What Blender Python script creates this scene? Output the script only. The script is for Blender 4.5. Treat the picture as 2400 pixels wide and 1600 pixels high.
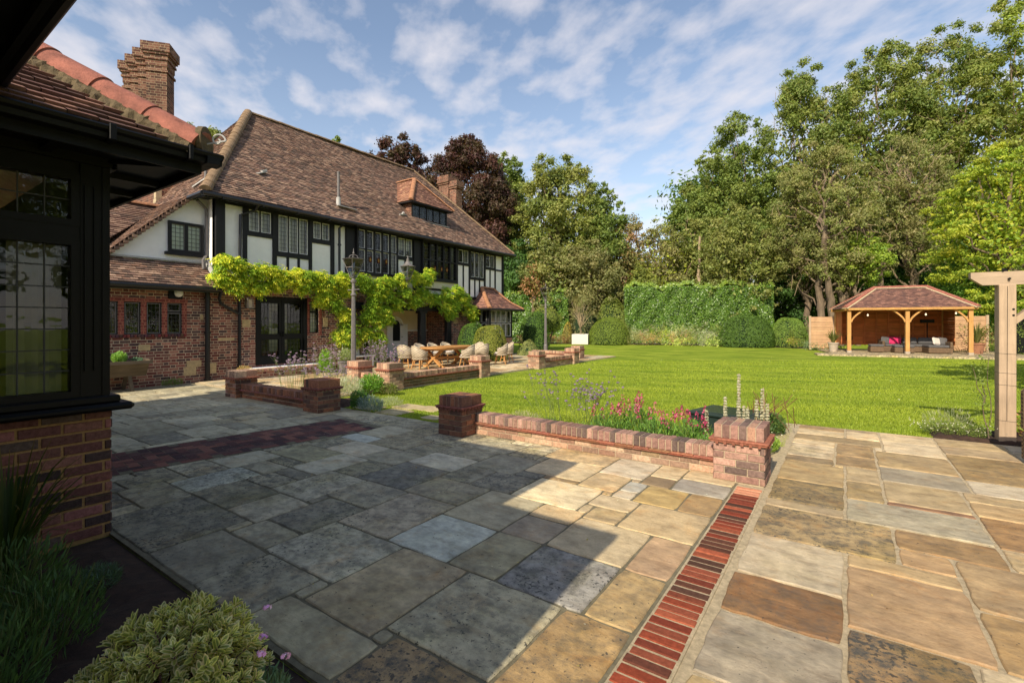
import bpy, math, random
import numpy as np
from mathutils import Vector, Matrix
R = math.radians
scene = bpy.context.scene
for o in list(bpy.data.objects): bpy.data.objects.remove(o)
col = scene.collection

# ---------------------------------------------------------------- camera, sky, sun, exposure
cam_d = bpy.data.cameras.new('camera'); cam = bpy.data.objects.new('camera', cam_d); col.objects.link(cam)
cam_d.sensor_width = 36; cam_d.lens = 16.9; cam_d.shift_y = -0.0175
cam_d.clip_start = .05; cam_d.clip_end = 2000
cam.location = (0, 0, 1.6); cam.rotation_euler = (R(90), 0, R(34.72))
scene.camera = cam
scene.view_settings.view_transform = 'Standard'; scene.view_settings.look = 'None'
scene.view_settings.exposure = 0.60; scene.view_settings.gamma = 1
SUN_EL = R(36)
world = bpy.data.worlds.new('World'); scene.world = world; world.use_nodes = True
wn = world.node_tree.nodes; wl = world.node_tree.links; wn.clear()
def N(nt, t, **k):
    n = nt.nodes.new(t)
    for a, b in k.items(): setattr(n, a, b)
    return n
def mathn(nt, op, a, b=None, c=None, clamp=False):
    n = nt.nodes.new('ShaderNodeMath'); n.operation = op; n.use_clamp = clamp
    for i, v in enumerate((a, b, c)):
        if v is None: continue
        if isinstance(v, (int, float)): n.inputs[i].default_value = v
        else: nt.links.new(v, n.inputs[i])
    return n.outputs[0]
def ramp(nt, fac, stops, interp='LINEAR'):
    n = nt.nodes.new('ShaderNodeValToRGB'); n.color_ramp.interpolation = interp
    e = n.color_ramp.elements
    while len(e) < len(stops): e.new(.5)
    for el, (p, c) in zip(e, stops):
        el.position = p; el.color = (*c, 1) if len(c) == 3 else c
    nt.links.new(fac, n.inputs[0]); return n.outputs[0]
def mixc(nt, fac, a, b, blend='MIX'):
    n = nt.nodes.new('ShaderNodeMix'); n.data_type = 'RGBA'; n.blend_type = blend
    for s, v in ((n.inputs[0], fac), (n.inputs[6], a), (n.inputs[7], b)):
        if isinstance(v, (int, float)): s.default_value = v
        elif isinstance(v, tuple): s.default_value = (*v, 1) if len(v) == 3 else v
        else: nt.links.new(v, s)
    return n.outputs[2]
def noise(nt, vec, scale, detail=4, rough=.55, dist=0.0):
    n = nt.nodes.new('ShaderNodeTexNoise'); n.inputs['Scale'].default_value = scale
    n.inputs['Detail'].default_value = detail; n.inputs['Roughness'].default_value = rough
    n.inputs['Distortion'].default_value = dist
    if vec is not None: nt.links.new(vec, n.inputs['Vector'])
    return n.outputs[0]
def mapping(nt, vec, scale=(1, 1, 1), loc=(0, 0, 0), rot=(0, 0, 0)):
    n = nt.nodes.new('ShaderNodeMapping'); n.inputs['Scale'].default_value = scale
    n.inputs['Location'].default_value = loc; n.inputs['Rotation'].default_value = rot
    nt.links.new(vec, n.inputs['Vector']); return n.outputs[0]
wt = world.node_tree
sky = N(wt, 'ShaderNodeTexSky', sky_type='NISHITA'); sky.sun_disc = False
sky.sun_elevation = SUN_EL; sky.sun_rotation = R(180); sky.air_density = 1.1; sky.dust_density = .6; sky.ozone_density = 2.0
tc = N(wt, 'ShaderNodeTexCoord')
sep = N(wt, 'ShaderNodeSeparateXYZ'); wl.new(tc.outputs['Generated'], sep.inputs[0])
zz = mathn(wt, 'ADD', mathn(wt, 'MAXIMUM', sep.outputs[2], 0.0), .12)
cmb = N(wt, 'ShaderNodeCombineXYZ')
wl.new(mathn(wt, 'DIVIDE', sep.outputs[0], zz), cmb.inputs[0]); wl.new(mathn(wt, 'DIVIDE', sep.outputs[1], zz), cmb.inputs[1])
cv = mapping(wt, cmb.outputs[0], scale=(1.0, 1.0, 1), rot=(0, 0, R(35)), loc=(1.3, 4.2, 0))
cvs = mapping(wt, cv, scale=(1.0, 1.35, 1))
n1 = noise(wt, cvs, 5.2, 6, .5, .0); n2 = noise(wt, cv, .55, 3, .5, .2)
n3 = noise(wt, cvs, 9.0, 4, .6, .2)
dens = mathn(wt, 'ADD', mathn(wt, 'ADD', mathn(wt, 'MULTIPLY', n1, .62), mathn(wt, 'MULTIPLY', n2, .66)), mathn(wt, 'MULTIPLY', n3, .12))
dens = mathn(wt, 'ADD', dens, mathn(wt, 'MULTIPLY', mathn(wt, 'SUBTRACT', .30, sep.outputs[2]), .16))
cov = ramp(wt, dens, [(.0, (0, 0, 0)), (.625, (0, 0, 0)), (.72, (.36, .36, .36)), (.82, (.66, .66, .66))])
hz = ramp(wt, sep.outputs[2], [(0.0, (.40, .40, .40)), (.22, (.12, .12, .12)), (.5, (0, 0, 0))])
shade = ramp(wt, n2, [(.3, (4.7, 4.4, 4.4)), (.75, (3.6, 3.5, 3.75))])
skyc = mixc(wt, 1.0, sky.outputs[0], (1.0, .88, .80), 'MULTIPLY')
c1 = mixc(wt, hz, skyc, (3.8, 3.95, 4.5))
c2 = mixc(wt, cov, c1, shade)
bg = N(wt, 'ShaderNodeBackground'); bg.inputs[1].default_value = .148
wl.new(c2, bg.inputs[0])
wo = N(wt, 'ShaderNodeOutputWorld'); wl.new(bg.outputs[0], wo.inputs[0])
sun_d = bpy.data.lights.new('sun', 'SUN'); sun = bpy.data.objects.new('sun', sun_d); col.objects.link(sun)
sun_d.energy = 3.9; sun_d.angle = R(.5); sun_d.color = (1.0, .89, .70)
sun.rotation_euler = Vector((-.06, math.cos(SUN_EL), -math.sin(SUN_EL))).to_track_quat('-Z', 'Y').to_euler()
sun.location = (0, -20, 30)

# ---------------------------------------------------------------- helpers
def S(r, g, b):
    f = lambda v: (v / 255 / 12.92) if v <= 10.3 else ((v / 255 + .055) / 1.055) ** 2.4
    return (f(r), f(g), f(b))
def ds(cols, f=.3, g=1.0):
    out = []
    for c in cols:
        l = .3 * c[0] + .59 * c[1] + .11 * c[2]; out.append(tuple(min(1, (v * (1 - f) + l * f) * g) for v in c))
    return out
def prop(o, label=None, cat=None, group=None, kind=None):
    if label: o['label'] = label
    if cat: o['category'] = cat
    if group: o['group'] = group
    if kind: o['kind'] = kind
    return o
def thing(name, label, cat, loc=(0, 0, 0), rz=0, group=None):
    o = bpy.data.objects.new(name, None); col.objects.link(o); o.location = loc; o.rotation_euler = (0, 0, rz)
    o.empty_display_size = .2
    return prop(o, label, cat, group)
def link_mesh(name, me, mat, parent, label):
    o = bpy.data.objects.new(name, me); col.objects.link(o)
    if mat is not None: me.materials.append(mat)
    if parent is not None: o.parent = parent
    if label: o['label'] = label
    return o
def dup(o, parent=None, **k):
    c = o.copy(); col.objects.link(c)
    if parent is not None: c.parent = parent
    for ch in list(o.children): dup(ch, c)
    return c
def v3(*a): return np.array(a, float)
class MB:
    def __init__(s): s.v = []; s.f = []; s.c = []
    def face(s, pts, c=(1, 1, 1)):
        b = len(s.v); s.v += [tuple(map(float, p)) for p in pts]; s.f.append(tuple(range(b, b + len(pts)))); s.c.append(c)
    def hexa(s, p, c=(1, 1, 1)):
        b = len(s.v); s.v += [tuple(map(float, q)) for q in p]
        for f in ((0, 3, 2, 1), (4, 5, 6, 7), (0, 1, 5, 4), (1, 2, 6, 5), (2, 3, 7, 6), (3, 0, 4, 7)):
            s.f.append(tuple(b + i for i in f)); s.c.append(c)
        return s
    def box(s, x0, x1, y0, y1, z0, z1, c=(1, 1, 1)):
        return s.hexa([(x0, y0, z0), (x1, y0, z0), (x1, y1, z0), (x0, y1, z0), (x0, y0, z1), (x1, y0, z1), (x1, y1, z1), (x0, y1, z1)], c)
    def bbox(s, x0, x1, y0, y1, z0, z1, b, c=(1, 1, 1)):
        # box with chamfered edges on all sides
        V = []
        for (x, sx) in ((x0, 1), (x1, -1)):
            for (y, sy) in ((y0, 1), (y1, -1)):
                for (z, sz) in ((z0, 1), (z1, -1)):
                    V.append((x + sx * b, y + sy * b, z)); V.append((x + sx * b, y, z + sz * b)); V.append((x, y + sy * b, z + sz * b))
        base = len(s.v); s.v += V
        I = lambda i, j, k, a: base + (i * 4 + j * 2 + k) * 3 + a
        F = []
        for k in (0, 1): F.append([I(0, 0, k, 0), I(1, 0, k, 0), I(1, 1, k, 0), I(0, 1, k, 0)][::(1 if k else -1)])
        for j in (0, 1): F.append([I(0, j, 0, 1), I(1, j, 0, 1), I(1, j, 1, 1), I(0, j, 1, 1)][::(-1 if j else 1)])
        for i in (0, 1): F.append([I(i, 0, 0, 2), I(i, 1, 0, 2), I(i, 1, 1, 2), I(i, 0, 1, 2)][::(1 if i else -1)])
        for j in (0, 1):
            for k in (0, 1): F.append([I(0, j, k, 0), I(1, j, k, 0), I(1, j, k, 1), I(0, j, k, 1)])
        for i in (0, 1):
            for k in (0, 1): F.append([I(i, 0, k, 0), I(i, 1, k, 0), I(i, 1, k, 2), I(i, 0, k, 2)])
            for j in (0, 1): F.append([I(i, j, 0, 1), I(i, j, 1, 1), I(i, j, 1, 2), I(i, j, 0, 2)])
        for i in (0, 1):
            for j in (0, 1):
                for k in (0, 1): F.append([I(i, j, k, 0), I(i, j, k, 1), I(i, j, k, 2)])
        for f in F: s.f.append(tuple(f)); s.c.append(c)
        return s
    def obox(s, o, u, n, u0, u1, n0, n1, z0, z1, c=(1, 1, 1), w=(0, 0, 1)):
        o, u, n, w = map(lambda q: np.array(q, float), (o, u, n, w))
        P = lambda a, b, d: o + u * a + n * b + w * d
        return s.hexa([P(u0, n0, z0), P(u1, n0, z0), P(u1, n1, z0), P(u0, n1, z0), P(u0, n0, z1), P(u1, n0, z1), P(u1, n1, z1), P(u0, n1, z1)], c)
    def beam(s, a, b, w, h, c=(1, 1, 1), up=(0, 0, 1)):
        a = np.array(a, float); b = np.array(b, float); d = b - a; L = np.linalg.norm(d); d /= L
        up = np.array(up, float)
        if abs(d @ up) > .98: up = np.array((1., 0, 0))
        x = np.cross(d, up); x /= np.linalg.norm(x); y = np.cross(x, d)
        return s.hexa([a - x * w / 2 - y * h / 2, a + x * w / 2 - y * h / 2, b + x * w / 2 - y * h / 2, b - x * w / 2 - y * h / 2,
                       a - x * w / 2 + y * h / 2, a + x * w / 2 + y * h / 2, b + x * w / 2 + y * h / 2, b - x * w / 2 + y * h / 2], c)
    def tube(s, pts, rad, n=8, c=(1, 1, 1), caps=True, sq=1.0):
        pts = [np.array(p, float) for p in pts]
        if isinstance(rad, (int, float)): rad = [rad] * len(pts)
        b = len(s.v); up = None
        for i, p in enumerate(pts):
            d = pts[min(i + 1, len(pts) - 1)] - pts[max(i - 1, 0)]; d = d / (np.linalg.norm(d) + 1e-9)
            if up is None:
                up = np.cross(d, (1., 0, 0)) if abs(d[0]) < .9 else np.cross(d, (0, 1., 0))
            up = up - d * (up @ d); up /= (np.linalg.norm(up) + 1e-9); sd = np.cross(d, up)
            for k in range(n):
                a = 2 * math.pi * k / n
                s.v.append(tuple(p + (up * math.cos(a) + sd * math.sin(a) * sq) * rad[i]))
        for i in range(len(pts) - 1):
            for k in range(n):
                k2 = (k + 1) % n
                s.f.append((b + i * n + k, b + i * n + k2, b + (i + 1) * n + k2, b + (i + 1) * n + k)); s.c.append(c)
        if caps:
            s.f.append(tuple(b + k for k in range(n))[::-1]); s.c.append(c)
            s.f.append(tuple(b + (len(pts) - 1) * n + k for k in range(n))); s.c.append(c)
        return s
    def lathe(s, prof, n=16, o=(0, 0, 0), c=(1, 1, 1)):
        b = len(s.v)
        for (r, z) in prof:
            for k in range(n):
                a = 2 * math.pi * k / n; s.v.append((o[0] + r * math.cos(a), o[1] + r * math.sin(a), o[2] + z))
        for i in range(len(prof) - 1):
            for k in range(n):
                k2 = (k + 1) % n
                s.f.append((b + i * n + k, b + i * n + k2, b + (i + 1) * n + k2, b + (i + 1) * n + k)); s.c.append(c)
        s.f.append(tuple(b + k for k in range(n))[::-1]); s.c.append(c)
        s.f.append(tuple(b + (len(prof) - 1) * n + k for k in range(n))); s.c.append(c)
        return s
    def prism(s, poly, d, c=(1, 1, 1)):
        p = [np.array(q, float) for q in poly]; d = np.array(d, float); n = len(p)
        s.face(p, c); s.face([q + d for q in p][::-1], c)
        for i in range(n): s.face([p[i], p[(i + 1) % n], p[(i + 1) % n] + d, p[i] + d], c)
        return s
    def build(s, name, mat, parent=None, label=None, smooth=False, bevel=0):
        me = bpy.data.meshes.new(name); me.from_pydata(s.v, [], s.f); me.update()
        ca = me.color_attributes.new('Col', 'FLOAT_COLOR', 'CORNER')
        tot = np.array([len(f) for f in s.f]); cc = np.array([(*c, 1.) if len(c) == 3 else c for c in s.c])
        ca.data.foreach_set('color', np.repeat(cc, tot, axis=0).astype(np.float32).ravel())
        o = link_mesh(name, me, mat, parent, label)
        if smooth: me.shade_smooth()
        if bevel:
            m = o.modifiers.new('bevel', 'BEVEL'); m.width = bevel; m.segments = 2; m.limit_method = 'ANGLE'
        return o
def mesh_arrays(name, V, Q, C, mat, parent=None, label=None, smooth=False):
    """V (n,3) vertices, Q (m,4) quads, C (n,3) vertex colours"""
    me = bpy.data.meshes.new(name); n = len(V); m = len(Q); k = Q.shape[1]
    me.vertices.add(n); me.vertices.foreach_set('co', V.astype(np.float32).ravel())
    me.loops.add(m * k); me.loops.foreach_set('vertex_index', Q.astype(np.int32).ravel())
    me.polygons.add(m); me.polygons.foreach_set('loop_start', (np.arange(m) * k).astype(np.int32))
    me.update(calc_edges=True)
    ca = me.color_attributes.new('Col', 'FLOAT_COLOR', 'POINT')
    ca.data.foreach_set('color', np.concatenate([C, np.ones((n, 1))], 1).astype(np.float32).ravel())
    if smooth: me.shade_smooth()
    return link_mesh(name, me, mat, parent, label)

# ---------------------------------------------------------------- materials
def new_mat(name):
    m = bpy.data.materials.new(name); m.use_nodes = True; nt = m.node_tree
    return m, nt, nt.nodes['Principled BSDF']
def bump(nt, h, bs, strength=.3, dist=.01):
    b = nt.nodes.new('ShaderNodeBump'); b.inputs['Strength'].default_value = strength; b.inputs['Distance'].default_value = dist
    nt.links.new(h, b.inputs['Height']); nt.links.new(b.outputs[0], bs.inputs['Normal'])
def pos(nt): return N(nt, 'ShaderNodeNewGeometry').outputs['Position']
def objc(nt): return N(nt, 'ShaderNodeTexCoord').outputs['Object']
def attr(nt): return N(nt, 'ShaderNodeAttribute', attribute_name='Col').outputs['Color']
def plain(name, c, rough=.6, var=.25, scale=6, bmp=0, metal=0, spec=.5, use_attr=False, vec='pos', stretch=(1, 1, 1), detail=5):
    m, nt, bs = new_mat(name)
    v = pos(nt) if vec == 'pos' else objc(nt)
    v = mapping(nt, v, scale=stretch)
    n_ = noise(nt, v, scale, detail, .65)
    lo = tuple(x * (1 - var) for x in c); hi = tuple(min(1, x * (1 + var)) for x in c)
    cc = ramp(nt, n_, [(.3, lo), (.7, hi)])
    if use_attr: cc = mixc(nt, 1.0, cc, attr(nt), 'MULTIPLY')
    nt.links.new(cc, bs.inputs['Base Color'])
    bs.inputs['Roughness'].default_value = rough; bs.inputs['Metallic'].default_value = metal
    bs.inputs['Specular IOR Level'].default_value = spec
    if bmp: bump(nt, noise(nt, v, scale * 6, 5, .7), bs, bmp, .01)
    return m
def brick_mat(name, cols, mortar, L=.34, H=.0745, j=.011, scale_rot=0.0, stain=.3, local=False):
    """bond of stretchers and headers on any vertical wall, from the surface position"""
    m, nt, bs = new_mat(name); g = N(nt, 'ShaderNodeNewGeometry')
    P = N(nt, 'ShaderNodeSeparateXYZ')
    src = objc(nt) if local else g.outputs['Position']
    nt.links.new(src, P.inputs[0])
    wob = noise(nt, src, 3.0, 3)
    if local:
        nn = N(nt, 'ShaderNodeTexCoord').outputs['Normal']
    else: nn = g.outputs['Normal']
    Nn = N(nt, 'ShaderNodeSeparateXYZ'); nt.links.new(nn, Nn.inputs[0])
    ax = mathn(nt, 'GREATER_THAN', mathn(nt, 'ABSOLUTE', Nn.outputs[0]), .7)
    u = mathn(nt, 'ADD', mathn(nt, 'MULTIPLY', P.outputs[1], ax), mathn(nt, 'MULTIPLY', P.outputs[0], mathn(nt, 'SUBTRACT', 1.0, ax)))
    u = mathn(nt, 'ADD', u, 100.0)
    vz = mathn(nt, 'ADD', P.outputs[2], mathn(nt, 'MULTIPLY', wob, .012))
    rz = mathn(nt, 'DIVIDE', vz, H); row = mathn(nt, 'FLOOR', rz); fz = mathn(nt, 'FRACT', rz)
    off = mathn(nt, 'MULTIPLY', mathn(nt, 'MODULO', mathn(nt, 'ADD', row, 1000.0), 2.0), .5)
    rowr = N(nt, 'ShaderNodeTexWhiteNoise', noise_dimensions='1D'); nt.links.new(row, rowr.inputs['W'])
    uu = mathn(nt, 'ADD', mathn(nt, 'ADD', mathn(nt, 'DIVIDE', u, L), off), mathn(nt, 'MULTIPLY', rowr.outputs[0], .12))
    cu = mathn(nt, 'FLOOR', uu); fu = mathn(nt, 'FRACT', uu)
    head = mathn(nt, 'GREATER_THAN', fu, .66)
    jl = j / L
    d1 = mathn(nt, 'MINIMUM', mathn(nt, 'ABSOLUTE', mathn(nt, 'SUBTRACT', fu, .66)), mathn(nt, 'MINIMUM', fu, mathn(nt, 'SUBTRACT', 1.0, fu)))
    d1 = mathn(nt, 'MULTIPLY', d1, L)
    d2 = mathn(nt, 'MULTIPLY', mathn(nt, 'MINIMUM', fz, mathn(nt, 'SUBTRACT', 1.0, fz)), H)
    d = mathn(nt, 'MINIMUM', d1, d2)
    d = mathn(nt, 'ADD', d, mathn(nt, 'MULTIPLY', mathn(nt, 'SUBTRACT', noise(nt, src, 60, 2), .5), .006))
    mask = N(nt, 'ShaderNodeMapRange'); nt.links.new(d, mask.inputs[0])
    mask.inputs[1].default_value = j * .35; mask.inputs[2].default_value = j * .62
    idv = N(nt, 'ShaderNodeCombineXYZ'); nt.links.new(cu, idv.inputs[0]); nt.links.new(row, idv.inputs[1]); nt.links.new(head, idv.inputs[2])
    wnz = N(nt, 'ShaderNodeTexWhiteNoise', noise_dimensions='3D'); nt.links.new(idv.outputs[0], wnz.inputs['Vector'])
    k = len(cols)
    bc = ramp(nt, wnz.outputs[0], [(i / k, c) for i, c in enumerate(cols)], 'CONSTANT')
    mt = ramp(nt, noise(nt, src, 25, 5, .7), [(.25, (.62, .62, .62)), (.75, (1.2, 1.2, 1.2))])
    bc = mixc(nt, 1.0, bc, mt, 'MULTIPLY')
    mo = mixc(nt, 1.0, mortar, mt, 'MULTIPLY')
    cc = mixc(nt, mask.outputs[0], mo, bc)
    st = ramp(nt, noise(nt, mapping(nt, src, scale=(1, 1, .5)), 1.3, 4, .6), [(.35, (1 - stain,) * 3), (.65, (1, 1, 1))])
    cc = mixc(nt, 1.0, cc, st, 'MULTIPLY')
    nt.links.new(cc, bs.inputs['Base Color']); bs.inputs['Roughness'].default_value = .9; bs.inputs['Specular IOR Level'].default_value = .2
    hh = mathn(nt, 'ADD', mask.outputs[0], mathn(nt, 'MULTIPLY', noise(nt, src, 45, 4), .5))
    bump(nt, hh, bs, .6, .008)
    return m
def leaf_mat(name, trans=.35, rough=.5, gloss=.25, tint=(1, 1, 1)):
    m, nt, bs = new_mat(name)
    c = mixc(nt, 1.0, attr(nt), tint, 'MULTIPLY')
    oi = N(nt, 'ShaderNodeObjectInfo')
    nt.links.new(c, bs.inputs['Base Color']); bs.inputs['Roughness'].default_value = rough
    bs.inputs['Specular IOR Level'].default_value = gloss
    tr = N(nt, 'ShaderNodeBsdfTranslucent')
    nt.links.new(mixc(nt, 1.0, c, (1.35, 1.25, .45), 'MULTIPLY'), tr.inputs[0])
    mx = N(nt, 'ShaderNodeMixShader'); mx.inputs[0].default_value = trans
    nt.links.new(bs.outputs[0], mx.inputs[1]); nt.links.new(tr.outputs[0], mx.inputs[2])
    nt.links.new(mx.outputs[0], nt.nodes['Material Output'].inputs[0])
    return m
def attr_mat(name, rough=.85, var=.3, scale=18, bmp=.5, spec=.25, dist=.006, stretch=(1, 1, 1), extra=None):
    m, nt, bs = new_mat(name); v = mapping(nt, pos(nt), scale=stretch)
    n_ = ramp(nt, noise(nt, v, scale, 6, .7), [(.28, (1 - var,) * 3), (.72, (1 + var,) * 3)])
    c = mixc(nt, 1.0, attr(nt), n_, 'MULTIPLY')
    if extra: c = extra(nt, c, v)
    nt.links.new(c, bs.inputs['Base Color']); bs.inputs['Roughness'].default_value = rough; bs.inputs['Specular IOR Level'].default_value = spec
    bump(nt, noise(nt, v, scale * 1.6, 6, .7), bs, bmp, dist)
    return m
def flag_mat(name):
    # riven sandstone: colour per slab, mottling, rust bloom, black lichen and algae where the slab's dirt value (alpha) is high
    m, nt, bs = new_mat(name); P = pos(nt)
    at = N(nt, 'ShaderNodeAttribute', attribute_name='Col'); c = at.outputs['Color']; dirt = at.outputs['Alpha']
    big = noise(nt, P, 1.7, 5, .6, .3); med = noise(nt, mapping(nt, P, scale=(1, 1.5, 1), rot=(0, 0, .5)), 5.5, 9, .72, .15); fine = noise(nt, P, 60, 6, .8); lay = noise(nt, mapping(nt, P, scale=(1, 3.2, 1), rot=(0, 0, .9)), 3.2, 7, .7, .3)
    c = mixc(nt, 1.0, c, ramp(nt, big, [(.3, (.76, .76, .78)), (.7, (1.16, 1.14, 1.08))]), 'MULTIPLY')
    c = mixc(nt, 1.0, c, ramp(nt, med, [(.28, (.58, .55, .52)), (.46, (.92, .90, .88)), (.58, (1.06, 1.05, 1.03)), (.74, (1.28, 1.26, 1.22))]), 'MULTIPLY')
    c = mixc(nt, 1.0, c, ramp(nt, lay, [(.32, (.80, .76, .72)), (.5, (1, 1, 1)), (.7, (1.12, 1.1, 1.08))]), 'MULTIPLY')
    c = mixc(nt, 1.0, c, ramp(nt, fine, [(.25, (.70, .70, .70)), (.75, (1.22, 1.22, 1.22))]), 'MULTIPLY')
    rust = ramp(nt, noise(nt, P, 3.0, 8, .72, .5), [(.54, (0, 0, 0)), (.72, (.6, .6, .6))])
    c = mixc(nt, rust, c, mixc(nt, 1.0, c, (1.0, .70, .42), 'MULTIPLY'))
    region = ramp(nt, noise(nt, P, 2.6, 6, .7), [(.38, (0, 0, 0)), (.62, (1, 1, 1))])
    sp = noise(nt, P, 36, 4, .6)
    thr = mathn(nt, 'SUBTRACT', .72, mathn(nt, 'MULTIPLY', dirt, mathn(nt, 'ADD', mathn(nt, 'MULTIPLY', region, .15), .08)))
    sm = mathn(nt, 'MULTIPLY', mathn(nt, 'SUBTRACT', sp, thr), 22.0, clamp=True)
    c = mixc(nt, mathn(nt, 'MULTIPLY', sm, .82), c, (.034, .035, .034))
    gn = noise(nt, P, 7.5, 12, .86)
    grime = mathn(nt, 'MULTIPLY', ramp(nt, gn, [(.47, (0, 0, 0)), (.56, (1, 1, 1))]), mathn(nt, 'MULTIPLY', dirt, .85), clamp=True)
    c = mixc(nt, grime, c, (.075, .075, .068))
    alg = mathn(nt, 'MULTIPLY', ramp(nt, noise(nt, P, 1.9, 6, .7), [(.48, (0, 0, 0)), (.68, (1, 1, 1))]), mathn(nt, 'MULTIPLY', dirt, .7), clamp=True)
    c = mixc(nt, alg, c, mixc(nt, 1.0, c, (.86, .84, .50), 'MULTIPLY'))
    nt.links.new(c, bs.inputs['Base Color']); bs.inputs['Roughness'].default_value = .75; bs.inputs['Specular IOR Level'].default_value = .3
    h = mathn(nt, 'ADD', mathn(nt, 'MULTIPLY', med, 1.0), mathn(nt, 'ADD', mathn(nt, 'MULTIPLY', fine, .16), mathn(nt, 'MULTIPLY', lay, .7)))
    bump(nt, h, bs, .6, .016)
    return m
def wood_mat(name, c, rough=.7, var=.35, axis=2, bmp=.3, local=True, use_attr=False):
    m, nt, bs = new_mat(name); sc = [26, 26, 26]; sc[axis] = 1.6
    v = objc(nt) if local else pos(nt)
    g = noise(nt, mapping(nt, v, scale=tuple(sc)), 1.0, 6, .65, .5)
    g2 = noise(nt, v, 2.5, 3)
    cc = ramp(nt, g, [(.28, tuple(x * (1 - var) for x in c)), (.55, c), (.75, tuple(min(1, x * (1 + var * .6)) for x in c))])
    cc = mixc(nt, 1.0, cc, ramp(nt, g2, [(.3, (.82, .82, .82)), (.7, (1.1, 1.1, 1.1))]), 'MULTIPLY')
    if use_attr: cc = mixc(nt, 1.0, cc, attr(nt), 'MULTIPLY')
    nt.links.new(cc, bs.inputs['Base Color']); bs.inputs['Roughness'].default_value = rough; bs.inputs['Specular IOR Level'].default_value = .3
    bump(nt, g, bs, bmp, .006); return m
def glass_mat(name, tint=(.9, .95, .92), refl=1.6):
    m, nt, bs = new_mat(name); nt.nodes.remove(bs)
    t = N(nt, 'ShaderNodeBsdfTransparent'); t.inputs[0].default_value = (*tint, 1)
    g = N(nt, 'ShaderNodeBsdfGlossy'); g.inputs['Roughness'].default_value = .02
    fr = N(nt, 'ShaderNodeFresnel'); fr.inputs[0].default_value = 1.5
    b = N(nt, 'ShaderNodeBump'); b.inputs['Strength'].default_value = .12; b.inputs['Distance'].default_value = .02
    nt.links.new(noise(nt, pos(nt), 6, 2), b.inputs['Height']); nt.links.new(b.outputs[0], g.inputs['Normal'])
    mx = N(nt, 'ShaderNodeMixShader'); nt.links.new(mathn(nt, 'MULTIPLY', fr.outputs[0], refl, clamp=True), mx.inputs[0])
    nt.links.new(t.outputs[0], mx.inputs[1]); nt.links.new(g.outputs[0], mx.inputs[2]); nt.links.new(mx.outputs[0], nt.nodes['Material Output'].inputs[0])
    return m
M = {}
BR = [S(126, 62, 48), S(112, 52, 42), S(96, 52, 44), S(140, 74, 54), S(84, 56, 54), S(120, 76, 58), S(104, 44, 38), S(72, 50, 50), S(132, 84, 62), S(150, 92, 66), S(110, 62, 50), S(92, 64, 56)]
BR = ds(BR, .30, 1.75)
M['brick'] = brick_mat('brick_wall', BR, S(214, 194, 164), j=.013, stain=.2)
M['brick_light'] = brick_mat('brick_chimney', ds([S(150, 82, 56), S(136, 72, 52), S(120, 66, 50), S(164, 98, 66), S(110, 66, 54), S(144, 90, 64)], .3), S(190, 166, 136), stain=.4)
M['brick_red'] = brick_mat('brick_red', ds([S(150, 62, 50), S(134, 56, 46), S(160, 76, 58)], .25, 1.1), S(186, 130, 104), L=.23, stain=.15)
M['render'] = plain('white_render', S(242, 240, 236), .85, .06, 3, .12)
M['black_wood'] = wood_mat('black_timber', S(32, 32, 35), .6, .3, 2, .25, local=False)
M['black_paint'] = plain('black_paint', S(24, 24, 26), .35, .25, 9, .06)
M['near_black'] = plain('black_gloss_timber', S(9, 9, 9), .5, .3, 12, .10, spec=.25)
M['lantern_glass'] = glass_mat('lantern_glass', (.97, .98, .97), .8)
M['grey_metal'] = plain('grey_metal', S(112, 107, 105), .5, .2, 14, .1)
M['white_paint'] = plain('white_paint', S(232, 231, 226), .55, .04, 4, .03)
M['lead'] = plain('lead_came', S(60, 62, 62), .6, .2, 20)
M['lead_flash'] = plain('lead_flashing', S(178, 176, 172), .6, .2, 9, .2)
M['glass'] = glass_mat('window_glass')
M['glass_near'] = glass_mat('near_window_glass', refl=1.5)
M['curtain'] = plain('curtain_cloth', S(222, 214, 196), .9, .12, 3)
M['curtain_dim'] = plain('dim_curtain', S(128, 124, 112), .9, .2, 3)
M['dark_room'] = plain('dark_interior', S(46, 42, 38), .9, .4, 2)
M['tile'] = attr_mat('clay_tiles', .9, .3, 14, .5)
M['ridge'] = plain('mossy_ridge_tile', S(132, 108, 82), .95, .35, 8, .5)
M['red_ridge'] = plain('red_hip_tile', S(150, 92, 76), .85, .42, 9, .6, detail=9)
M['moss'] = plain('mossy_mortar', S(98, 84, 60), .95, .4, 25, .8)
M['orange_tile'] = plain('orange_ridge_tile', S(164, 116, 84), .9, .25, 9, .4)
M['flag'] = flag_mat('sandstone_flags')
M['joint_dark'] = plain('dark_joint', S(112, 104, 82), .95, .35, 14, .6)
M['joint_pale'] = plain('pale_mortar', S(184, 166, 134), .95, .32, 30, .9, detail=9)
M['paver'] = attr_mat('clay_pavers', .92, .34, 34, .7, spec=.15)
M['wallbrick'] = attr_mat('garden_brick', .92, .42, 34, .9, spec=.15)
M['mortar'] = plain('mortar', S(176, 158, 132), .95, .2, 30, .5)
M['soil'] = plain('soil', S(58, 40, 30), .97, .5, 16, 1.0)
M['leaf'] = leaf_mat('foliage', .34)
M['leaf_gloss'] = leaf_mat('glossy_foliage', .25, .35, .5)
M['petal'] = leaf_mat('petals', .3, .6, .2)
M['bark'] = plain('bark', S(112, 96, 78), .95, .4, 7, 1.0, stretch=(1, 1, .35))
M['bark_dark'] = plain('dark_bark', S(70, 58, 46), .95, .4, 7, 1.0, stretch=(1, 1, .35))
M['stem'] = plain('green_stem', S(96, 110, 56), .7, .2, 20)
M['oak'] = wood_mat('fresh_oak', S(196, 146, 86), .7, .25)
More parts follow.
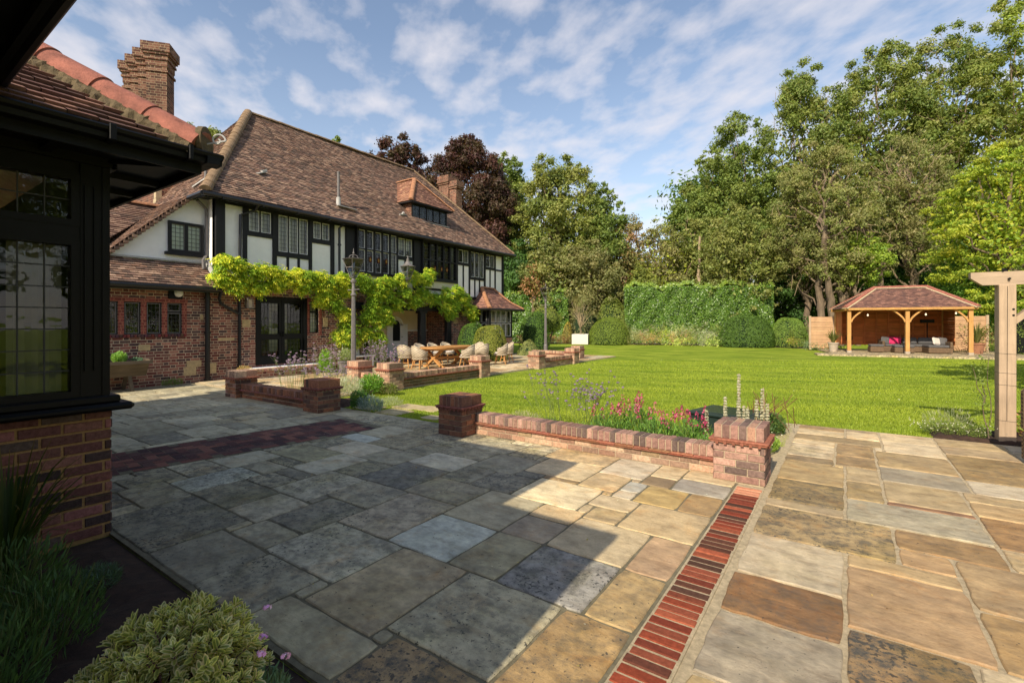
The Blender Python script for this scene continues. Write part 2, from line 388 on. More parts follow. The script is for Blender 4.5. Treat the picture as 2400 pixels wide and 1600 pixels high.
M['oak_pale'] = wood_mat('weathered_oak', S(178, 154, 128), .75, .22)
M['cedar'] = wood_mat('cedar_boards', S(190, 112, 62), .7, .35, 0, .3, use_attr=True)
M['cedar_pale'] = wood_mat('pale_fence_boards', S(190, 152, 116), .75, .25, 0, .3, use_attr=True)
M['teak'] = wood_mat('table_wood', S(196, 142, 84), .6, .2, 1)
def weave(name, c1, c2, sc=28):
    m, nt, bs = new_mat(name); v = objc(nt)
    s = N(nt, 'ShaderNodeSeparateXYZ'); nt.links.new(v, s.inputs[0])
    a = mathn(nt, 'SINE', mathn(nt, 'MULTIPLY', s.outputs[2], sc * 6.28)); 
    ang = mathn(nt, 'MULTIPLY', mathn(nt, 'ADD', s.outputs[0], s.outputs[1]), sc * 3.14)
    b = mathn(nt, 'SINE', ang)
    w_ = mathn(nt, 'MULTIPLY', a, b)
    c = mixc(nt, mathn(nt, 'ADD', mathn(nt, 'MULTIPLY', w_, .5), .5, clamp=True), c1, c2)
    nz = noise(nt, v, 9, 4)
    c = mixc(nt, 1.0, c, ramp(nt, nz, [(.3, (.75, .75, .75)), (.7, (1.2, 1.2, 1.2))]), 'MULTIPLY')
    nt.links.new(c, bs.inputs['Base Color']); bs.inputs['Roughness'].default_value = .75
    bump(nt, w_, bs, .35, .008); return m
M['rattan'] = weave('pale_rattan', S(200, 186, 162), S(140, 124, 102), 12)
M['rattan_dark'] = weave('brown_rattan', S(132, 106, 78), S(52, 38, 28), 22)
M['cushion'] = plain('grey_cushion', S(88, 86, 86), .95, .15, 6, .2)
M['cushion_pale'] = plain('pale_cushion', S(196, 186, 176), .95, .1, 6, .2)
M['cushion_pink'] = plain('pink_cushion', S(196, 40, 92), .9, .35, 14, .2)
M['terracotta'] = plain('terracotta', S(150, 104, 78), .9, .2, 9, .3)
M['stone_pot'] = plain('stone_pot', S(170, 156, 138), .9, .2, 9, .4)
M['old_wood'] = wood_mat('grey_old_wood', S(104, 92, 76), .9, .4, 1, .6)
# ---------------------------------------------------------------- ground
def lawn_mat():
    m, nt, bs = new_mat('lawn'); P = pos(nt)
    big = noise(nt, mapping(nt, P, scale=(1, 1, 1)), .5, 4, .6)
    st = noise(nt, mapping(nt, P, scale=(.5, 1.7, 1), rot=(0, 0, R(-34.7))), 1.1, 5, .62, .3)
    fine = noise(nt, mapping(nt, P, scale=(1, 2.2, 1), rot=(0, 0, R(-34.7))), 9, 8, .8)
    c = ramp(nt, st, [(.34, (.120, .195, .020)), (.45, (.215, .30, .030)), (.56, (.29, .37, .04)), (.68, (.39, .44, .065))])
    c = mixc(nt, 1.0, c, ramp(nt, fine, [(.3, (.6, .64, .55)), (.7, (1.28, 1.22, 1.2))]), 'MULTIPLY')
    c = mixc(nt, 1.0, c, ramp(nt, big, [(.3, (.86, .92, .8)), (.7, (1.12, 1.06, 1.1))]), 'MULTIPLY')
    nt.links.new(c, bs.inputs['Base Color']); bs.inputs['Roughness'].default_value = .9; bs.inputs['Specular IOR Level'].default_value = .1
    bump(nt, mathn(nt, 'ADD', fine, noise(nt, P, 70, 4, .8)), bs, .9, .03); return m
M['lawn'] = lawn_mat()
b = MB(); b.face([(-400, -300, -.03), (400, -300, -.03), (400, 600, -.03), (-400, 600, -.03)])
prop(b.build('lawn', M['lawn']), 'bright mown lawn', None, None, 'structure')

# ---------------------------------------------------------------- flagstones
rnd = random.Random(5)
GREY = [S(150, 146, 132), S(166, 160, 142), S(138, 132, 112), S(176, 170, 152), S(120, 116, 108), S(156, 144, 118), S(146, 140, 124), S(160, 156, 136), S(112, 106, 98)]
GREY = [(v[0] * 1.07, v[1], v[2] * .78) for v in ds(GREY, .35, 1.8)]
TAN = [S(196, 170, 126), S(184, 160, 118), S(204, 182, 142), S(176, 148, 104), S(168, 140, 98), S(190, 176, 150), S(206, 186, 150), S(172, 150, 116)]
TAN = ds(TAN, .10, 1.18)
def slab(b, x0, y0, x1, y1, c, dirt, gap, z=0.0, rr=None):
    rr = rr or rnd; x0 += gap; y0 += gap; x1 -= gap; y1 -= gap
    if x1 - x0 < .03 or y1 - y0 < .03: return
    n = max(3, int((x1 - x0) / .07)); k = max(3, int((y1 - y0) / .07)); a = min(.012, gap * 1.0); bv = .007
    ring = []
    for i in range(n): ring.append([x0 + (x1 - x0) * i / n, y0])
    for i in range(k): ring.append([x1, y0 + (y1 - y0) * i / k])
    for i in range(n): ring.append([x1 - (x1 - x0) * i / n, y1])
    for i in range(k): ring.append([x0, y1 - (y1 - y0) * i / k])
    ph = rr.random() * 9
    for i, p in enumerate(ring):
        q = math.sin(i * .9 + ph) * .4 + rr.uniform(-.6, .6)
        p[0] += q * a * .6; p[1] += math.cos(i * 1.1 + ph) * a * .3 + rr.uniform(-.5, .5) * a
    # round corners a little
    for ci, (sx, sy) in zip((0, n, n + k, 2 * n + k), ((1, 1), (-1, 1), (-1, -1), (1, -1))):
        ring[ci][0] += sx * .006; ring[ci][1] += sy * .006
    cx = (x0 + x1) / 2; cy = (y0 + y1) / 2; m = len(ring)
    tz = z + rr.uniform(-.002, .002); tx = rr.uniform(-.003, .003); ty = rr.uniform(-.003, .003)
    hgt = lambda p: tz + tx * (p[0] - cx) + ty * (p[1] - cy)
    inn = [(p[0] + (cx - p[0]) / max(abs(cx - p[0]), .1) * bv, p[1] + (cy - p[1]) / max(abs(cy - p[1]), .1) * bv) for p in ring]
    base = len(b.v); cc = (*c, dirt)
    b.v += [(p[0], p[1], z - .03) for p in ring] + [(p[0], p[1], hgt(p) - .006) for p in ring] + [(p[0], p[1], hgt(p)) for p in inn]
    for lv in (0, 1):
        for i in range(m):
            j = (i + 1) % m
            b.f.append((base + lv * m + i, base + lv * m + j, base + (lv + 1) * m + j, base + (lv + 1) * m + i)); b.c.append(cc)
    b.f.append(tuple(base + 2 * m + i for i in range(m))); b.c.append(cc)
def blend(c, m, k): return tuple(v * (1 - k) + w * k for v, w in zip(c, m))
def fill(b, x0, y0, x1, y1, manual, pal, dirt, gap, z=0.0, g=.1, big=(4, 9), blocked=None, seed=1):
    rr = random.Random(seed); nx = round((x1 - x0) / g); ny = round((y1 - y0) / g)
    own = [[-1] * ny for _ in range(nx)]; R_ = []
    def free(i0, j0, i1, j1): return 0 <= i0 and i1 <= nx and 0 <= j0 and j1 <= ny and all(own[i][j] == -1 for i in range(i0, i1) for j in range(j0, j1))
    def put(i0, j0, i1, j1, k):
        for i in range(i0, i1):
            for j in range(j0, j1): own[i][j] = k
    for (a0, b0, a1, b1, c, d) in manual:
        i0, i1 = max(0, round((a0 - x0) / g)), min(nx, round((a1 - x0) / g)); j0, j1 = max(0, round((b0 - y0) / g)), min(ny, round((b1 - y0) / g))
        if i1 <= i0 or j1 <= j0: continue
        if not free(i0, j0, i1, j1): print('slab overlap', a0, b0); continue
        put(i0, j0, i1, j1, len(R_)); R_.append([i0, j0, i1, j1, c, d])
    if blocked:
        for i in range(nx):
            for j in range(ny):
                if blocked(x0 + (i + .5) * g, y0 + (j + .5) * g): own[i][j] = -2
    for mn in (3, 2):
        for j in range(ny):
            for i in range(nx):
                if own[i][j] != -1: continue
                w = rr.randint(*big); h = rr.randint(big[0] - 1, big[1] - 2)
                while w >= mn and not free(i, j, i + w, j + mn): w -= 1
                if w < mn: continue
                hh = mn
                while hh < h and free(i, j + hh, i + w, j + hh + 1): hh += 1
                x = x0 + (i + w / 2) * g; y = y0 + (j + hh / 2) * g; c = rr.choice(pal(x, y) if callable(pal) else pal); f = rr.uniform(.88, 1.10)
                dd = dirt(x, y) if callable(dirt) else dirt
                put(i, j, i + w, j + hh, len(R_)); R_.append([i, j, i + w, j + hh, tuple(v * f for v in c), max(0, min(1, dd + rr.uniform(-.3, .3)))])
    ch = True
    while ch:
        ch = False
        for k, r_ in enumerate(R_):
            i0, j0, i1, j1 = r_[:4]
            for (q, a) in (((i1, j0, i1 + 1, j1), (0, 0, 1, 0)), ((i0 - 1, j0, i0, j1), (-1, 0, 0, 0)), ((i0, j1, i1, j1 + 1), (0, 0, 0, 1)), ((i0, j0 - 1, i1, j0), (0, -1, 0, 0))):
                if free(*q): put(*q, k); r_[0] += a[0]; r_[1] += a[1]; r_[2] += a[2]; r_[3] += a[3]; ch = True; break
    for i in range(nx):
        for j in range(ny):
            if own[i][j] == -1:
                w = 1
                while free(i, j, i + w + 1, j + 1): w += 1
                h = 1
                while free(i, j, i + w, j + h + 1): h += 1
                put(i, j, i + w, j + h, 9999); R_.append([i, j, i + w, j + h, rr.choice(pal(x0 + i * g, y0 + j * g) if callable(pal) else pal), .5])
    jt = {}
    for (i0, j0, i1, j1, c, d) in R_: slab(b, x0 + i0 * g, y0 + j0 * g, x0 + i1 * g, y0 + j1 * g, c, d, gap, z, rr)
def fixs(l, f, g): return [(*q[:4], ds([q[4]], f, g)[0], q[5]) for q in l]
man_left = [(-2.8, 2.4, -2.2, 3.0, S(172, 184, 190), .42), (-2.0, 1.7, -1.3, 2.4, S(160, 152, 124), .8), (-2.6, 1.6, -2.0, 2.4, S(158, 136, 98), .55),
 (-2.8, 3.0, -2.2, 3.7, S(160, 148, 120), .2), (-3.4, 2.4, -2.8, 3.2, S(164, 148, 128), .75), (-3.4, 1.9, -2.6, 2.4, S(168, 164, 150), .75) if False else (-3.4, 1.8, -2.6, 2.4, S(168, 164, 150), .8),
 (-2.2, 2.4, -1.8, 3.0, S(142, 132, 96), .5), (-2.2, 3.0, -1.8, 3.4, S(150, 128, 108), .25), (-1.8, 2.4, -1.2, 3.0, S(158, 154, 146), .95),
 (-2.6, 1.3, -1.9, 1.6, S(150, 140, 108), .45), (-4.2, 3.2, -3.5, 3.9, S(104, 102, 102), .9), (-4.0, 2.7, -3.5, 3.2, S(146, 138, 120), .75), (-3.5, 3.2, -2.8, 3.7, S(142, 130, 104), .7),
 (-4.1, 3.9, -3.5, 4.4, S(182, 176, 164), .35), (-4.8, 3.7, -4.2, 4.2, S(150, 144, 124), .5), (-5.5, 3.7, -4.8, 4.2, S(174, 164, 148), .15), (-5.1, 3.0, -4.6, 3.7, S(172, 168, 156), .3),
 (-4.6, 2.5, -4.0, 3.2, S(170, 164, 148), .85), (-3.9, 2.1, -3.4, 2.7, S(116, 112, 104), .95), (-4.4, 2.0, -3.9, 2.5, S(166, 158, 140), .65), (-5.1, 2.0, -4.4, 2.5, S(122, 118, 94), .9),
 (-5.0, 1.4, -4.0, 2.0, S(116, 114, 100), 1.0), (-5.6, 2.0, -5.1, 2.7, S(164, 174, 174), .9), (-6.1, 2.6, -5.6, 3.1, S(168, 164, 146), .2), (-5.9, 3.2, -5.1, 3.7, S(146, 140, 96), .6),
 (-5.9, 4.2, -5.3, 4.5, S(166, 178, 184), .1), (-5.9, 4.5, -5.3, 5.1, S(160, 154, 134), .2), (-1.8, 3.4, -1.2, 3.6, S(196, 176, 136), .15) if False else (-1.8, 3.0, -1.2, 3.6, S(196, 176, 138), .12),
 (-1.4, 4.7, -.9, 5.1, S(160, 152, 138), .2), (-1.6, 4.2, -1.2, 4.7, S(186, 158, 98), .25), (-1.2, 4.2, -.9, 4.7, S(168, 138, 92), .4), (-1.7, 4.7, -1.4, 5.0, S(146, 124, 92), .3),
 (-1.8, 4.4, -1.6, 4.7, S(176, 172, 158), .1), (-1.5, 3.6, -.9, 4.2, S(190, 166, 124), .12), (-1.2, 3.0, -.9, 3.6, S(184, 152, 116), .25), (-1.3, 1.6, -.9, 2.4, S(170, 140, 92), .75), (-1.2, 2.4, -.9, 3.0, S(182, 154, 104), .6),
 (-2.6, 3.7, -1.9, 4.3, S(202, 182, 144), .1), (-2.9, 4.4, -2.2, 5.0, S(190, 164, 120), .15)]
b = MB()
def herr(x, y): return False
fill(b, -5.0, 1.3, -1.4, 5.6, [m for m in man_left if m[2] <= -1.3 and m[0] >= -5.0 and m[3] <= 5.6 and m[2] > -5], GREY, .6, .011, seed=3, blocked=None) if False else None
def pal_left(x): return TAN if x > -2.4 else GREY
wq = lambda c, k: (c[0] * 1.06, c[1], c[2] * .82) if k else c
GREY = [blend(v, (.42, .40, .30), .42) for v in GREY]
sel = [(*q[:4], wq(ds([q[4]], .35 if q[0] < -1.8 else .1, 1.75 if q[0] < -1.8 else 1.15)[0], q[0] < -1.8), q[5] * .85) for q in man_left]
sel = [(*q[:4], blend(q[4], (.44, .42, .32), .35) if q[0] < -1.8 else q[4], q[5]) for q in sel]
fill(b, -7.0, 1.3, -.9, 5.7, sel, lambda x, y: TAN if (x > -2.7 and y > 3.4) or x > -1.8 else GREY, lambda x, y: .25 if (x > -2.7 and y > 3.4) or x > -1.5 else .75, .008, seed=4, big=(4, 8))  # sunlit part of the patio gets buff flags: sun put into the colour
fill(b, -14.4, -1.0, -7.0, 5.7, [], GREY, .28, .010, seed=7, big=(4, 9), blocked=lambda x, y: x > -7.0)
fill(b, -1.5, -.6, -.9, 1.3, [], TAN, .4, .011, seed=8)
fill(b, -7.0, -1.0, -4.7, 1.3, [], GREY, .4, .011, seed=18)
prop(b.build('patio', M['flag']), 'riven sandstone flags of the patio, coloured grey in shade and buff in sun', None, None, 'structure')
b = MB(); b.box(-14.45, -4.66, -2, 5.72, -.1, -.009); b.box(-4.66, -.885, 1.275, 5.72, -.1, -.009); b.box(-1.5, -.885, -2, 1.275, -.1, -.009)
prop(b.build('patio_joints', M['joint_dark']), None, None, None, 'structure')
man_r = [(-.6, 2.9, 0, 3.4, S(132, 82, 34), .35), (-.6, 3.4, 0, 4.1, S(200, 184, 156), .12), (-.6, 4.1, .3, 4.8, S(168, 142, 96), .55), (-.6, 2.3, 0, 2.9, S(160, 150, 134), .2), (-.6, 1.6, 0, 2.3, S(178, 152, 102), .2),
 (-.6, 4.8, 0, 5.0, S(184, 162, 126), .1), (-.6, 5.0, 0, 5.7, S(146, 122, 76), .5), (-.6, 5.7, 0, 6.5, S(182, 154, 104), .1), (0, 2.6, .5, 3.1, S(142, 110, 70), .7), (0, 3.1, .6, 3.9, S(176, 140, 100), .12),
 (0, 3.9, .6, 4.1, S(186, 156, 110), .1), (.3, 4.1, .6, 4.4, S(192, 152, 104), .1), (.3, 4.4, .9, 4.8, S(160, 122, 74), .25), (0, 4.8, .9, 5.4, S(176, 168, 146), .2), (0, 5.4, .3, 6.0, S(166, 140, 92), .3),
 (.3, 5.4, .9, 5.5, S(134, 84, 62), .2), (.3, 5.5, .9, 6.2, S(186, 162, 120), .1), (0, 6.0, .3, 6.6, S(190, 166, 124), .1), (.3, 6.2, 1.0, 6.8, S(158, 148, 130), .1), (.6, 3.7, 1.2, 4.4, S(180, 148, 104), .1), (.6, 3.1, 1.1, 3.7, S(172, 134, 78), .2),
 (.9, 4.8, 1.5, 5.5, S(162, 116, 62), .3), (.6, 4.4, .9, 4.4, S(1, 1, 1), 0) if False else (-.6, 6.5, -.1, 6.8, S(150, 126, 92), .3), (-.1, 6.5, .3, 6.9, S(204, 192, 166), 0), (.3, 6.8, 1.0, 7.6, S(178, 150, 104), .15), (1.0, 6.7, 1.7, 7.9, S(156, 126, 76), .3), (-.6, 7.8, .4, 8.2, S(160, 136, 98), .2)]
b = MB()
fill(b, -.6, -1.0, 3.6, 8.9, [(*q[:4], blend(ds([q[4]], .10, 1.06)[0], (.50, .40, .24), .25), min(1, q[5] * 1.3 + .1)) for q in man_r], TAN, .25, .012, seed=14, big=(5, 9))
prop(b.build('terrace', M['flag']), 'sunlit buff sandstone flags of the right terrace', None, None, 'structure')
b = MB(); b.box(-.885, 3.65, -1.2, 8.95, -.2, -.011)
b.box(-.885, -.64, -1.2, 5.2, -.01, -.004)
prop(b.build('terrace_joints', M['joint_pale']), None, None, None, 'structure')
# band of bricks on edge
b = MB(); rr = random.Random(3); y = -1.0
RB = [S(140, 68, 52), S(126, 60, 48), S(116, 58, 48), S(90, 58, 50), S(150, 82, 64), S(100, 60, 52), S(132, 72, 58), S(82, 58, 52)]
while y < 5.1:
    c = rr.choice(RB if y < 4.9 else [S(190, 130, 110)]); w = rr.uniform(.058, .066)
    f_ = rr.uniform(.8, 1.15); c = tuple(v * f_ for v in (c[0], c[1] * .98, c[2] * .82)); b.bbox(-.872 + rr.uniform(-.004, .004), -.655 + rr.uniform(-.004, .004), y, y + w, -.04, .001 + rr.uniform(-.003, .003), .004, c); y += w + .013
prop(b.build('brick_band', M['paver']), None, None, None, 'structure')
# herringbone panel, sheared across the flags
b = MB(); W = .108; rr = random.Random(9)
HB = ds([S(104, 62, 54), S(86, 54, 52), S(120, 70, 56), S(74, 52, 52), S(96, 66, 60), S(132, 80, 62)], .25, 1.3)
for a in range(-2, 14):
    for q in range(-30, 66):
        t = (a - q) % 4
        if t not in (0, 3): continue
        x0 = a * W; y0 = q * W; w, h = (2 * W, W) if t == 0 else (W, 2 * W)
        if x0 < -.01 or x0 + w > 10 * W + .01 or y0 < -3.0 or y0 + h > 4.95: continue
        sh = lambda x, y: (-7.66 + x + .145 * y, y - .12 * x + .12, 0)
        g_ = .004; c = rr.choice(HB); z = .004 + rr.uniform(-.001, .002)
        p = [sh(x0 + g_, y0 + g_), sh(x0 + w - g_, y0 + g_), sh(x0 + w - g_, y0 + h - g_), sh(x0 + g_, y0 + h - g_)]
        b.hexa([(x, y, -.01) for x, y, _ in p] + [(x, y, z) for x, y, _ in p], c)
prop(b.build('herringbone_panel', M['paver']), None, None, None, 'structure')
sh = lambda x, y: (-7.66 + x + .145 * y, y - .12 * x + .12, .0022)
b = MB(); b.face([sh(-.03, -3.1), sh(10 * W + .03, -3.1), sh(10 * W + .03, 4.98), sh(-.03, 4.98)])
prop(b.build('herringbone_bed', M['joint_dark']), None, None, None, 'structure')
# terrace by the house
b = MB()
fill(b, -14.4, 5.8, -9.2, 22.0, [], TAN + GREY[:2], .22, .012, z=.03, seed=21, big=(4, 9), blocked=None)
prop(b.build('dining_terrace', M['flag']), None, None, None, 'structure')
b = MB(); b.box(-14.45, -9.15, 5.74, 22.05, -.2, .017)
prop(b.build('dining_terrace_joints', M['joint_pale']), None, None, None, 'structure')
# soil beds
def soil(pts, h=.05, seed=1):
    rr = random.Random(seed); b = MB(); xs = [p[0] for p in pts]; ys = [p[1] for p in pts]
    x0, x1, y0, y1 = min(xs), max(xs), min(ys), max(ys); n = 26; k = 14
    g = [[(x0 + (x1 - x0) * i / n, y0 + (y1 - y0) * j / k, (h + rr.uniform(-.02, .02)) if 0 < i < n and 0 < j < k else -.028) for j in range(k + 1)] for i in range(n + 1)]
    for i in range(n):
        for j in range(k): b.face([g[i][j], g[i + 1][j], g[i + 1][j + 1], g[i][j + 1]])
    return b.build('flower_bed_soil', M['soil'], smooth=True)
prop(soil([(-4.45, 5.62), (-.72, 6.75)], .03, 2), None, None, None, 'structure')
prop(soil([(-10.8, 5.6), (-8.0, 6.3)], .05, 3), None, None, None, 'structure')
prop(soil([(-4.64, -.8), (-1.5, 1.27)], -.005, 4), None, None, None, 'structure')
prop(soil([(1.0, 8.95), (3.4, 9.9)], .03, 5), None, None, None, 'structure')
# border along the hedge
def spot(px, dep, z=0.0):
    """a place at a bearing (photo column) and a distance ahead of the camera"""
    lat = (px - 1200) / 1125 * dep; return (-.5696 * dep + .8219 * lat, .8219 * dep + .5696 * lat, z)
b = MB(); pts = [spot(1180, 40), spot(1300, 38.5), spot(1460, 37), spot(1560, 36.5), spot(1700, 34.5), spot(1800, 33), spot(1930, 30.5), spot(1935, 40), spot(1600, 48), spot(1180, 56)]
b.face([(p[0], p[1], -.02) for p in pts]); prop(b.build('border_soil', M['soil']), None, None, None, 'structure')
# stepping stones
SS = [(960, 950, .3), (925, 962, .3), (1010, 955, .28), (868, 952, .28), (895, 975, .25), (1016, 975, .2)]
for i, (px, py, r_) in enumerate(SS):
    dep = 1800 / (py - 758); x, y, _ = spot(px, dep); b = MB(); slab(b, x - r_, y - r_ * .8, x + r_, y + r_ * .8, S(196, 180, 140), .15, .01, z=-.012)
    prop(b.build('stepping_stone', M['flag']), ['stepping stone in the grass nearest the low brick pier', 'stepping stone in the middle of the grass gap', 'stepping stone half hidden by the right brick pier', 'stepping stone beside the lavender', 'stepping stone touching the patio edge', 'small stepping stone at the foot of the right pier'][i], 'stepping stone', 'stepping stones set into the lawn')

# ---------------------------------------------------------------- garden piers and walls of real bricks
GB = [S(138, 84, 70), S(150, 96, 80), S(122, 76, 66), S(108, 76, 70), S(160, 104, 84), S(96, 70, 66), S(144, 92, 70)]
GD = [S(108, 66, 58), S(92, 62, 58), S(122, 72, 60), S(80, 60, 58), S(134, 78, 64), S(88, 56, 52)]
GO = [S(176, 112, 78), S(162, 98, 70), S(186, 126, 90), S(148, 90, 68), S(170, 120, 92), S(138, 92, 74)]
GB = ds(GB, .25, 1.35); GD = ds(GD, .2, 1.35); GO = [(v[0], v[1] * 1.06, v[2] * .95) for v in ds(GO, .30, 1.3)]; RB = ds(RB, .12, 1.1); wm = lambda l: [(v[0], v[1] * .98, v[2] * .80) for v in l]; GB, GD, GO, RB = ds(wm(GB), .32, 1.1), ds(wm(GD), .2, 1.45), ds(wm(GO), .28, 1.08), ds(wm(RB), .26, .82)
GD = [S(134, 96, 76), S(112, 82, 70), S(146, 100, 78), S(100, 78, 70), S(152, 104, 78), S(118, 84, 68)]; RB = [S(140, 66, 50), S(126, 58, 46), S(116, 56, 46), S(90, 56, 48), S(150, 78, 60), S(100, 58, 50), S(132, 70, 56), S(82, 56, 50)]
def face_bricks(b, o, u, n, L, z0, z1, pal, rr, H=.075, bl=.215, start=0, dep=.02, gp=.011):
    """courses of single bricks along direction u, on a face with outward normal n"""
    row = start; z = z0; o = np.array(o, float); u = np.array(u, float); n = np.array(n, float)
    while z < z1 - .03:
        h = min(H - gp, z1 - z - .002); p = -(bl / 2 if row % 2 else 0.0)
        while p < L - .01:
            w = bl - gp + .001; a0 = max(p, 0.0); a1 = min(p + w, L)
            if a1 - a0 > .03:
                c = rr.choice(pal); f = rr.uniform(.85, 1.15); c = tuple(v * f for v in c); pr = rr.uniform(.0, .004); e = .004
                P = lambda a, d, zz: tuple(o + u * a + n * d + np.array((0, 0, zz)))
                q = [P(a0, -dep, z), P(a1, -dep, z), P(a1, -dep, z + h), P(a0, -dep, z + h)]
                r0 = [P(a0, pr, z), P(a1, pr, z), P(a1, pr, z + h), P(a0, pr, z + h)]
                r1 = [P(a0 + e, pr + .004, z + e), P(a1 - e, pr + .004, z + e), P(a1 - e, pr + .004, z + h - e), P(a0 + e, pr + .004, z + h - e)]
                for A_, B_ in ((q, r0), (r0, r1)):
                    for i in range(4): b.face([A_[i], A_[(i + 1) % 4], B_[(i + 1) % 4], B_[i]], c)
                b.face(r1, c)
            p += bl
        z += H; row += 1
def pier(x0, x1, y0, y1, h, pal, palc, label, seed, z0=0.0, tile=S(150, 84, 56)):
    rr = random.Random(seed); cx, cy = (x0 + x1) / 2, (y0 + y1) / 2
    t = thing('brick_pier', label, 'brick pier', (cx, cy, z0), 0, 'low brick piers of the garden walls'); hx, hy = (x1 - x0) / 2, (y1 - y0) / 2
    zt = h - .15; core = MB().box(-hx + .006, hx - .006, -hy + .006, hy - .006, -.05, zt - .002)
    core.build('mortar', M['mortar'], t)
    b = MB()
    for k, (o, u, n, L) in enumerate((((-hx, -hy, 0), (1, 0, 0), (0, -1, 0), 2 * hx), ((hx, -hy, 0), (0, 1, 0), (1, 0, 0), 2 * hy), ((hx, hy, 0), (-1, 0, 0), (0, 1, 0), 2 * hx), ((-hx, hy, 0), (0, -1, 0), (-1, 0, 0), 2 * hy))):
        face_bricks(b, o, u, n, L, .004, zt - .035, pal, rr, start=k % 2)
    b.build('shaft', M['wallbrick'], t)
    # projecting tile creasing with a toothed under-edge
    b = MB(); e = .03
    tile = ds([tile], .25, 1.2)[0]; b.bbox(-hx - e, hx + e, -hy - e, hy + e, zt - .032, zt - .012, .004, tuple(v * .95 for v in tile))
    b.bbox(-hx - e - .012, hx + e + .012, -hy - e - .012, hy + e + .012, zt - .011, zt + .008, .004, tile)
    k = max(3, round((2 * hx) / .075))
    for i in range(k):
        a = -hx + (i + .5) * 2 * hx / k
        for s_ in (-1, 1): b.box(a - .014, a + .014, s_ * (hy + e + .004) - .008, s_ * (hy + e + .004) + .008, zt - .046, zt - .0115, tuple(v * .8 for v in tile))
    k = max(3, round((2 * hy) / .075))
    for i in range(k):
        a = -hy + (i + .5) * 2 * hy / k
        for s_ in (-1, 1): b.box(s_ * (hx + e + .004) - .008, s_ * (hx + e + .004) + .008, a - .014, a + .014, zt - .046, zt - .0115, tuple(v * .8 for v in tile))
    b.build('tile_course', M['wallbrick'], t)
    # soldier cap in two rows
    b = MB(); k = max(4, round(2 * hx / .075)); w = 2 * hx / k
    MB().box(-hx + .01, hx - .01, -hy + .01, hy - .01, zt + .004, h - .006).build('cap_mortar', M['mortar'], t)
    for i in range(k):
        for j in range(2):
            c = rr.choice(palc); f = rr.uniform(.85, 1.15)
            b.bbox(-hx + i * w + .004, -hx + (i + 1) * w - .004, -hy + j * hy + .003, -hy + (j + 1) * hy - .003, zt + .009, h + rr.uniform(-.004, .004), .004, tuple(v * f for v in c))
    b.build('cap', M['wallbrick'], t); return t
def lowwall(ax, a0, a1, c0, c1, h, pal, palc, label, seed, z0=0.0, tile=S(150, 84, 56), sides=(1, 1)):
    """ax 0: runs along X from a0 to a1 between Y=c0..c1; ax 1: runs along Y"""
    rr = random.Random(seed); L = a1 - a0; T = c1 - c0; mid = (c0 + c1) / 2
    t = thing('garden_wall', label, 'low wall', (a0, mid, z0) if ax == 0 else (mid, a0, z0), 0, 'low brick garden walls')
    Pm = (lambda x0, x1, y0, y1: (x0, x1, y0, y1)) if ax == 0 else (lambda x0, x1, y0, y1: (y0, y1, x0, x1))
    zt = h - .125
    MB().box(*Pm(0, L, -T / 2 + .022, T / 2 - .022), -.05, zt - .002).build('mortar', M['mortar'], t)
    b = MB()
    if ax == 0:
        face_bricks(b, (0, -T / 2 + .02, 0), (1, 0, 0), (0, -1, 0), L, .004, zt - .03, pal, rr); face_bricks(b, (L, T / 2 - .02, 0), (-1, 0, 0), (0, 1, 0), L, .004, zt - .03, pal, rr)
    else:
        face_bricks(b, (T / 2 - .02, 0, 0), (0, 1, 0), (1, 0, 0), L, .004, zt - .03, pal, rr); face_bricks(b, (-T / 2 + .02, L, 0), (0, -1, 0), (-1, 0, 0), L, .004, zt - .03, pal, rr)
    b.build('brickwork', M['wallbrick'], t)
    tile = ds([tile], .25, 1.2)[0]; b = MB(); p = 0
    while p < L - .01:
        w = rr.uniform(.16, .26); q = min(L, p + w); dz = rr.uniform(-.002, .002)
        b.bbox(*Pm(p, q - .004, -T / 2 - .024, T / 2 + .024), zt - .03 + dz, zt - .014 + dz, .003, tuple(v * rr.uniform(.85, 1.1) for v in tile)); p = q
    p = 0
    while p < L - .01:
        w = rr.uniform(.16, .26); q = min(L, p + w); dz = rr.uniform(-.002, .002)
        b.bbox(*Pm(p, q - .004, -T / 2 - .036, T / 2 + .036), zt - .012 + dz, zt + .003 + dz, .003, tuple(v * rr.uniform(.85, 1.15) for v in tile)); p = q
    b.build('tile_course', M['wallbrick'], t)
    MB().box(*Pm(0, L, -T / 2 + .012, T / 2 - .012), zt, h - .008).build('cap_mortar', M['mortar'], t)
    b = MB(); p = 0
    while p < L - .02:
        w = rr.uniform(.068, .08); q = min(L, p + w); c = rr.choice(palc); f = rr.uniform(.85, 1.15); y_ = rr.uniform(-.003, .003)
        b.bbox(*Pm(p + .001, q - .009, -T / 2 + y_, T / 2 + y_), zt + .006, h + rr.uniform(-.004, .004), .006, tuple(v * f for v in c)); p = q
    b.build('coping', M['wallbrick'], t); return t
pier(-4.86, -4.42, 5.14, 5.60, .56, GD, GD, 'dark red brick pier at the left end of the wall by the pink flowers', 1, tile=S(130, 72, 58))
pier(-1.12, -.65, 5.28, 5.74, .57, GB, GB + GO[:2], 'sunlit brick pier at the end of the red brick band', 2)
lowwall(0, -4.41, -1.13, 5.42, 5.66, .30, [S(150, 128, 100)] + GO, GB, 'low brick wall in front of the pink and purple flowers', 3)
pier(-11.2, -10.74, 5.10, 5.56, .57, GD + GB[:2], GO, 'brick pier beside the herb pot near the french doors', 4)
pier(-8.16, -7.70, 5.06, 5.52, .58, GD, GD, 'dark brick pier beside the blue lavender', 5, tile=S(126, 70, 56))
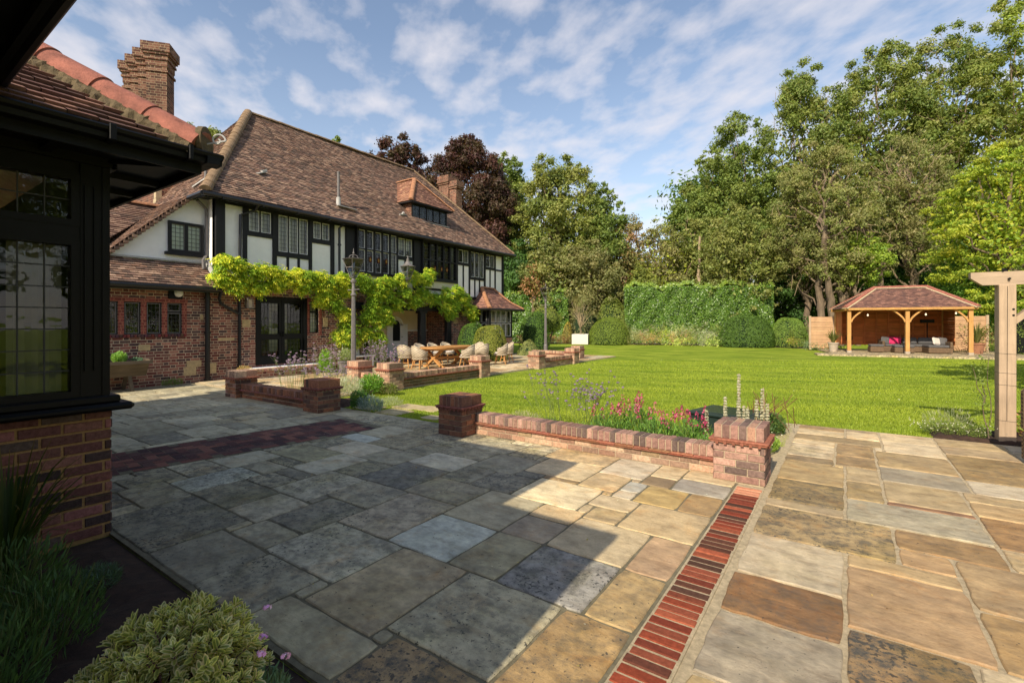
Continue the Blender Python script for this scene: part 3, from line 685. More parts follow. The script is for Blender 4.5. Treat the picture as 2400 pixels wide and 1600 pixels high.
lowwall(0, -10.73, -8.17, 5.20, 5.44, .30, GD, GD + GB[:1], 'low dark brick wall between the two patio piers', 6, tile=S(140, 84, 66))
pier(-9.38, -8.92, 7.74, 8.20, .64, GO, GO, 'pale orange brick pier at the near corner of the dining terrace', 7)
pier(-10.75, -10.29, 7.9, 8.36, .62, GO, GO, 'weathered brick pier behind the near corner of the dining terrace', 8)
lowwall(0, -10.28, -9.39, 7.98, 8.2, .34, GO, GO, 'short brick wall joining the two corner piers of the dining terrace', 9)
pier(-9.40, -8.95, 11.3, 11.74, .62, GO, GO, 'brick pier at the step from dining terrace to lawn, by the table', 10)
lowwall(1, 8.21, 11.29, -9.28, -9.04, .36, [S(108, 92, 66), S(120, 96, 68), S(94, 84, 62), S(132, 100, 74)], GO, 'low olive-brown brick wall between lawn and dining table', 11)  # bricks darkened for the unlit lawn face: shade put into the colour
pier(-9.40, -8.95, 14.6, 15.04, .60, GO, GO, 'brick pier on the far side of the terrace step', 12)
lowwall(1, 15.05, 17.3, -9.28, -9.04, .34, GO, GO, 'low brick wall in front of the far lamp post', 13)
pier(-9.40, -8.95, 17.31, 17.75, .60, GO, GO, 'brick pier at the far corner of the terrace wall', 14)
pier(-10.15, -9.7, 19.3, 19.74, .60, GO, GO, 'farthest brick pier, by the lawn beyond the terrace', 15)
lowwall(0, -12.3, -10.16, 19.4, 19.64, .34, GO, GO, 'low brick wall behind the far lamp post', 16)
# ---------------------------------------------------------------- roofs of real tile courses
TILE = [S(140, 98, 76), S(124, 84, 68), S(156, 112, 86), S(108, 76, 64), S(132, 90, 72), S(150, 104, 80), S(116, 86, 72), S(168, 122, 94), S(98, 72, 62), S(140, 92, 68)]
TILE = [(v[0] * .98, v[1] * 1.02, v[2] * .97) for v in ds(TILE, .36, 1.15)]
def clip(poly, a, bb, keep_ge, axis):
    out = []
    for i in range(len(poly)):
        p, q = poly[i], poly[(i + 1) % len(poly)]
        ip = (p[axis] >= a) == keep_ge; iq = (q[axis] >= a) == keep_ge
        if ip: out.append(p)
        if ip != iq and abs(q[axis] - p[axis]) > 1e-9:
            t = (a - p[axis]) / (q[axis] - p[axis]); out.append((p[0] + (q[0] - p[0]) * t, p[1] + (q[1] - p[1]) * t))
    return out
def clip_convex(cell, poly):
    """Sutherland-Hodgman: cell clipped by convex counter-clockwise poly"""
    out = cell
    for i in range(len(poly)):
        a, c = poly[i], poly[(i + 1) % len(poly)]; ex, ey = c[0] - a[0], c[1] - a[1]
        sd = lambda p: ex * (p[1] - a[1]) - ey * (p[0] - a[0])
        res = []
        for k in range(len(out)):
            p, q = out[k], out[(k + 1) % len(out)]; dp, dq = sd(p), sd(q)
            if dp >= -1e-7: res.append(p)
            if (dp > 1e-7 and dq < -1e-7) or (dp < -1e-7 and dq > 1e-7):
                t = dp / (dp - dq); res.append((p[0] + (q[0] - p[0]) * t, p[1] + (q[1] - p[1]) * t))
        out = res
        if len(out) < 3: return []
    return out
def tiles(b, pts, pal, course=.1, width=.165, seed=1, lift=.018, jit=.006, under=True, wave=.02):
    """pts: convex 3D polygon; the first edge is the eave"""
    rr = random.Random(seed); P = [np.array(p, float) for p in pts]
    u = P[1] - P[0]; u[2] = 0; u /= np.linalg.norm(u); n = None
    n = np.cross(P[1] - P[0], P[-1] - P[0]); n /= np.linalg.norm(n)
    if n[2] < 0: n = -n
    v = np.cross(n, u)
    if v[2] < 0: v = -v
    o = P[0]; L2 = [((p - o) @ u, (p - o) @ v) for p in P]
    ar = sum(L2[i][0] * L2[(i + 1) % len(L2)][1] - L2[(i + 1) % len(L2)][0] * L2[i][1] for i in range(len(L2)))
    if ar < 0: L2 = L2[::-1]
    umin, umax = min(p[0] for p in L2), max(p[0] for p in L2); vmin, vmax = min(p[1] for p in L2), max(p[1] for p in L2)
    W = lambda a, c, h: tuple(o + u * a + v * c + n * h)
    if under: b.face([W(p[0], p[1], -.03) for p in L2], (.1, .06, .05))
    r = 0; y = vmin
    while y < vmax - .01:
        x = umin - (width / 2 if r % 2 else 0) - rr.random() * .02
        while x < umax:
            yj = rr.uniform(-.008, .008); cell = [(x, y + yj), (x + width - .004, y + yj), (x + width - .004, y + course + .012), (x, y + course + .012)]
            q = clip_convex(cell, L2)
            if len(q) >= 3:
                c = rr.choice(pal); f = rr.uniform(.82, 1.18); c = tuple(s * f for s in c); hb = lift + rr.uniform(-jit, jit) + wave * math.sin(x * .9 + y * .6); 
                H = lambda p: hb * 1.0 - (p[1] - y) / course * lift + rr.uniform(0, .001)
                top = [W(p[0], p[1], H(p)) for p in q]; b.face(top, c)
                lo = min(p[1] for p in q); e = [p for p in q if p[1] < lo + 1e-4]
                if len(e) >= 2:
                    a0, a1 = min(p[0] for p in e), max(p[0] for p in e)
                    b.face([W(a0, lo, hb - lift - .004), W(a1, lo, hb - lift - .004), W(a1, lo, hb), W(a0, lo, hb)], tuple(s * .8 for s in c))
            x += width
        y += course; r += 1
def ridge_tiles(b, p0, p1, r=.12, L=.42, n=10, seed=1, flat=.75, c=(1, 1, 1)):
    rr = random.Random(seed); p0 = np.array(p0, float); p1 = np.array(p1, float); d = p1 - p0; T = np.linalg.norm(d); d /= T
    s = np.cross(d, (0, 0, 1.)); s /= np.linalg.norm(s); w = np.cross(s, d); k = max(1, round(T / L)); L = T / k
    for i in range(k):
        a, z = p0 + d * (i * L - .015), p0 + d * ((i + 1) * L + .012); f = rr.uniform(.85, 1.12); cc = tuple(v * f for v in c); base = len(b.v); dz = rr.uniform(-.006, .006)
        for q, rad in ((a, r * 1.04), (z, r * .96)):
            for j in range(n + 1):
                t = math.pi * j / n; b.v.append(tuple(q + s * math.cos(t) * rad + w * (math.sin(t) * rad * flat + dz)))
        for j in range(n): b.f.append((base + j, base + j + 1, base + n + 2 + j, base + n + 1 + j)); b.c.append(cc)
        b.f.append(tuple(base + j for j in range(n + 1))); b.c.append(tuple(v * .6 for v in cc))
# ---------------------------------------------------------------- windows
def window(parent, o, u, n, u0, u1, z0, z1, cols=2, trans=(), frame=.05, mull=.05, mat='black_wood', cell=(.105, .14), curtain=None, cmat='curtain', name='window', label=None, casement=False, depth=.06, glassm='glass', white=False, lead=.009, head=None, blind=None):
    t = thing(name, label, None); t.parent = parent
    if 'category' in t: del t['category']
    O = np.array(o, float); U = np.array(u, float); Nn = np.array(n, float)
    f = MB(); bo = lambda a0, a1, n0, n1, zz0, zz1, m_=f: m_.obox(O, U, Nn, a0, a1, n0, n1, zz0, zz1)
    bo(u0, u0 + frame, -.06, depth, z0, z1); bo(u1 - frame, u1, -.06, depth, z0, z1)
    bo(u0 + frame, u1 - frame, -.06, depth, z0, z0 + frame); bo(u0 + frame, u1 - frame, -.06, depth, z1 - frame, z1)
    W = (u1 - u0 - 2 * frame - (cols - 1) * mull) / cols; ed = []
    for i in range(cols):
        a = u0 + frame + i * (W + mull); ed.append((a, a + W))
        if i < cols - 1: bo(a + W, a + W + mull, -.05, depth - .004, z0 + frame, z1 - frame)
    zs = [z0 + frame] + [v for t_ in trans for v in (t_ - .025, t_ + .025)] + [z1 - frame]
    for t_ in trans: 
        for (a, a2) in ed: bo(a, a2, -.05, depth - .008, t_ - .025, t_ + .025)
    f.build('frame', M[mat], t)
    lt = MB(); cs = MB()
    for (a, a2) in ed:
        for k in range(0, len(zs), 2):
            zA, zB = zs[k], zs[k + 1]
            if casement:
                w = .018
                for q in ((a, a + w, zA, zB), (a2 - w, a2, zA, zB), (a + w, a2 - w, zA, zA + w), (a + w, a2 - w, zB - w, zB)): bo(q[0], q[1], -.012, .022, q[2], q[3], cs)
            nx = max(1, round((a2 - a) / cell[0])); nz = max(1, round((zB - zA) / cell[1]))
            for i in range(1, nx): q = a + (a2 - a) * i / nx; bo(q - lead / 2, q + lead / 2, .004, .011, zA, zB, lt)
            for i in range(1, nz): q = zA + (zB - zA) * i / nz; bo(a, a2, .005, .012, q - lead / 2, q + lead / 2, lt)
    if casement: cs.build('casement', M['white_paint' if white else 'grey_metal'], t)
    if lt.f: lt.build('leading', M['lead'], t)
    g = MB(); P = lambda a, d, z: O + U * a + Nn * d + np.array((0, 0, z))
    g.face([P(u0 + .01, 0, z0 + .01), P(u1 - .01, 0, z0 + .01), P(u1 - .01, 0, z1 - .01), P(u0 + .01, 0, z1 - .01)]); g.build('glass', M[glassm], t)
    if curtain:
        for (c0, c1) in curtain:
            cb = MB(); a0 = u0 + (u1 - u0) * c0; a1 = u0 + (u1 - u0) * c1; k = max(6, int((a1 - a0) / .03)); pts = []
            for i in range(k + 1): pts.append((a0 + (a1 - a0) * i / k, -.16 + .02 * math.sin(i * 1.7) + .008 * math.sin(i * 3.1)))
            for i in range(k): cb.face([P(pts[i][0], pts[i][1], z0), P(pts[i + 1][0], pts[i + 1][1], z0), P(pts[i + 1][0], pts[i + 1][1], z1), P(pts[i][0], pts[i][1], z1)])
            cb.build('curtain', M[cmat], t, smooth=True)
    if blind:
        cb = MB(); cb.face([P(u0 + frame, -.1, z1 - (z1 - z0) * blind), P(u1 - frame, -.1, z1 - (z1 - z0) * blind), P(u1 - frame, -.1, z1), P(u0 + frame, -.1, z1)]); cb.build('blind', M['curtain'], t)
    return t
def holed(b, o, u, n, u0, u1, z0, z1, holes, th=.25, c=(1, 1, 1)):
    us = sorted({u0, u1, *[h[0] for h in holes], *[h[1] for h in holes]}); zs = sorted({z0, z1, *[h[2] for h in holes], *[h[3] for h in holes]})
    us = [a for a in us if u0 <= a <= u1]; zs = [a for a in zs if z0 <= a <= z1]
    for i in range(len(us) - 1):
        k = 0
        while k < len(zs) - 1:
            cu = (us[i] + us[i + 1]) / 2
            inh = lambda q: any(h[0] < cu < h[1] and h[2] < (zs[q] + zs[q + 1]) / 2 < h[3] for h in holes)
            if inh(k): k += 1; continue
            q = k
            while q + 1 < len(zs) - 1 and not inh(q + 1): q += 1
            b.obox(o, u, n, us[i], us[i + 1], -th, 0, zs[k], zs[q + 1], c); k = q + 1
# ---------------------------------------------------------------- the main house
FX = -14.5; U = (0, 1, 0); NX = (1, 0, 0); O = (FX, 0, 0)
house = thing('house', 'large half-timbered brick house with a steep brown tiled roof', 'house', (-14.5, 13, 0))
HI = Matrix.Translation((14.5, -13, 0))
def H(o):
    if o.parent is house: o.matrix_parent_inverse = HI
    return o
kit = [(3.74, 4.14, 1.33, 2.14), (4.26, 4.60, 1.33, 2.14), (4.72, 5.05, 1.33, 2.14), (5.17, 5.51, 1.33, 2.14)]
ground = kit + [(7.45, 9.12, .35, 2.42), (9.22, 9.55, 1.29, 2.33), (11.5, 16.1, -.1, 2.36)]
b = MB(); holed(b, O, U, NX, 1.0, 20.08, -.1, 2.85, ground, .22)
b.obox((0, 20.08, 0), (-1, 0, 0), (0, 1, 0), 14.72, 22.5, -.22, 0, -.1, 5.0)
b.box(-22.5, -22.3, 1, 19.8, -.1, 5); b.box(-22.5, -14.72, 1.0, 1.2, -.1, 4)
H(b.build('brick_wall', M['brick'], house))
# red brick surrounds to the small windows
b = MB()
for a in (4.14, 4.60, 5.05): 
    w = .12; b.box(FX - .1, FX + .012, a + .002, a + w - .002, 1.33, 2.14)
b.box(FX + .001, FX + .014, 3.5, 5.64, 2.142, 2.24); b.box(FX + .001, FX + .014, 5.512, 5.62, 1.33, 2.14)
H(b.build('brick_surround', M['brick_red'], house))
b = MB(); rr = random.Random(8); y = 3.5
while y < 5.6:
    b.bbox(FX - .02, FX + .045, y, y + .062, 1.255, 1.328, .006, tuple(v * rr.uniform(.8, 1.2) for v in rr.choice([S(120, 66, 60), S(96, 70, 68), S(84, 66, 66)]))); y += .073
H(b.build('brick_sill', M['wallbrick'], house))
b = MB()
b.box(FX + .001, FX + .008, 9.56, 9.66, 1.2, 2.42); b.box(FX + .001, FX + .008, 9.13, 9.21, 1.2, 2.42); b.box(FX + .001, FX + .007, 9.22, 9.55, 2.34, 2.44)
H(b.build('brick_surround', M['brick_red'], house))
# pale stone blocks let into the brickwork
M['sandstone'] = plain('sandstone_blocks', S(186, 164, 122), .9, .25, 12, .4)
for (y0, y1, z0, z1) in ((5.55, 5.85, .2, .42), (5.62, 5.98, .42, .6), (6.2, 6.36, .22, .5), (4.55, 4.8, .92, 1.07), (6.4, 6.85, 1.12, 1.2), (7.06, 7.3, 1.5, 1.72), (6.98, 7.2, .15, .32), (9.72, 9.9, 1.5, 1.8), (10.2, 10.4, .9, 1.2), (16.3, 16.58, 1.6, 1.78), (19.85, 20.06, .5, .8), (5.95, 6.03, 1.7, 1.85), (16.12, 16.3, .6, .85)):
    H(MB().bbox(FX - .05, FX + .006, y0, y1, z0, z1, .003).build('stone_block', M['sandstone'], house))
# upper storey
wins_up = [(7.2, 7.95, 4.3, 5.02, 2, None), (8.1, 9.18, 3.8, 5.02, 3, None), (9.29, 9.98, 4.38, 5.02, 2, None), (12.98, 13.79, 4.24, 5.02, 2, None), (16.57, 17.34, 4.36, 5.02, 2, None), (17.44, 18.5, 3.76, 5.02, 3, None), (18.62, 19.36, 4.34, 5.02, 2, None)]
b = MB(); holed(b, O, U, NX, 6.34, 20.08, 2.86, 5.14, [w[:4] for w in wins_up] + [(10.98, 12.86, 3.48, 5.05), (14.22, 16.3, 3.48, 5.05)], .2)
b.obox((0, 6.34, 0), (-1, 0, 0), (0, -1, 0), 14.52, 15.0, -.2, 0, 2.7, 5.12)
b.prism([(-15.0, 3.9, 3.1), (-15.0, 6.345, 3.1), (-15.0, 6.345, 5.14), (-15.0, 5.9, 5.14), (-15.0, 3.9, 3.2)], (-.2, 0, 0))
H(b.build('rendered_wall', M['render'], house))
def beams(lst, name='timber_frame', pr=.045):
    b = MB()
    for (y0, y1, z0, z1, *q) in lst: b.obox(O, U, NX, y0, y1, -.03, (q[0] if q else pr), z0, z1)
    return H(b.build(name, M['black_wood'], house))
beams([(6.33, 6.57, 2.5, 5.13, .06), (6.57, 20.1, 5.0, 5.14, .038), (7.07, 7.19, 2.86, 5.0), (7.96, 8.09, 2.86, 5.0), (9.18, 9.285, 2.86, 5.0), (9.99, 10.13, 2.86, 5.0), (10.58, 10.95, 2.86, 5.0, .09), (12.88, 12.97, 2.86, 5.0),
       (13.8, 14.2, 2.86, 5.0, .10), (16.48, 16.56, 2.86, 5.0), (17.35, 17.43, 2.86, 5.0), (18.51, 18.61, 2.86, 5.0), (19.37, 19.44, 2.86, 5.0), (19.98, 20.1, 2.86, 5.0, .06),
       (7.19, 7.96, 4.2, 4.3, .04), (8.09, 9.18, 3.69, 3.8, .04), (9.285, 9.99, 4.27, 4.38, .04), (12.97, 13.8, 4.13, 4.24, .04), (16.56, 17.35, 4.27, 4.36, .04), (17.43, 18.51, 3.67, 3.76, .04), (18.61, 19.37, 4.25, 4.34, .04), (19.44, 19.98, 4.25, 4.33, .04),
       (8.42, 8.49, 2.86, 3.69, .035), (8.79, 8.86, 2.86, 3.69, .035), (13.36, 13.43, 2.86, 4.13, .035), (16.92, 16.99, 2.86, 4.27, .035), (17.76, 17.83, 2.86, 3.67, .035), (18.12, 18.19, 2.86, 3.67, .035), (18.96, 19.02, 2.86, 4.25, .035),
       (6.57, 20.1, 2.74, 2.86, .05), (14.2, 16.48, 3.02, 3.1, .035), (14.6, 14.68, 2.86, 3.02, .035), (15.6, 15.68, 2.86, 3.02, .035)])
for i, w in enumerate(wins_up):
    H(window(house, O, U, NX, *w[:4], cols=w[4], curtain=[(.03, .97)] if i in (0, 1, 2) else ([(.0, .25), (.75, 1)] if i in (4, 5, 6) else None), casement=True, white=True, frame=.045, blind=.62 if i == 3 else None, depth=.035, cell=(.11, .13)))
H(window(house, (FX + .12, 0, 0), U, NX, 10.96, 12.88, 3.42, 5.06, cols=5, trans=(4.3,), casement=True, white=True, frame=.07, mull=.075, curtain=[(.02, .12), (.84, .98)], depth=.07, label='five-light oriel window between black posts'))
H(window(house, (FX + .12, 0, 0), U, NX, 14.2, 16.33, 3.46, 5.06, cols=5, trans=(4.28,), casement=False, frame=.07, mull=.075, curtain=[(0, .08)], depth=.07, label='darker five-light oriel window'))
# coloured roundels in the oriel lights
b = MB()
for a in (11.58, 11.96, 12.33, 14.98, 15.38, 15.72):
    for r_, x_, c in ((.085, .135, S(90, 40, 34)), (.05, .139, S(150, 120, 60))):
        k = 12; b.face([(FX + x_, a + r_ * .8 * math.cos(2 * math.pi * i / k), 3.95 + r_ * 1.25 * math.sin(2 * math.pi * i / k)) for i in range(k)], c)
H(b.build('glass_roundels', M['wallbrick'], house))
for (ya, yb, za, zb) in ((10.96, 12.88, 3.42, 5.06), (14.2, 16.33, 3.46, 5.06)):
    b = MB(); b.box(FX, FX + .185, ya - .06, yb + .02, za - .06, za); b.box(FX + .001, FX + .165, ya, yb, zb + .0005, 5.13)
    b.box(FX + .001, FX + .12, ya + .001, ya + .02, za, zb); b.box(FX + .001, FX + .12, yb - .03, yb - .001, za, zb); H(b.build('oriel_surround', M['black_wood'], house))
M['cream'] = plain('cream_render', S(214, 206, 176), .85, .06, 3, .1)
H(MB().box(FX + .002, FX + .10, 10.96, 12.88, 2.93, 3.36).build('oriel_apron', M['cream'], house)); H(MB().box(FX + .002, FX + .10, 14.2, 16.33, 3.1, 3.40).build('oriel_apron', M['cream'], house))
# gable wall window and kitchen windows
H(window(house, (-14.985, 0, 0), U, NX, 5.36, 6.22, 3.54, 4.38, cols=2, frame=.07, mull=.07, casement=True, curtain=[(.05, .95)], depth=.06, label='two-light window in the white gable wall', cell=(.1, .11)))
H(MB().box(-15.02, -14.88, 5.28, 6.3, 3.46, 3.535).build('window_sill', M['black_wood'], house))
for i, k in enumerate(kit): H(window(house, (FX - .06, 0, 0), U, NX, *k, cols=1, frame=.022, casement=True, white=False, cell=(.085, .115), depth=.03, lead=.008, trans=(1.9,) if i == 3 else ()))
H(window(house, (FX - .04, 0, 0), U, NX, 9.22, 9.55, 1.29, 2.33, cols=1, trans=(1.98,), frame=.03, cell=(.08, .1), depth=.03, blind=.98))
# french doors
fd = thing('french_doors', 'pair of glazed black french doors', None); fd.parent = house; H(fd)
b = MB(); X0 = FX - .08
for q in ((7.45, 7.55, .35, 2.42), (9.02, 9.12, .35, 2.42), (7.55, 9.02, 2.32, 2.42)): b.obox((X0, 0, 0), U, NX, q[0], q[1], -.05, .1, q[2], q[3])
b.build('frame', M['near_black'], fd)
for (a0, a1) in ((7.55, 8.28), (8.29, 9.02)):
    b = MB()
    for q in ((a0, a0 + .09, .36, 2.32), (a1 - .09, a1, .36, 2.32), (a0 + .09, a1 - .09, .36, .62), (a0 + .09, a1 - .09, 1.1, 1.28), (a0 + .09, a1 - .09, 2.22, 2.32)): b.obox((X0, 0, 0), U, NX, q[0], q[1], -.03, .05, q[2], q[3])
    b.box(X0 + .05, X0 + .09, (a1 - .05 if a0 < 8 else a0 + .03), (a1 - .03 if a0 < 8 else a0 + .05), 1.2, 1.34)
    b.build('door_leaf', M['near_black'], fd)
    g = MB(); g.face([(X0 + .01, a0 + .08, .6), (X0 + .01, a1 - .08, .6), (X0 + .01, a1 - .08, 2.24), (X0 + .01, a0 + .08, 2.24)]); g.build('glass', M['glass'], fd)
    b = MB()
    for zz in [1.28 + .118 * i for i in range(1, 8)] + [.74, .86, .98]: b.box(X0 + .014, X0 + .02, a0 + .09, a1 - .09, zz - .004, zz + .004)
    for i in range(1, 5): y = a0 + .09 + (a1 - a0 - .18) * i / 5; b.box(X0 + .0135, X0 + .0195, y - .004, y + .004, .62, 2.22)
    b.build('leading', M['lead'], fd)
b = MB(); b.box(FX - .9, FX - .88, 8.35, 8.95, .7, 2.3); b.build('curtain', M['curtain'], fd)
b = MB(); b.box(FX - .86, FX - .84, 8.45, 8.85, 1.45, 2.0); b.build('picture', M['old_wood'], fd)
# brick steps
def step_block(name, x0, x1, y0, y1, z1, label, seed, parent=None):
    rr = random.Random(seed); b = MB(); o = thing(name, label, 'step', ((x0 + x1) / 2, y0, 0)) if parent is None else None
    t = o
    cx = (x0 + x1) / 2
    MB().box(x0 - cx, x1 - cx - .03, .02, y1 - y0 - .02, 0, z1 - .08).build('core', M['brick'], t)
    b = MB(); p = 0
    while p < y1 - y0 - .02:
        w = .075; b.bbox(x1 - cx - .24, x1 - cx, p, p + w - .008, z1 - .076, z1, .006, tuple(v * rr.uniform(.85, 1.2) for v in rr.choice(GO))); p += w
    b.build('brick_edge', M['wallbrick'], t)
    MB().box(x0 - cx, x1 - cx - .245, 0, y1 - y0, z1 - .079, z1 - .003).build('tread', M['paver'], t)
    return t
step_block('brick_step', -14.5, -13.75, 7.1, 9.9, .30, 'brick step below the black french doors', 4)
# ceiling/floors to keep rooms dark
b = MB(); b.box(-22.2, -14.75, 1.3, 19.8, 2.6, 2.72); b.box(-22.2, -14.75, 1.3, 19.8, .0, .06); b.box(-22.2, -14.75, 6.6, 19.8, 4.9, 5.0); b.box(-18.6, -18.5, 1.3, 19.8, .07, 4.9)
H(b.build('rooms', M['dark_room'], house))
# porch recess
b = MB(); b.box(-16.2, -16.0, 11.28, 16.32, 0, 2.6); b.box(-16.0, -14.72, 11.28, 11.5, 0, 2.6); b.box(-16.0, -14.4, 11.5, 16.1, 2.37, 2.45)
H(b.build('porch_wall', plain('cream_porch_wall', S(226, 208, 170), .85, .05, 3, .1), house))
b = MB(); b.box(-16.0, -14.72, 16.1, 16.32, 0, 2.36); b.box(-15.999, -15.96, 14.9, 16.1, .18, 1.24)
H(b.build('porch_brickwork', M['brick'], house))
b = MB(); b.box(-15.96, -15.93, 13.7, 14.88, 1.52, 1.58); b.box(-15.96, -15.94, 14.62, 14.88, .18, 1.52); b.box(-15.955, -15.925, 14.62, 16.1, 1.26, 1.32)
H(b.build('porch_panelling', M['white_paint'], house))
b = MB(); b.box(-16, -14.2, 11.5, 16.4, 0, .16)
H(b.build('porch_floor', plain('quarry_tiles', S(110, 74, 62), .8, .25, 8, .3), house))
dr = thing('front_door', 'white arched porch door with a dark glazed light', None); dr.parent = house; H(dr)
k = 10; ar = lambda y0, y1, zb, zs, h: [(y0, zb), (y1, zb)] + [((y0 + y1) / 2 + (y1 - y0) / 2 * math.cos(math.pi * i / k), zs + h * math.sin(math.pi * i / k)) for i in range(k + 1)]
b = MB(); b.prism([(-15.93, y, z) for y, z in ar(13.72, 14.62, .16, 1.5, .42)], (-.05, 0, 0)); b.build('leaf', M['white_paint'], dr)
b = MB(); b.prism([(-15.925, y, z) for y, z in ar(14.02, 14.42, .85, 1.48, .26)], (.01, 0, 0)); b.build('glass', M['near_black'], dr)
b = MB(); b.tube([(-15.9, 14.5, 1.02), (-15.84, 14.5, 1.02), (-15.84, 14.44, 1.02)], .012, 6); b.build('handle', M['grey_metal'], dr)
b = MB()
for (y0, y1) in ((10.9, 14.24), (14.26, 16.9)): b.box(FX + .0, FX + .2, y0, y1, 2.12, 2.37)
for (y0, y1) in ((14.08, 14.38), (15.7, 15.96)):
    b.bbox(FX - .02, FX + .2, y0, y1, .12, 2.119, .015); 
b.bbox(FX - .05, FX + .22, 14.0, 14.46, 2.02, 2.118, .02); b.box(FX, FX + .16, 11.3, 11.5, .1, 2.119)
H(b.build('porch_frame', M['black_wood'], house))
# bay window
bay = thing('bay_window', 'tile-roofed square bay window', None); bay.parent = house; H(bay)
b = MB(); b.box(-14.5, -13.6, 17.75, 19.65, -.05, .90); b.build('bay_brickwork', M['brick'], bay)
b = MB(); b.box(-14.5, -13.56, 17.71, 19.69, .901, .95); b.box(-14.5, -13.57, 17.72, 19.68, 2.24, 2.38)
for y in (17.75, 19.53): b.box(-13.72, -13.6, y, y + .12, .95, 2.24)
b.box(-14.5, -14.42, 17.75, 17.85, .95, 2.24); b.build('bay_frame', M['black_wood'], bay)
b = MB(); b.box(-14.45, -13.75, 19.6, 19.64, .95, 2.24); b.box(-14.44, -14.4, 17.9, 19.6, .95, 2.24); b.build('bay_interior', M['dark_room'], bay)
window(bay, (-13.62, 0, 0), U, NX, 17.87, 19.53, .95, 2.24, cols=4, trans=(1.62,), frame=.03, mull=.055, casement=True, white=True, depth=.03, curtain=[(.02, .98)])
window(bay, (0, 17.77, 0), (1, 0, 0), (0, -1, 0), -14.42, -13.72, .95, 2.24, cols=2, trans=(1.62,), frame=.03, mull=.055, casement=True, white=True, depth=.03)
b = MB()
e0, e1, ex, ez = 17.32, 20.02, -13.22, 2.30
A, B_, C_, D_ = (-14.5, e0, ez), (ex, e0, ez), (ex, e1, ez), (-14.5, e1, ez); m0, m1, mx_, mz = 17.75, 19.6, -13.72, 2.62; R0, R1 = (-14.45, 18.3, 3.32), (-14.45, 19.2, 3.32)
PB = ds([S(150, 96, 74), S(132, 84, 70), S(164, 108, 80), S(116, 78, 68), S(142, 90, 70)], .3, 1.1)
tiles(b, [B_, C_, (mx_, m1, mz), (mx_, m0, mz)], PB, .1, .16, 31, wave=0); tiles(b, [(mx_, m0, mz), (mx_, m1, mz), R1, R0], PB, .1, .16, 32, wave=0)
tiles(b, [A, B_, (mx_, m0, mz), (-14.5, m0, mz)], PB, .1, .16, 33, wave=0); tiles(b, [(-14.5, m0, mz), (mx_, m0, mz), R0], PB, .1, .16, 34, wave=0)
tiles(b, [C_, D_, (-14.5, m1, mz), (mx_, m1, mz)], PB, .1, .16, 35, wave=0); tiles(b, [(mx_, m1, mz), (-14.5, m1, mz), R1], PB, .1, .16, 36, wave=0)
b.build('bay_roof', M['tile'], bay)
b = MB(); ridge_tiles(b, B_, (mx_, m0, mz + .02), .1, .3, 8, 1); ridge_tiles(b, (mx_, m0, mz + .02), R0, .1, .3, 8, 2); ridge_tiles(b, C_, (mx_, m1, mz + .02), .1, .3, 8, 1); ridge_tiles(b, (mx_, m1, mz + .02), R1, .1, .3, 8, 2); ridge_tiles(b, R0, R1, .1, .3, 8, 3)
b.build('bay_hip_tiles', M['orange_tile'], bay)
b = MB(); b.box(-14.5, ex, e0, e1, 2.2, 2.28); b.tube([(ex + .05, e0 - .05, 2.25), (ex + .05, e1 + .05, 2.25)], .05, 8); b.tube([(-14.5, e0 - .05, 2.25), (ex + .05, e0 - .05, 2.25)], .05, 8)
b.build('bay_gutter', M['black_paint'], bay)
# main roof
EX, EZ = -14.08, 5.16; E0, E1 = 5.9, 20.5; RX, RZ = -18.45, 9.5; RY0, RY1 = 9.2, 17.6; BX = -22.8
b = MB()
tiles(b, [(EX, E0, EZ), (EX, E1, EZ), (RX, RY1, RZ), (RX, RY0, RZ)], TILE, .1, .165, 1, wave=.025)
tiles(b, [(BX, E0, EZ), (EX, E0, EZ), (RX, RY0, RZ)], TILE, .1, .165, 2)
b.face([(EX, E1, EZ), (BX, E1, EZ), (RX, RY1, RZ)], TILE[0]); b.face([(BX, E1, EZ), (BX, E0, EZ), (RX, RY0, RZ), (RX, RY1, RZ)], TILE[0])
tiles(b, [(BX, 3.9, 3.24), (-14.81, 3.9, 3.24), (-14.81, E0, EZ), (BX, E0, EZ)], TILE, .1, .165, 3)
# verge edge of the catslide
for i in range(22):
    t = i / 22; y = 3.9 + 2.0 * t; z = 3.24 + 1.92 * t; b.box(-15.02, -14.79, y - .01, y + .085, z - .06, z + .012, tuple(v * .8 for v in TILE[i % 10]))
H(b.build('main_roof', M['tile'], house))
b = MB(); ridge_tiles(b, (RX, RY0, RZ), (RX, RY1, RZ), .13, .4, 8, 4); ridge_tiles(b, (EX - .02, E0 + .02, EZ + .03), (RX, RY0, RZ + .02), .15, .33, 10, 5, .9); ridge_tiles(b, (EX - .02, E1 - .02, EZ + .02), (RX, RY1, RZ + .02), .11, .33, 8, 6)
H(b.build('ridge_tiles', M['ridge'], house))
b = MB(); b.box(-14.5, -14.1, 6.0, 20.4, 5.13, 5.145); b.box(-14.98, -14.1, 5.92, 6.34, 5.129, 5.144)
H(b.build('eaves_soffit', M['black_paint'], house))
def gutter(b, pts, r=.065):
    b.tube(pts, r, 10)
b = MB(); gutter(b, [(EX + .07, E0 - .09, 5.08), (EX + .07, E1 + .03, 5.08)]); gutter(b, [(EX + .07, E0 - .09, 5.08), (-14.84, E0 - .09, 5.06)])
b.box(EX - .03, EX - .005, E0, E1, 5.0, 5.15); b.box(-14.84, EX - .02, E0 + .01, E0 + .03, 5.02, 5.15)
for y in np.arange(6.3, 20.4, 1.1): b.box(EX, EX + .14, y - .015, y + .015, 5.0, 5.03)
H(b.build('gutter', M['black_paint'], house))
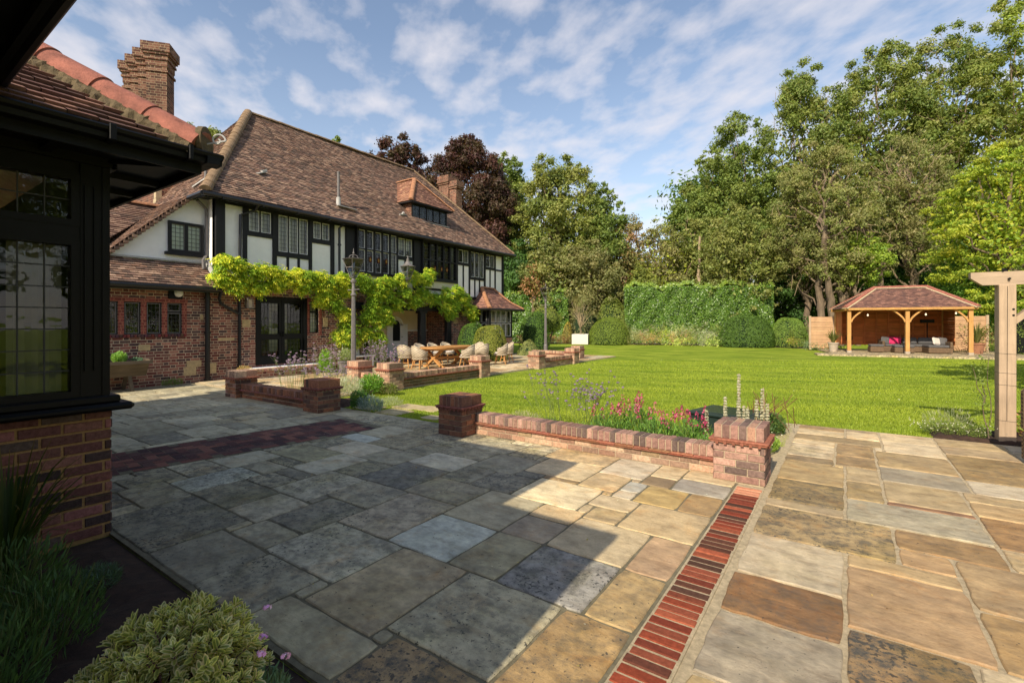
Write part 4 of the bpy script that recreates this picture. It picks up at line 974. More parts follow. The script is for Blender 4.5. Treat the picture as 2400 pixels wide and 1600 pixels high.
# wing roof (lean-to over the kitchen running up to a ridge)
b = MB(); LX, LZ, sl = -14.15, 2.60, .81
zat = lambda x: LZ + (LX - x) * sl
tiles(b, [(LX, .6, LZ), (LX, 6.24, LZ), (-15.42, 6.24, zat(-15.42)), (-15.42, .6, zat(-15.42))], TILE, .1, .165, 7, wave=.012, lift=.024)
tiles(b, [(-15.42, .6, zat(-15.42)), (-15.42, 4.05, zat(-15.42)), (-17.3, 6.0, zat(-17.3)), (-17.3, .6, zat(-17.3))], TILE[:7], .1, .165, 8, wave=.01, lift=.024)
b.face([(-17.3, .6, zat(-17.3)), (-17.3, 6, zat(-17.3)), (-20.5, 6, 2.6), (-20.5, .6, 2.6)], TILE[1])
H(b.build('wing_roof', M['tile'], house))
b = MB(); ridge_tiles(b, (-17.3, .6, zat(-17.3)), (-17.3, 6.0, zat(-17.3)), .12, .4, 8, 9); H(b.build('wing_ridge_tiles', M['orange_tile'], house))
b = MB(); b.tube([(LX + .07, .6, 2.53), (LX + .07, 6.32, 2.53)], .06, 10); b.box(LX - .1, LX, .6, 6.3, 2.44, 2.56); b.box(FX, LX - .1, .6, 6.3, 2.5, 2.52)
H(b.build('wing_gutter', M['black_paint'], house))
b = MB(); b.beam((-14.98, 4.1, zat(-14.98) + .04), (-14.98, 6.3, zat(-14.98) + .04), .06, .05); b.beam((-14.2, 6.28, 2.68), (-14.97, 6.28, 3.33), .05, .05); b.beam((-14.3, 6.29, 2.8), (-14.95, 6.29, 3.38), .03, .14)
H(b.build('lead_flashing', M['lead_flash'], house))
# downpipes
def pipe(pts, r=.045, label=None, m='black_paint', coll=()):
    b = MB(); b.tube(pts, r, 10)
    for z in coll: b.tube([(pts[0][0], pts[0][1], z - .03), (pts[0][0], pts[0][1], z + .03)], r * 1.4, 10)
    return H(b.build('downpipe', M[m], house, label))
pipe([(-14.4, 6.09, 0), (-14.4, 6.09, 2.48)], .06, 'stout black soil pipe beside the kitchen windows', coll=(.05, 1.35, 2.3))
pipe([(-14.42, 6.95, .05), (-14.42, 6.95, 2.75), (-14.42, 6.98, 4.75), (-14.2, 7.3, 4.92), (-14.05, 7.3, 5.05)], .042, coll=(.4, 1.9))
pipe([(-14.2, 6.36, 2.5), (-14.42, 6.4, 2.3), (-14.42, 6.44, 2.15), (-14.42, 6.92, 1.88)], .04)
pipe([(-14.38, 10.27, 1.0), (-14.38, 10.27, 4.9), (-14.1, 10.3, 5.05)], .042, coll=(4.32, 3.0))
pipe([(-14.8, 6.0, 5.03), (-14.93, 6.285, 4.85), (-14.93, 6.285, 3.55), (-14.8, 6.15, 3.38), (-14.78, 6.15, 3.12)], .04, m='grey_metal')
# soil vent pipes and flashings on the roof
b = MB(); b.tube([(-14.76, 10.5, 5.8), (-14.76, 10.5, 6.95)], .045, 10); b.tube([(-14.76, 10.5, 6.93), (-14.76, 10.5, 6.97)], .055, 10); H(b.build('vent_pipe', M['grey_metal'], house))
b = MB(); b.lathe([(.08, 0), (.075, .3), (.05, .32)], 12, (-14.76, 10.5, 5.75)); b.beam((-14.62, 10.35, 5.74), (-14.55, 11.1, 5.7), .14, .02); H(b.build('pipe_flashing', M['lead_flash'], house))
b = MB(); b.tube([(-15.0, 6.3, 5.72), (-15.0, 6.3, 6.3)], .04, 10); H(b.build('vent_pipe', M['grey_metal'], house))
b = MB(); b.beam((-15.25, 6.08, 5.47), (-14.95, 6.3, 5.73), .12, .03); H(b.build('pipe_flashing', M['lead_flash'], house))
b = MB(); b.beam((-15.2, 7.85, 6.32), (-15.38, 8.2, 6.48), .2, .025); b.beam((-15.3, 8.05, 6.45), (-15.3, 8.2, 6.52), .12, .06); b.beam((-14.93, 13.45, 6.03), (-15.0, 13.85, 6.1), .2, .03); b.tube([(-14.95, 13.65, 6.05), (-14.85, 13.65, 6.15)], .05, 8); H(b.build('roof_vent_tiles', M['lead_flash'], house))
# dormer
dm = thing('dormer', 'hipped tiled dormer with a five-light window', None); dm.parent = house; H(dm)
b = MB(); b.prism([(-15.02, 14.22, 6.02), (-15.02, 14.22, 6.76), (-15.7, 14.22, 6.76)], (0, .06, 0)); b.build('dormer_cheek', M['brick_light'], dm); b = MB(); b.prism([(-15.02, 16.34, 6.02), (-15.02, 16.34, 6.76), (-15.7, 16.34, 6.76)], (0, .06, 0)); b.build('dormer_cheek', M['brick_light'], dm)
MB().box(-15.12, -15.06, 14.28, 16.34, 6.0, 6.76).build('dormer_interior', M['dark_room'], dm)
window(dm, (-15.0, 0, 0), U, NX, 14.24, 16.38, 6.02, 6.72, cols=5, frame=.055, mull=.06, depth=.03, casement=False, cell=(.1, .13))
b = MB(); DE = 6.72; DX = -14.78; ap = (-15.95, 15.3, 8.1); bk = (-17.05, 15.3, 8.1)
P1 = ds([S(176, 118, 78), S(162, 104, 72), S(188, 132, 88), S(150, 94, 68), S(170, 110, 72)], .3)
tiles(b, [(DX, 13.98, DE), (DX, 16.62, DE), ap], ds([S(160, 104, 76), S(146, 92, 70), S(172, 116, 84), S(130, 84, 66)], .3), .1, .165, 11, wave=0)  # front slope darker than the side slopes: sun direction put into tile colours
tiles(b, [(-15.72, 13.98, DE), (DX, 13.98, DE), ap, bk], P1, .1, .165, 12, wave=0); tiles(b, [(DX, 16.62, DE), (-15.72, 16.62, DE), bk, ap], P1, .1, .165, 13, wave=0)
b.build('dormer_roof', M['tile'], dm)
b = MB(); ridge_tiles(b, (DX, 13.98, DE + .02), ap, .1, .33, 8, 1); ridge_tiles(b, (DX, 16.62, DE + .02), ap, .09, .33, 8, 2); ridge_tiles(b, ap, bk, .1, .33, 8, 3); b.build('dormer_hip_tiles', M['orange_tile'], dm)
b = MB(); b.box(-15.7, DX + .01, 14.0, 16.6, DE - .06, DE - .02); b.build('dormer_soffit', M['black_wood'], dm)
b = MB(); b.beam((-14.96, 14.2, 6.0), (-15.7, 14.2, 6.78), .05, .03); b.beam((-14.93, 14.2, 5.99), (-14.93, 16.45, 5.99), .1, .03); b.build('dormer_flashing', M['lead_flash'], dm)
# chimneys
def shaft(b, cx, cy, s, z0, z1, rot):
    def sq(h, za, zb):
        c, sn = math.cos(rot), math.sin(rot); q = [(cx + c * x - sn * y, cy + sn * x + c * y) for x, y in ((-h, -h), (h, -h), (h, h), (-h, h))]
        b.hexa([(x, y, za) for x, y in q] + [(x, y, zb) for x, y in q])
    sq(s / 2, z0, z1 - .75)
    for k, (e, za, zb) in enumerate(((.04, -.95, -.87), (.02, -.75, -.55), (.06, -.55, -.47), (.04, -.47, -.38), (.09, -.38, -.30), (.13, -.30, 0))): sq(s / 2 + e, z1 + za, z1 + zb)
ch = thing('chimney', 'tall brick chimney stack of four diagonal shafts', None); ch.parent = house; H(ch)
b = MB(); b.box(-22.4, -18.1, 6.15, 7.6, 3.2, 7.4); b.build('stack_base', M['brick_light'], ch)
b = MB(); b.box(-18.3, -18.08, 6.14, 6.34, 5.2, 5.6); b.box(-18.25, -18.083, 6.138, 6.3, 5.61, 5.9); b.box(-19.6, -19.4, 6.13, 6.2, 5.3, 5.55); b.build('quoins', M['joint_pale'], ch)
# diagonal shafts: faces need their own brick coordinates
def brick_rot(name, rot):
    m = brick_mat(name, ds([S(140, 86, 62), S(126, 76, 58), S(112, 68, 54), S(150, 96, 70), S(100, 66, 54)], .28), S(186, 164, 134), local=True, stain=.4, H=.085); return m
mr = brick_rot('diagonal_chimney_brick', 0)
for k in range(4):
    b = MB(); shaft(b, 0, 0, .60, 0, 3.72, 0); o = b.build('chimney_shaft', mr, ch); o.location = (-19.4 - .71 * k, 6.72, 7.35); o.rotation_euler = (0, 0, R(50))
ch2 = thing('chimney', 'smaller brick chimney at the far end of the roof', None); ch2.parent = house; H(ch2)
b = MB(); b.box(-19.15, -18.45, 20.3, 21.0, 3, 9.5); b.box(-18.449, -17.95, 20.4, 20.9, 3, 9.2)
b.box(-18.51, -17.86, 20.33, 20.97, 9.2, 9.3); b.box(-18.5, -17.81, 20.28, 21.02, 9.3, 9.36); b.box(-18.5, -17.84, 20.32, 20.98, 9.36, 9.62)
b.box(-19.2, -18.4, 20.24, 21.06, 9.5, 9.6); b.box(-19.26, -18.36, 20.18, 21.12, 9.6, 9.66); b.box(-19.23, -18.38, 20.22, 21.08, 9.66, 10.0)
b.build('stack', M['brick_light'], ch2)
b = MB(); b.tube([(-18.8, 20.6, 10), (-18.8, 20.6, 10.25)], .02, 6); b.lathe([(.05, 0), (.16, .02), (.02, .07)], 10, (-18.8, 20.6, 10.2)); b.build('cowl', M['grey_metal'], ch2)
# small fittings on the wall
t = thing('security_light', 'round white bulkhead light on a black board above the small windows', 'wall light', (-14.42, 5.35, 2.38))
MB().bbox(-.08, -.03, -.16, .16, -.14, .12, .01).build('backplate', M['near_black'], t)
b = MB(); k = 14
b.lathe([(.105, 0), (.105, .03), (.08, .07), (.03, .085)], 16); o = b.build('lamp_cover', M['white_paint'], t, smooth=True); o.rotation_euler = (0, R(90), 0); o.location = (-.03, .06, .02)
t = thing('wall_lantern', 'small green metal lantern on the wall left of the french doors', 'wall light', (-14.42, 7.22, 2.18))
b = MB(); b.box(-.08, .1, -.08, .08, -.14, -.12); b.box(-.08, .1, -.08, .08, .14, .16); 
for x, y in ((-.07, -.07), (.09, -.07), (.09, .07), (-.07, .07)): b.box(x - .01, x + .01, y - .01, y + .01, -.12, .14)
b.build('case', M['grey_metal'], t); MB().box(-.05, .07, -.05, .05, -.11, .13).build('lantern_glass', M['cushion_pale'], t)
b = MB(); b.tube([(0, 0, 0), (.03, 0, 0)], .2, 18); o = b.build('satellite_dish', M['lead_flash'], None); prop(o, 'grey satellite dish on the brick stack under the eaves', 'satellite dish'); o.location = (-17.95, 6.6, 6.35)
# ---------------------------------------------------------------- the black garden room close to the camera
gr = thing('garden_room', 'black timber and brick building with leaded windows at the left edge', 'building', (-4.65, 1.25, 0))
GI = Matrix.Translation((4.65, -1.25, 0))
def G_(o): o.matrix_parent_inverse = GI; return o
gx = -4.65
# brick base: real bricks
rr = random.Random(12); b = MB(); b.box(-12, gx - .003, -3, 1.282, -.05, .93); G_(b.build('mortar', plain('near_mortar', S(168, 134, 88), .95, .25, 40, .6), gr))
b = MB(); NB = ds([S(128, 70, 58), S(104, 58, 52), S(84, 56, 50), S(140, 84, 66), S(70, 52, 50), S(112, 66, 54), S(96, 76, 66), S(142, 78, 72)], .35, 1.3)
face_bricks(b, (gx, -3.0, 0), (0, 1, 0), (1, 0, 0), 4.285, .004, .93, NB, rr, H=.080, bl=.236, dep=.03, gp=.017)
face_bricks(b, (gx, 1.285, 0), (-1, 0, 0), (0, 1, 0), 6, .004, .93, NB, rr, H=.080, bl=.236, start=1, dep=.03, gp=.017)
G_(b.build('brick_base', M['wallbrick'], gr))
b = MB(); b.bbox(gx - .2, gx + .13, -3, 1.40, .945, 1.0, .02); b.bbox(gx - .2, gx + .06, -3, 1.33, 1.0, 1.055, .01); G_(b.build('sill', M['near_black'], gr))
# posts and panels
b = MB()
b.box(gx - .15, gx + .02, 1.10, 1.27, 1.055, 2.84); b.box(gx + .02, gx + .035, 1.12, 1.155, 1.25, 2.62); b.box(gx + .02, gx + .035, 1.175, 1.205, 1.25, 2.62); b.box(gx + .02, gx + .03, 1.225, 1.27, 1.055, 2.84)
b.box(gx - .15, gx + .0, -3, 1.10, 2.70, 2.84); b.box(gx - .12, gx + .01, -3, 1.10, 2.22, 2.31); b.box(gx - 3, gx - .15, 1.12, 1.24, .93, 2.84)
b.box(gx - .15, gx + .018, .22, .32, 1.055, 2.7); b.box(gx - .15, gx + .018, -.65, -.55, 1.055, 2.7)
G_(b.build('timber_frame', M['near_black'], gr))
for (a0, a1) in ((.32, 1.10), (-.55, .22)):
    G_(window(gr, (gx - .03, 0, 0), U, NX, a0, a1, 1.055, 2.22, cols=1, frame=.05, cell=(.13, .16), lead=.008, depth=.045, mat='near_black', glassm='glass_near', label=None, curtain=[(.12, .34), (.55, .92)], cmat='curtain_dim'))
    G_(window(gr, (gx - .03, 0, 0), U, NX, a0, a1, 2.31, 2.70, cols=1, frame=.05, cell=(.13, .13), lead=.008, depth=.045, mat='near_black', glassm='glass_near'))
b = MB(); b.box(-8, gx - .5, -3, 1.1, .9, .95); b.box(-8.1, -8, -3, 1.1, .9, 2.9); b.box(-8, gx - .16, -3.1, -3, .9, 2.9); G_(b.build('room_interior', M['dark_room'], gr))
# roof
ex_, ey_, ez_, kk = -4.2, 1.74, 2.98, .75; span = 3.7
b = MB(); NT = ds([S(132, 84, 70), S(114, 72, 62), S(148, 96, 78), S(98, 66, 58), S(120, 80, 66), S(156, 104, 80)], .3, .9)
rx, ry, rz_ = ex_ - span, ey_ - span, ez_ + kk * span
tiles(b, [(ex_, -5, ez_), (ex_, ey_, ez_), (rx, ry, rz_), (rx, -5, rz_)], NT, .095, .165, 41, lift=.022, wave=0)
b.face([(ex_, ey_, ez_ - .01), (ex_ - 2 * span, ey_, ez_ - .01), (rx, ry, rz_ - .01)], NT[0]); b.face([(rx, ry, rz_), (ex_ - 2 * span, ey_, ez_), (ex_ - 2 * span, -5, ez_), (rx, -5, rz_)], NT[1])
G_(b.build('roof', M['tile'], gr))
b = MB(); ridge_tiles(b, (ex_ - .02, ey_ - .02, ez_ + .01), (rx, ry, rz_ + .02), .145, .40, 16, 7, .95); G_(b.build('hip_tiles', M['red_ridge'], gr, smooth=False))
b = MB(); rr = random.Random(4)
for side in (-1, 1):
    rows = []
    for s_ in range(150):
        t = s_ * .022 + .02; row = []
        for q, (off, up) in enumerate(((.085, .05), (.102, .035), (.116, .008), (.126, -.04))):
            o_ = off + rr.uniform(-.012, .012); row.append((ex_ - t + side * o_ + rr.uniform(-.005, .005), ey_ - t - side * o_, ez_ + kk * (t - o_ * 1.0) + up + rr.uniform(-.008, .008) + .04))
        rows.append(row)
    for s_ in range(149):
        for q in range(3): b.face([rows[s_][q], rows[s_ + 1][q], rows[s_ + 1][q + 1], rows[s_][q + 1]])
G_(b.build('hip_bedding', M['moss'], gr))
b = MB(); b.lathe([(.12, -.02), (.12, .02), (.10, .05)], 18); o = b.build('hip_end', M['moss'], gr); o.matrix_parent_inverse = GI; o.location = (ex_ + .01, ey_ + .01, ez_ + .06); o.rotation_euler = (R(90), 0, R(-45))
b = MB(); pts = []
for i in range(26):
    a = i / 25 * 2.2 * 2 * math.pi * .55; r_ = .008 + .05 * (1 - i / 25); pts.append((ex_ + .05 + (r_ * math.cos(a)) * .7 + .03, ey_ + .05 + (r_ * math.cos(a)) * .7 + .03, ez_ + .08 + r_ * math.sin(a)))
b.tube(pts[::-1], .007, 6); b.tube([(ex_ - .05, ey_ - .05, ez_ + .02), pts[0]], .007, 6); G_(b.build('hip_iron', M['lead_flash'], gr))
# gutter: ogee box section along both eaves, with fascia and soffit
def ogee(b, p0, p1, out):
    p0 = np.array(p0, float); p1 = np.array(p1, float); out = np.array(out, float)
    prof = [(-.01, 0), (.105, 0), (.115, -.012), (.108, -.035), (.085, -.05), (.08, -.085), (-.01, -.09)]
    b.prism([p0 + out * a + np.array((0, 0, z)) for a, z in prof], p1 - p0)
b = MB(); gz = ez_ - .035
ogee(b, (ex_ + .0, -5, gz), (ex_ + .0, ey_ + .11, gz), (1, 0, 0)); ogee(b, (-12, ey_ + .0, gz - .001), (ex_ + .11, ey_ + .0, gz - .001), (0, 1, 0))
b.bbox(ex_ + .0, ex_ + .125, 1.12, 1.16, gz - .10, gz + .01, .004); b.bbox(ex_ + .0, ex_ + .125, 1.60, 1.63, gz - .10, gz + .012, .004)
G_(b.build('gutter', M['near_black'], gr))
b = MB(); b.box(ex_ - .03, ex_ - .005, -5, ey_ - .005, gz - .16, gz - .0); b.box(-12, ex_ - .03, ey_ - .03, ey_ - .005, gz - .16, gz); 
b.box(gx - .1, ex_ - .03, -5, ey_ - .03, 2.845, 2.86); b.box(-12, gx - .1, 1.2, ey_ - .03, 2.845, 2.86)
b.beam((gx + .03, 1.27, 2.83), (ex_ - .05, ey_ - .06, 2.83), .05, .03); b.box(gx + .02, gx + .05, -5, 1.3, 2.78, 2.845); b.box(-12, gx + .05, 1.28, 1.31, 2.78, 2.845)
for y in (-.9, -.3, .3, .9): b.box(gx, ex_ - .03, y - .03, y + .03, 2.80, 2.845)
for x in np.arange(-11, -4.6, .6): b.box(x - .03, x + .03, 1.27, ey_ - .03, 2.80, 2.845)
G_(b.build('eaves', M['near_black'], gr))
b = MB(); b.tube([(ex_ + .03, ey_ - .16, gz + .012), (ex_ + .03, ey_ - .1, gz + .06)], .02, 8); G_(b.build('wire_clip', M['lead_flash'], gr))
# ---------------------------------------------------------------- deep eaves overhead (unseen blocks behind are added to cast the patio shadow)
pr_ = thing('side_building', 'dark overhanging eaves crossing the top left corner', 'building', (-3.5, -.5, 0))
PI_ = Matrix.Translation((3.5, .5, 0))
b = MB(); b.box(-9, -2.22, -4.5, .575, 3.10, 3.17); b.box(-9, -2.20, .57, .60, 3.04, 3.18); b.box(-2.225, -2.19, -4.5, .57, 3.04, 3.18); o = b.build('eaves_board', M['near_black'], pr_); o.matrix_parent_inverse = PI_
b = MB(); b.tube([(-9, .64, 3.11), (-2.20, .64, 3.11)], .045, 10); o = b.build('gutter', M['near_black'], pr_); o.matrix_parent_inverse = PI_
b = MB(); b.box(-3.4, -1.14, -4.5, -.67, 0, 2.9); b.box(-4.6, -3.4, -4.5, -3.0, 0, 3.0); o = b.build('wall', M['brick'], pr_); o.matrix_parent_inverse = PI_  # wall blocks out of view, added to cast the stepped patio shadow
b = MB(); b.box(-3.42, -1.10, -4.5, -.64, 2.9, 2.98); o = b.build('shadow_caster_top', M['near_black'], pr_); o.matrix_parent_inverse = PI_  # unseen slab on the blocks, its edges placed for the shadow outline

# ---------------------------------------------------------------- lamp posts
def lamp(x, y, label, z=0.0, conical=False, h=2.85):
    t = thing('lamp_post', label, 'lamp post', (x, y, z), 0, 'lamp posts of the garden')
    b = MB(); b.lathe([(.13, 0), (.13, .12), (.10, .16), (.095, .5), (.07, .56)], 16); b.build('base', M['grey_metal'], t, smooth=False)
    b = MB(); n = 20; prof = [(.068, .5), (.062, 1.2), (.055, 1.9), (.048, 2.35)]
    base = len(b.v)
    for (r_, zz) in prof:
        for k in range(n * 2): a = math.pi * k / n; q = r_ * (1 if k % 2 else .88); b.v.append((q * math.cos(a), q * math.sin(a), zz))
    for i in range(len(prof) - 1):
        for k in range(2 * n): k2 = (k + 1) % (2 * n); b.f.append((i * 2 * n + k, i * 2 * n + k2, (i + 1) * 2 * n + k2, (i + 1) * 2 * n + k)); b.c.append((1, 1, 1))
    b.lathe([(.048, 2.34), (.075, 2.36), (.078, 2.39), (.05, 2.42), (.046, 2.55), (.04, 2.62), (.046, 2.7), (.072, 2.72), (.08, 2.78), (.05, 2.80), (.03, 2.86)], 16)
    b.tube([(-.22, 0, 2.52), (.22, 0, 2.52)], .012, 8); b.lathe([(.0, 0), (.02, .015), (.0, .04)], 8, (-.23, 0, 2.5)); b.lathe([(.0, 0), (.02, .015), (.0, .04)], 8, (.23, 0, 2.5))
    b.build('post', M['grey_metal'], t)
    lantern(t, h); return t
def lantern(t, z, tall=1.0, conical=False):
    w0, w1, hh = .06, .20, .50 * tall; b = MB(); sq = lambda w: [(-w, -w), (w, -w), (w, w), (-w, w)]
    for (x, y), (x2, y2) in zip(sq(w0), sq(w1)): b.beam((x, y, z), (x2, y2, z + hh), .013, .013)
    for w, zz in ((w0, z), (w1, z + hh), (w0 * .45 + w1 * .55, z + hh * .55)):
        q = sq(w)
        for i in range(4): b.beam((*q[i], zz), (*q[(i + 1) % 4], zz), .016, .016)
    b.tube([(0, 0, z - .02), (0, 0, z + .12)], .02, 8)
    for s_ in (-1, 1):
        pts = [(s_ * (.03 + .05 * math.sin(i / 8 * 3.4)), 0, z - .02 + .12 * i / 8) for i in range(9)]; b.tube(pts, .008, 6); pts = [(0, q[0], q[2]) for q in pts]; b.tube(pts, .008, 6)
    b.build('lantern_frame', M['grey_metal'], t)
    g = MB(); q0, q1 = sq(w0 - .003), sq(w1 - .003)
    for i in range(4): j = (i + 1) % 4; g.face([(*q0[i], z), (*q0[j], z), (*q1[j], z + hh), (*q1[i], z + hh)])
    g.build('lantern_panes', M['lantern_glass'], t)
    b = MB()
    if conical: b.lathe([(.26, hh - .01), (.24, hh + .01), (.14, hh + .07), (.08, hh + .17), (.05, hh + .2), (.055, hh + .23), (.06, hh + .27), (.02, hh + .30), (.02, hh + .36), (.0, hh + .42)], 20, (0, 0, z))
    else:
        b.hexa([(x * 1.14, y * 1.14, z + hh + .008) for x, y in sq(w1)] + [(x, y, z + hh + .02) for x, y in sq(.19)])
        for a in range(4):
            an = a * math.pi / 2 + math.pi / 4; pts = [(math.cos(an) * (.12 - .12 * (i / 8) ** 2), math.sin(an) * (.12 - .12 * (i / 8) ** 2), z + hh + .02 + .10 * math.sin(i / 8 * 1.6)) for i in range(9)]; b.tube(pts, .008, 6)
        b.lathe([(.02, .14), (.03, .17), (.012, .2), (.008, .28), (.0, .3)], 10, (0, 0, z + hh))
    b.build('lantern_cap', M['grey_metal'], t)
lamp(-11.0, 8.3, 'tall grey lamp post with square lantern in front of the french doors')
t2 = lamp(-12.42, 20.9, 'farther grey lamp post by the low wall beyond the dining table')
t = thing('bracket_lantern', 'lantern with bell-shaped grey cap rising from the climber', 'wall light', (-13.7, 12.8, 3.28))
lantern(t, 0, 1.0, True); MB().beam((-.8, 0, -.25), (0, 0, -.03), .03, .03).build('bracket', M['grey_metal'], t)
# ---------------------------------------------------------------- pavilion
PVX, PVY, PA_ = .17, 31.15, math.atan2(.9, 4.87)
pv = thing('pavilion', 'oak-framed open garden pavilion with a hipped tiled roof', 'pavilion', (PVX, PVY, .06), PA_)
Lp, Dp, Hp = 4.95, 3.3, 2.22
for i, (x, y) in enumerate(((0, 0), (Lp / 2, 0), (Lp, 0), (0, Dp), (Lp, Dp))):
    b = MB(); b.bbox(x - .085, x + .085, y - .085, y + .085, .12, Hp - .005, .008); b.build('post', M['oak'], pv)
    b = MB(); b.bbox(x - .1, x + .1, y - .1, y + .1, -.05, .119, .01); b.build('post_foot', M['stone_pot'], pv)
b = MB(); b.bbox(-.25, Lp + .25, -.07, .07, Hp, Hp + .16, .008); b.bbox(-.25, Lp + .25, Dp - .07, Dp + .07, Hp, Hp + .16, .008); b.box(-.07, .07, .072, Dp - .072, Hp, Hp + .155); b.box(Lp - .07, Lp + .07, .072, Dp - .072, Hp, Hp + .155); b.box(Lp / 2 - .06, Lp / 2 + .06, .072, Dp - .072, Hp + .01, Hp + .14)
b.build('plates', M['oak'], pv)
def brace(b, x, s_, y, z0=1.62):
    pts = [(x + s_ * (.09 + .5 * (i / 6) ** 1.25), y, z0 + .6 * (i / 6) ** .8) for i in range(7)]
    for i in range(6): b.beam(pts[i], pts[i + 1], .07, .11, up=(0, 1, 0))
for x, s_ in ((0, 1), (Lp / 2, -1), (Lp / 2, 1), (Lp, -1)):
    b = MB(); brace(b, x, s_, 0); b.build('brace', M['oak'], pv)
b = MB(); rr = random.Random(2); z = .38
while z < Hp - .01:
    for (x0, x1) in [(.09 + i * (Lp - .18) / 4, .09 + (i + 1) * (Lp - .18) / 4 - .004) for i in range(4)]:
        f = rr.uniform(.7, 1.25); b.hexa([(x0, Dp - .085, z), (x1, Dp - .085, z), (x1, Dp - .06, z), (x0, Dp - .06, z), (x0, Dp - .072, z + .135), (x1, Dp - .072, z + .135), (x1, Dp - .05, z + .135), (x0, Dp - .05, z + .135)], (f, f * rr.uniform(.9, 1.02), f * .9))
    z += .13
for s_ in (0.0, Lp):
    z = .38
    while z < Hp - .01:
        f = rr.uniform(.7, 1.2); b.box(s_ - .02, s_ + .02, Dp * .55, Dp - .09, z, z + .126, (f, f, f)); z += .13
b.build('boarding', M['cedar'], pv)
b = MB()
for i in range(9): x = .25 + i * (Lp - .5) / 8; b.box(x - .035, x + .035, Dp - .13, Dp - .086, .3, Hp - .003)
b.box(.09, Lp - .09, Dp - .15, Dp - .131, .32, .40); b.build('studs', M['cedar'], pv)
b = MB(); eo = .22; e = Hp + .13; rz = e + 1.12; r0, r1 = 1.45, 3.75; PT = ds([S(140, 92, 74), S(126, 82, 68), S(112, 76, 66), S(156, 104, 80), S(132, 86, 70)], .3)
A_, B2, C2, D2 = (-eo, -eo, e), (Lp + eo, -eo, e), (Lp + eo, Dp + eo, e), (-eo, Dp + eo, e); q0, q1 = (r0, Dp / 2, rz), (r1, Dp / 2, rz)
tiles(b, [A_, B2, q1, q0], PT, .1, .165, 51, wave=0, lift=.02); tiles(b, [D2, A_, q0], PT, .1, .165, 52, wave=0); tiles(b, [B2, C2, q1], PT, .1, .165, 53, wave=0); tiles(b, [C2, D2, q0, q1], PT, .1, .165, 54, wave=0)
b.build('roof', M['tile'], pv)
for nm, mt, rad, off in (('ridge_bedding', 'joint_pale', .16, -.03), ('ridge_tiles', 'red_ridge', .115, .02)):
    b = MB()
    for k, (p, q) in enumerate(((A_, q0), (B2, q1), (C2, q1), (D2, q0), (q0, q1))): ridge_tiles(b, (p[0], p[1], p[2] + off), (q[0], q[1], q[2] + off), rad, .33 if nm != 'ridge_bedding' else .5, 8, k, .8 if nm != 'ridge_bedding' else .35)
    b.build(nm, M[mt], pv)
b = MB(); b.box(-eo, Lp + eo, -eo, -eo + .03, e - .10, e + .01)
for i in range(10): x = -.1 + i * (Lp + .2) / 9; b.beam((x, -eo + .04, e - .04), (x, .3, e + .16), .05, .07)
b.box(-eo, Lp + eo, -eo + .032, .0, e - .05, e - .04); b.build('eaves', M['oak'], pv)
b = MB()
for i in range(10): x = .05 + i * (Lp - .1) / 9; b.lathe([(.0, -.03), (.035, -.015), (.04, .01), (.02, .03)], 10, (x, -.12, Hp + .06))
m, nt, bs = new_mat('warm_bulb'); bs.inputs['Base Color'].default_value = (1, .8, .6, 1); bs.inputs['Emission Color'].default_value = (1, .75, .5, 1); bs.inputs['Emission Strength'].default_value = 1.2
M['bulb'] = m; b.build('eaves_lights', m, pv)
for i, (x, y, z) in enumerate(((.95, .6, 1.98), (3.4, .6, 2.0), (4.6, .6, 2.05))):
    b = MB(); b.lathe([(.0, -.05), (.04, -.02), (.035, .03), (.015, .07)], 10); o = b.build('hanging_bulb', m, pv); o.location = (x, y, z)
    b = MB(); b.tube([(0, 0, .07), (0, 0, Hp + .1 - z)], .006, 5); b.build('flex', M['near_black'], o)
# pavilion floor
ca, sa = math.cos(PA_), math.sin(PA_); W2 = lambda x, y: (PVX + ca * x - sa * y, PVY + sa * x + ca * y)
b = MB(); q = [W2(-1.7, -1.9), W2(7.5, -1.9), W2(7.5, 4.6), W2(-.9, 4.6), W2(-.9, -.9), W2(-1.7, -.9)]
b.prism([(x, y, .06) for x, y in q], (0, 0, -.12), S(214, 196, 160)); prop(b.build('pavilion_floor', M['flag']), None, None, None, 'structure')
def pvthing(name, label, cat, x, y, z=.06, rz=0, group=None): X, Y = W2(x, y); return thing(name, label, cat, (X, Y, z), PA_ + rz, group)
# fence behind
for i, (x0, x1, lab) in enumerate(((-1.3, -.05, 'pale slatted fence panel left of the pavilion'), (5.1, 6.9, 'pale slatted fence panel right of the pavilion'))):
    t = pvthing('fence_panel', lab, 'fence', x0, 3.6, group='slatted fence panels beside the pavilion'); w = x1 - x0; b = MB(); rr = random.Random(i); z = .05
    while z < 1.9: f = rr.uniform(.85, 1.15); b.box(0, w, -.012, .012 + (.01 if int(z / .1) % 2 else 0), z, z + .09, (f, f, f)); z += .1
    b.build('slats', M['cedar_pale'], t)
    for xx in (0, w): MB().bbox(xx - .06, xx + .06, -.07, .07, -.05, 2.0, .01).build('post', M['oak_pale'], t)
t = pvthing('fence_panel', 'dark louvred panel right of the slatted fence', 'fence', 8.0, 3.9); b = MB()
for i in range(18): b.box(0, 1.1, -.01, .02, .3 + i * .09, .36 + i * .09, (.6, .6, .6))
b.build('slats', M['grey_metal'], t); MB().box(-.05, 1.15, -.06, -.02, .0, 2.0).build('post', M['near_black'], t)
